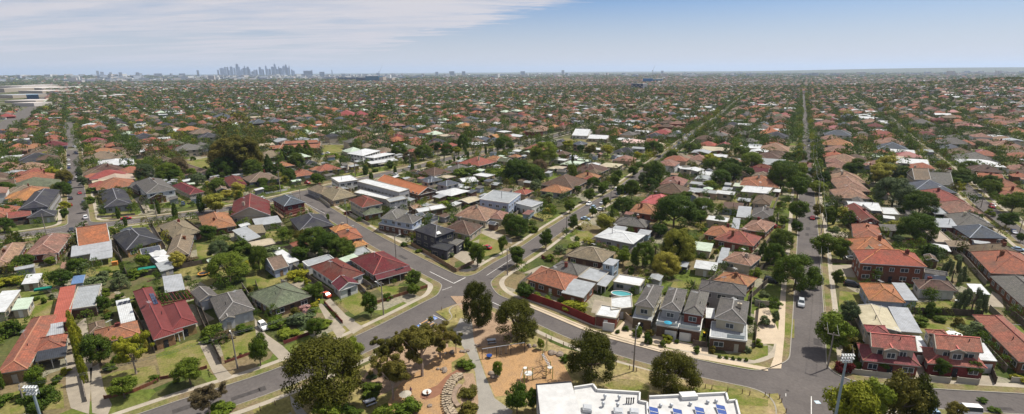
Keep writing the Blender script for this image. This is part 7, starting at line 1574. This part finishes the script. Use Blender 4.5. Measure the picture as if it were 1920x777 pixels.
# far trees
tmpl = {}
def template(typ, n, v):
    if (typ, n, v) not in tmpl:
        rs = np.random.default_rng(v*17+n); pos, nr, _, _ = crown_points(typ, rs, n); tmpl[(typ, n, v)] = quads(pos, nr, .75/math.sqrt(n), rs, 1.1)
    return tmpl[(typ, n, v)]
FT = []; cols = ['dk', 'md', 'lt', 'yl', 'ol', 'gg', 'dm', 'rd', 'pk', 'br', 'ye']
for x, y, w, h, c in STUFF_T: FT.append((x, y, w, h, c, 'D' if h < 1.3*w else 'R', 420))
area = [(130, 420, 34, .30), (420, 980, 54, .55), (980, 2100, 175, .8), (2100, 4200, 720, 1), (4200, 10000, 4200, 1)]
for a, (r0, r1, per, _) in enumerate(area):
    n = int(HALF*(r1*r1-r0*r0)/per); rr = np.sqrt(nrg.uniform(r0*r0, r1*r1, n)); aa = nrg.uniform(-HALF, HALF, n)
    for r_, a_ in zip(rr, aa):
        x, y = r_*math.sin(a_), r_*math.cos(a_)
        if a < 2:
            w = nrg.uniform(4, 9.5) if a else nrg.uniform(2.2, 5.5); h = w*nrg.uniform(.8, 1.35)
            if hits(x, y, w*(.14 if a else .12)) or thit(x, y, w*(.1 if a else .0)) or road_d(x, y) < 1.5 or (a and far_d(x, y) < 1.6): continue
            if r_ < 420 and (road_d(x, y) < 4 or (r_ < 215 and not free(x, y, w))): continue
            u, v = proj(x, y, 0)
            if (590 < u < 660 and 268 < v < 292) or (1030 < u < 1140 and 257 < v < 275) or (350 < u < 415 and 290 < v < 325): continue
            nq = 300 if a == 0 else 190
        elif a == 2:
            if indus(x, y) or (hits(x, y, -2) and nrg.random() < .7): continue
            w = nrg.uniform(6.5, 13); h = w*nrg.uniform(.75, 1.05); nq = 64
            if far_d(x, y) < 3: continue
        elif a == 3:
            if indus(x, y): continue
            w = nrg.uniform(9, 17); h = w*.55; nq = 36
        else: w = nrg.uniform(22, 55); h = nrg.uniform(7, 14); nq = 22
        c = nrg.choice(['dk', 'dk', 'md', 'md', 'md', 'ol', 'gg', 'lt', 'dm', 'dk']) if nrg.random() > .03 else 'yl'
        FT.append((x, y, w, h, str(c), 'D' if nrg.random() < .6 else 'R', nq))
for nm, off, den in (('middle', 4.6, 7.5), ('right', 3.6, 6.5), ('far_right', 4.2, 9), ('outer', 4.2, 10), ('main', 5.6, 22)):
    pp, ww = RW[nm]; dd = dens([q for q in pp], den)
    for i in range(1, len(dd)-1):
        t = np.array(dd[i+1])-np.array(dd[i-1]); L_ = np.hypot(*t)
        if L_ < .1: continue
        t /= L_; nn_ = np.array([-t[1], t[0]])
        for sd in (-1, 1):
            q = dd[i]+nn_*sd*(ww/2+off-3.2+nrg.uniform(0, 2.2)); rr = np.hypot(*q)
            if rr < 330 or nrg.random() < .08 or thit(q[0], q[1], .4): continue
            w = nrg.uniform(5, 8.5) if nm != 'main' else nrg.uniform(2, 3.5); FT.append((q[0], q[1], w, w*nrg.uniform(.95, 1.3) if nm != 'main' else 7, str(nrg.choice(['dk', 'md', 'md', 'lt', 'ol', 'ye'])), 'R', 260 if rr < 900 else 90))
parts = []; mi = []
for x, y, w, h, c, ty, nq in FT:
    v = int(nrg.integers(0, 4)); T = template(ty, nq, v); a_ = nrg.uniform(0, 6.28); ca, sa = math.cos(a_), math.sin(a_); X = T[:, :, 0]*w; Y = T[:, :, 1]*w; g = float(terr(x, y)) if math.hypot(x, y) > 560 else 0.0
    parts.append(np.stack([X*ca-Y*sa+x, X*sa+Y*ca+y, T[:, :, 2]*h*1.0+g-.2], 2).astype(np.float32)); mi.append(np.full(len(T), cols.index(c), np.int32))
me = quad_mesh('distant_trees', np.concatenate(parts), LM['dk'])
for c in cols[1:]: me.materials.append(LM[c])
me.polygons.foreach_set('material_index', np.concatenate(mi)); o = bpy.data.objects.new('distant_trees', me); COL.objects.link(o); o['kind'] = 'stuff'; tag(o, 'trees', 'mass of garden and street trees between the far houses'); print('far trees', len(FT), len(me.polygons), round(__import__('time').time()-t_, 1))
# ------------------------------------------------------------------ large far buildings
def far_block(x0, x1, yt, yb, depth, m, name, cat, lab, group=None, k='S', roof=None, dist=None):
    a = Q(k, x0, yb); b = Q(k, x1, yb)
    if dist: a = a/np.hypot(*a)*dist; b = b/np.hypot(*b)*dist
    g = float(terr(*((a+b)/2))); h = max(2.5, ztop(*((a+b)/2), *S(k, (x0+x1)/2, yt))-g); e = (b-a); n = np.array([-e[1], e[0]])/np.hypot(*e); n = n if n@a > 0 else -n; poly = [tuple(a), tuple(b), tuple(b+n*depth), tuple(a+n*depth)]
    root = empty(name, *((a+b)/2), g, cat, lab, group); q = MB(); q.prism(poly, g-2, g+h); child(q, 'wall', m, root)
    q = MB(); q.prism([tuple(np.array(p)*1.0) for p in poly], g+h+.02, g+h+.5); child(q, 'roof', roof or M_white, root); return root, a, b, g, h
MB_dk = plain('dark_blue_glass', (0.010, 0.035, 0.075), .3); MB_teal = plain('teal_glass', (0.01, 0.10, 0.17), .3); MB_beige = mat('warehouse_wall', (0.42, 0.36, 0.29), .8, .1, .02); MB_wroof = mat('warehouse_roof', (0.50, 0.46, 0.43), .6, .12, .01)
for i, (x0, x1, yt, yb, dp, m, r_) in enumerate([(-60, 270, 272, 300, 160, MB_beige, MB_wroof), (100, 510, 290, 318, 130, MB_beige, MB_wroof), (230, 520, 330, 362, 90, MB_beige, MB_wroof), (-40, 160, 380, 420, 80, MB_beige, M_steel), (330, 480, 378, 432, 60, MB_dk, MB_teal), (60, 440, 448, 480, 60, MB_beige, MB_wroof), (160, 420, 478, 520, 40, MB_wroof, MB_wroof), (-60, 60, 300, 350, 90, MB_beige, MB_wroof), (680, 940, 362, 392, 40, MB_beige, MB_wroof), (830, 960, 278, 296, 60, M_white, M_white), (280, 500, 256, 275, 90, MB_wroof, MB_wroof), (1180, 1260, 388, 420, 30, M_white, M_white), (1310, 1430, 375, 402, 30, M_white, M_white), (-20, 60, 205, 225, 120, M_white, M_white), (640, 760, 395, 420, 26, MB_wroof, M_steel)]):
    rt_, a, b, g, h = far_block(x0, x1, yt, yb, dp, m, 'warehouse', 'warehouse', 'x', 'warehouses by the highway', 'K7', r_); del rt_['label']; c = (a+b)/2; later(rt_, 'flat roofed' if i % 2 else 'broad low', 'warehouse', 'warehouse', 'warehouses by the highway', *c, g)
C['K8'] = (600, 120, 6.475); C['K9'] = (1100, 110, 6.475); C['KA'] = (380, 100, 6.4)
far_block(440, 560, 168, 212, 60, MB_dk, 'office_block', 'building', 'long dark blue low building left of the crane', None, 'K8', MB_dk); far_block(555, 712, 150, 212, 60, MB_teal, 'office_block', 'building', 'teal glazed building directly under the crane', None, 'K8', MB_dk); far_block(220, 430, 165, 195, 50, MB_dk, 'office_block', 'building', 'dark low roofline left of the teal building', None, 'K8', MB_dk); far_block(722, 768, 160, 212, 40, MB_beige, 'office_block', 'building', 'pale block right of the teal building', None, 'K8'); far_block(800, 876, 175, 208, 40, MB_beige, 'office_block', 'building', 'stepped pale building right of the crane', None, 'K8'); far_block(1440, 1510, 198, 240, 40, MB_beige, 'office_block', 'building', 'pale brown block above the far orange roofs', None, 'K8')
far_block(470, 835, 448, 478, 14, wall_mat('grey'), 'long_hall', 'building', 'very long low hall with a terracotta roof before tall gums', None, 'K8', roof_mat('t'))
rt_, a, b, g, h = far_block(540, 680, 308, 375, 22, MB_dk, 'office_block', 'building', 'dark framed four storey block with a white end', None, 'K9', MB_dk); far_block(680, 730, 306, 378, 20, M_white, 'stair_tower', 'building', 'white end tower joined to the dark framed block', None, 'K9'); far_block(680, 800, 240, 290, 40, plain('blue_cladding', (.02, .11, .26), .5), 'office_block', 'building', 'blue building under the far crane', None, 'K9'); far_block(800, 920, 250, 280, 40, MB_teal, 'office_block', 'building', 'teal block right of the blue building', None, 'K9')
for j in range(3):
    for i in range(6): q = MB(); p = a+(b-a)*(i+.5)/6; n_ = -p/np.hypot(*p); p = p+n_*.1; q.box((*p, g+h*(.2+.28*j)), (np.hypot(*(b-a))/9, .3, h*.16), math.atan2(*(b-a)[::-1])); child(q, 'window', M_glass if (i+j) % 2 else MB_beige, rt_)
far_block(860, 1050, 425, 470, 18, wall_mat('redbrick'), 'church_hall', 'building', 'orange roofed hall with gables right of centre horizon', None, 'K9', roof_mat('T'))
def crane(k, bx, by, tx, ty, jx, jy, lab, red=False):
    p = Q(k, bx, by); d = np.hypot(*p); g = float(terr(*p)); t = P(*S(k, bx, by)); zt = ztop(*p, *S(k, tx, ty)); zj = ztop(*p, *S(k, jx, jy)); lat = np.array([p[1], -p[0]])/d; wj = (S(k, jx, jy)[0]-S(k, tx, ty)[0])/F*d; root = empty('tower_crane', *p, g, 'crane', lab)
    q = MB(); q.tube((*p, g), (*p, zt), 1.1, .9, 4); child(q, 'mast', plain('crane_grey', (.25, .27, .33), .6), root); q = MB(); q.tube((*p, zt), (*(p+lat*wj), zj), .8, .4, 4); child(q, 'jib', plain('crane_grey', (.25, .27, .33), .6), root); q = MB(); q.tube((*p, zt), (*(p-lat*wj*.3), zt+2), 1.0, 1.0, 4); q.box((*(p-lat*wj*.3), zt), (3, 3, 3)); child(q, 'counterweight', M_dark, root)
crane('K8', 728, 205, 728, 100, 768, 15, 'tower crane with raised jib above the teal building'); crane('K9', 795, 285, 795, 150, 812, 82, 'tower crane above the blue building right of centre')
# skyline
M_tower = mat('tower_haze_tint', (0.30, 0.36, 0.46), .4, .15, .02); M_tower2 = mat('tower_pale_haze', (0.34, 0.37, 0.42), .5, .1, .02)  # pale blue tones: distance haze painted into the tower colours
TW = [(210, 195, 20), (258, 170, 45), (300, 155, 22), (328, 155, 20), (372, 150, 30), (408, 165, 20), (445, 115, 30), (450, 150, 44), (497, 185, 24), (516, 168, 22), (533, 142, 14), (548, 170, 22), (570, 152, 26), (580, 180, 30), (648, 192, 26), (672, 190, 18), (712, 155, 24), (720, 180, 40), (745, 188, 26), (785, 140, 18), (797, 178, 28), (828, 180, 24), (862, 150, 30), (893, 116, 20), (895, 150, 34), (915, 182, 24), (938, 150, 14), (942, 172, 26), (962, 170, 34), (998, 142, 28), (1025, 124, 22), (1030, 160, 34), (1050, 165, 24), (1063, 138, 12), (1090, 190, 20), (1110, 205, 24), (1330, 194, 11), (1267, 208, 22), (1567, 192, 10), (620, 215, 30), (480, 205, 20), (345, 200, 24)]
for i, (x, yt, w) in enumerate(TW):
    px = 380+x/6.4; dist = 9400+(i*137 % 900); p = P(px, 160); p = p/np.hypot(*p)*dist; g = float(terr(*p)); z = g+(ztop(*p, px, 100+yt/6.4)-g)*.88; ww = w/6.4/F*dist*.78; th = math.atan2(p[0], p[1]); mm = M_tower if i % 3 else M_tower2
    root = empty('tower', *p, g, None); q = MB(); q.box((*p, (g+z)/2), (ww, ww*.8, z-g), -th+.15*(i % 3)); wl = child(q, 'shaft', mm, root); q = MB(); q.box((*p, z+3), (ww*.55, ww*.45, 8), -th); child(q, 'crown', mm, root)
    if yt < 145: q = MB(); q.tube((*p, z), (*p, z+34), 2.5, .5, 4); child(q, 'spire', mm, root)
    later(root, 'tall hazy' if yt < 160 else 'hazy', 'skyscraper', 'skyscraper', 'city skyline towers', *p, z)
LT = [(188, 133, 3), (196, 135, 4), (212, 136, 3), (230, 136, 4), (262, 136, 4), (375, 132, 3), (345, 138, 8), (300, 138, 10), (1055, 132, 5), (848, 134, 9), (870, 134, 6), (820, 135, 5), (710, 137, 5), (980, 134, 8), (1240, 133, 4), (580, 133, 14), (606, 135, 8)]
for i, (px, yt, w) in enumerate(LT):
    dist = 8800; p = P(px, 160); p = p/np.hypot(*p)*dist; g = float(terr(*p)); z = max(g+12, ztop(*p, px, yt)); ww = w/F*dist; q = MB(); q.box((*p, (g+z)/2), (ww, ww*.6, z-g), -math.atan2(p[0], p[1])); q.o = (*p, g); root = q.build('apartment_tower', M_tower2); later(root, 'small hazy', 'tower block', 'tower block', 'lone towers on the horizon', *p, z)
# low city fringe as one mass
q = MB()
for i in range(900):
    a_ = nrg.uniform(-HALF, HALF) if i % 3 else nrg.uniform(math.radians(-40), math.radians(-12)); r_ = nrg.uniform(5200, 9800); x, y = r_*math.sin(a_), r_*math.cos(a_); g = float(terr(x, y)); w = nrg.uniform(20, 90); h = nrg.uniform(6, 26) if nrg.random() < .9 else nrg.uniform(25, 45); q.box((x, y, g+h/2), (w, nrg.uniform(20, 60), h), nrg.uniform(0, 1.5), int(nrg.integers(0, 3)))
q.o = (0, 0, 0); o = q.build('distant_buildings', [M_tower2, MB_wroof, M_white]); o['kind'] = 'stuff'; tag(o, 'buildings', 'low pale buildings scattered along the hazy horizon')
# ------------------------------------------------------------------ haze
hm = bpy.data.materials.new('haze'); hm.use_nodes = True; nt = hm.node_tree
for n in list(nt.nodes):
    if n.type == 'BSDF_PRINCIPLED': nt.nodes.remove(n)
pv = nt.nodes.new('ShaderNodeVolumePrincipled'); pv.inputs['Color'].default_value = (0.60, 0.74, 0.98, 1); pv.inputs['Density'].default_value = HAZE; pv.inputs['Anisotropy'].default_value = 0.2
nt.links.new(pv.outputs[0], [n for n in nt.nodes if n.type == 'OUTPUT_MATERIAL'][0].inputs['Volume'])
q = MB(); q.box((0, 0, 210), (96000, 96000, 424)); q.o = (0, 0, 0); o = q.build('haze', hm); o['kind'] = 'stuff'
# ------------------------------------------------------------------ labels that count things off
LMK = [(60, 560, 'at the lower left edge'), (110, 690, 'by the lower left corner floodlight'), (240, 640, 'around the cypress row'), (340, 600, 'around the maroon metal roof'), (430, 600, 'around the grey gabled house'), (540, 590, 'around the mossy roofed house'), (640, 540, 'around the maroon tiled house'), (730, 530, 'around the big red corner roof'), (620, 680, 'around the big park dome tree'), (760, 680, 'among the park eucalypts'), (880, 700, 'beside the park path'), (960, 690, 'around the orange playground'), (1040, 740, 'behind the white community building'), (1120, 680, 'along the park kerb'), (1300, 720, 'right of the community building'), (890, 560, 'at the park corner'), (1010, 560, 'behind the long maroon wall'), (1150, 560, 'around the oval pool'), (1240, 620, 'before the grey townhouses'), (1350, 640, 'around the corner townhouse'), (1450, 600, 'left of the right street end'), (1520, 640, 'at the right street corner'), (1600, 600, 'around the beige gabled roof'), (1680, 680, 'before the pink red townhouses'), (1780, 600, 'in the overgrown right yard'), (1880, 650, 'at the lower right edge'), (1660, 740, 'over the bottom right road'), (1880, 540, 'by the right edge dark roof'),
 (60, 480, 'south of the main road, far left'), (160, 460, 'near the silver veranda house'), (250, 470, 'around the charcoal yellow brick house'), (330, 470, 'around the long tan roof'), (420, 480, 'in yards below the mottled orange roof'), (520, 450, 'around the maroon gabled house'), (560, 390, 'around the scaffolded house'), (640, 440, 'around the bright orange roofs'), (600, 500, 'around the tiny tan cottage'), (80, 390, 'around the stepped charcoal townhouse'), (210, 380, 'before the broad charcoal roof'), (320, 360, 'around the two storey charcoal house'), (430, 350, 'by the golden trees'), (500, 340, 'north of the scaffolded house'), (680, 370, 'beside the red porch house'), (760, 360, 'around the long grey building'), (750, 440, 'around the blue grey townhouses'), (830, 460, 'around the charcoal corner house'), (880, 400, 'behind the charcoal corner house'), (930, 380, 'around the white modern house'), (1000, 450, 'along the middle street kerbs'), (1080, 400, 'midway along the middle street'), (1160, 440, 'around the broad white roof'), (1100, 500, 'around the tan brown roof'), (1230, 480, 'by the golden dome trees'), (1270, 420, 'behind the golden dome trees'), (1180, 360, 'at the middle street bend'), (1320, 490, 'around the pale green shed'), (1390, 430, 'around the long orange brown roof'), (1400, 360, 'around the long white roof'), (1480, 480, 'left of the right street'), (1500, 400, 'along the right street'), (1560, 460, 'right of the right street'), (1620, 400, 'around the maroon brown gable'), (1700, 420, 'around the big tree right'), (1660, 500, 'around the red brick flats'), (1760, 480, 'around the beige flat roof'), (1830, 440, 'around the blue grey hipped roof'), (1880, 480, 'at the right edge mid height'), (1600, 340, 'above the three pinkish roofs'), (1740, 350, 'around the wide light red roof'), (1830, 380, 'along the far right street'), (1890, 350, 'at the right edge upper rows'),
 (40, 310, 'left of the left street, low rows'), (40, 250, 'left of the left street, upper rows'), (100, 280, 'beside the left street'), (130, 340, 'on the left street verges'), (190, 300, 'right of the left street'), (220, 250, 'by the dark pines, upper left'), (270, 310, 'around the white solar roof'), (330, 280, 'around the yellow green trees'), (380, 320, 'around the courtyard lawn'), (440, 280, 'at the great gum clump'), (560, 280, 'around the brown brick complex'), (530, 330, 'before the brown brick complex'), (620, 290, 'around the small park lawn'), (700, 300, 'around the white corner house'), (680, 250, 'beyond the white corner house'), (730, 220, 'around the leaning gum'), (800, 260, 'beyond the main road, centre'), (850, 300, 'at the main road side street'), (880, 240, 'in the centre distance'), (950, 320, 'before the main road bend'), (960, 250, 'beyond the main road bend'), (1010, 330, 'above the white modern house'), (1070, 260, 'around the long low white building'), (1060, 310, 'below the long low white building'), (1140, 300, 'around the blue charcoal hip roof'), (1150, 230, 'beyond the long low white building'), (1200, 270, 'around the pale pink roof'), (1220, 320, 'near the middle street far part'), (1280, 240, 'by the far middle street'), (1330, 300, 'between middle and right streets'), (1330, 340, 'below the cream gables'), (1350, 240, 'between streets, upper rows'), (1440, 250, 'left of the far right hand street'), (1440, 310, 'beside the dark street trees'), (1500, 300, 'on the upper right street'), (1500, 220, 'at the far end of the right street'), (1560, 250, 'right of the upper right street'), (1570, 310, 'around the orange square roof'), (1640, 240, 'around the white shed row'), (1650, 290, 'below the white shed row'), (1700, 300, 'around the long white hall'), (1720, 240, 'around the grey two storey gable'), (1780, 260, 'by the outer street'), (1790, 300, 'around the dark low roofs right'), (1850, 250, 'upper right rows'), (1860, 310, 'right rows below the outer street'), (1100, 190, 'toward the horizon, centre right'), (1350, 190, 'toward the horizon, right'), (1600, 180, 'toward the right horizon'), (1850, 190, 'on the right hill'), (300, 200, 'toward the horizon, left'), (600, 190, 'toward the horizon below the skyline'), (850, 190, 'toward the horizon, centre'), (40, 175, 'beside the left highway'), (490, 125, 'in the city skyline'), (200, 134, 'on the left horizon'), (1050, 132, 'on the central horizon'), (1500, 128, 'on the right horizon')]
ORD = ['', 'first', 'second', 'third', 'fourth', 'fifth', 'sixth', 'seventh', 'eighth', 'ninth', 'tenth', 'eleventh', 'twelfth', '13th', '14th', '15th', '16th', '17th', '18th', '19th', '20th'] + ['%dth' % n for n in range(21, 80)]
used = set(str(o.get('label')) for o in COL.objects if o.parent is None and o.get('label'))
G_ = {}
for rec in PENDING:
    o, look, noun, px, py = rec; lm = min(LMK, key=lambda q: (q[0]-px)**2+((q[1]-py)*1.6)**2)[2]; G_.setdefault((look, noun, lm), []).append((px, o))
for (look, noun, lm), L_ in G_.items():
    L_.sort(key=lambda q: q[0]); n = len(L_); full = look+' '+noun
    if look in noun: full = noun
    for i, (px, o) in enumerate(L_):
        if n == 1: lab = 'the only %s %s' % (full, lm)
        elif i == 0: lab = 'leftmost %s %s' % (full, lm)
        elif i == n-1: lab = 'rightmost %s %s' % (full, lm)
        else: lab = '%s from left of the %ss %s' % (ORD[i+1], full, lm)
        lab = lab.replace('shrubs s', 'shrubs'); o['label'] = ' '.join(lab.split()[:16])
for o in COL.objects:
    if 'px' in o: del o['px']
print('objects', len(COL.objects), 'labelled', len(PENDING))
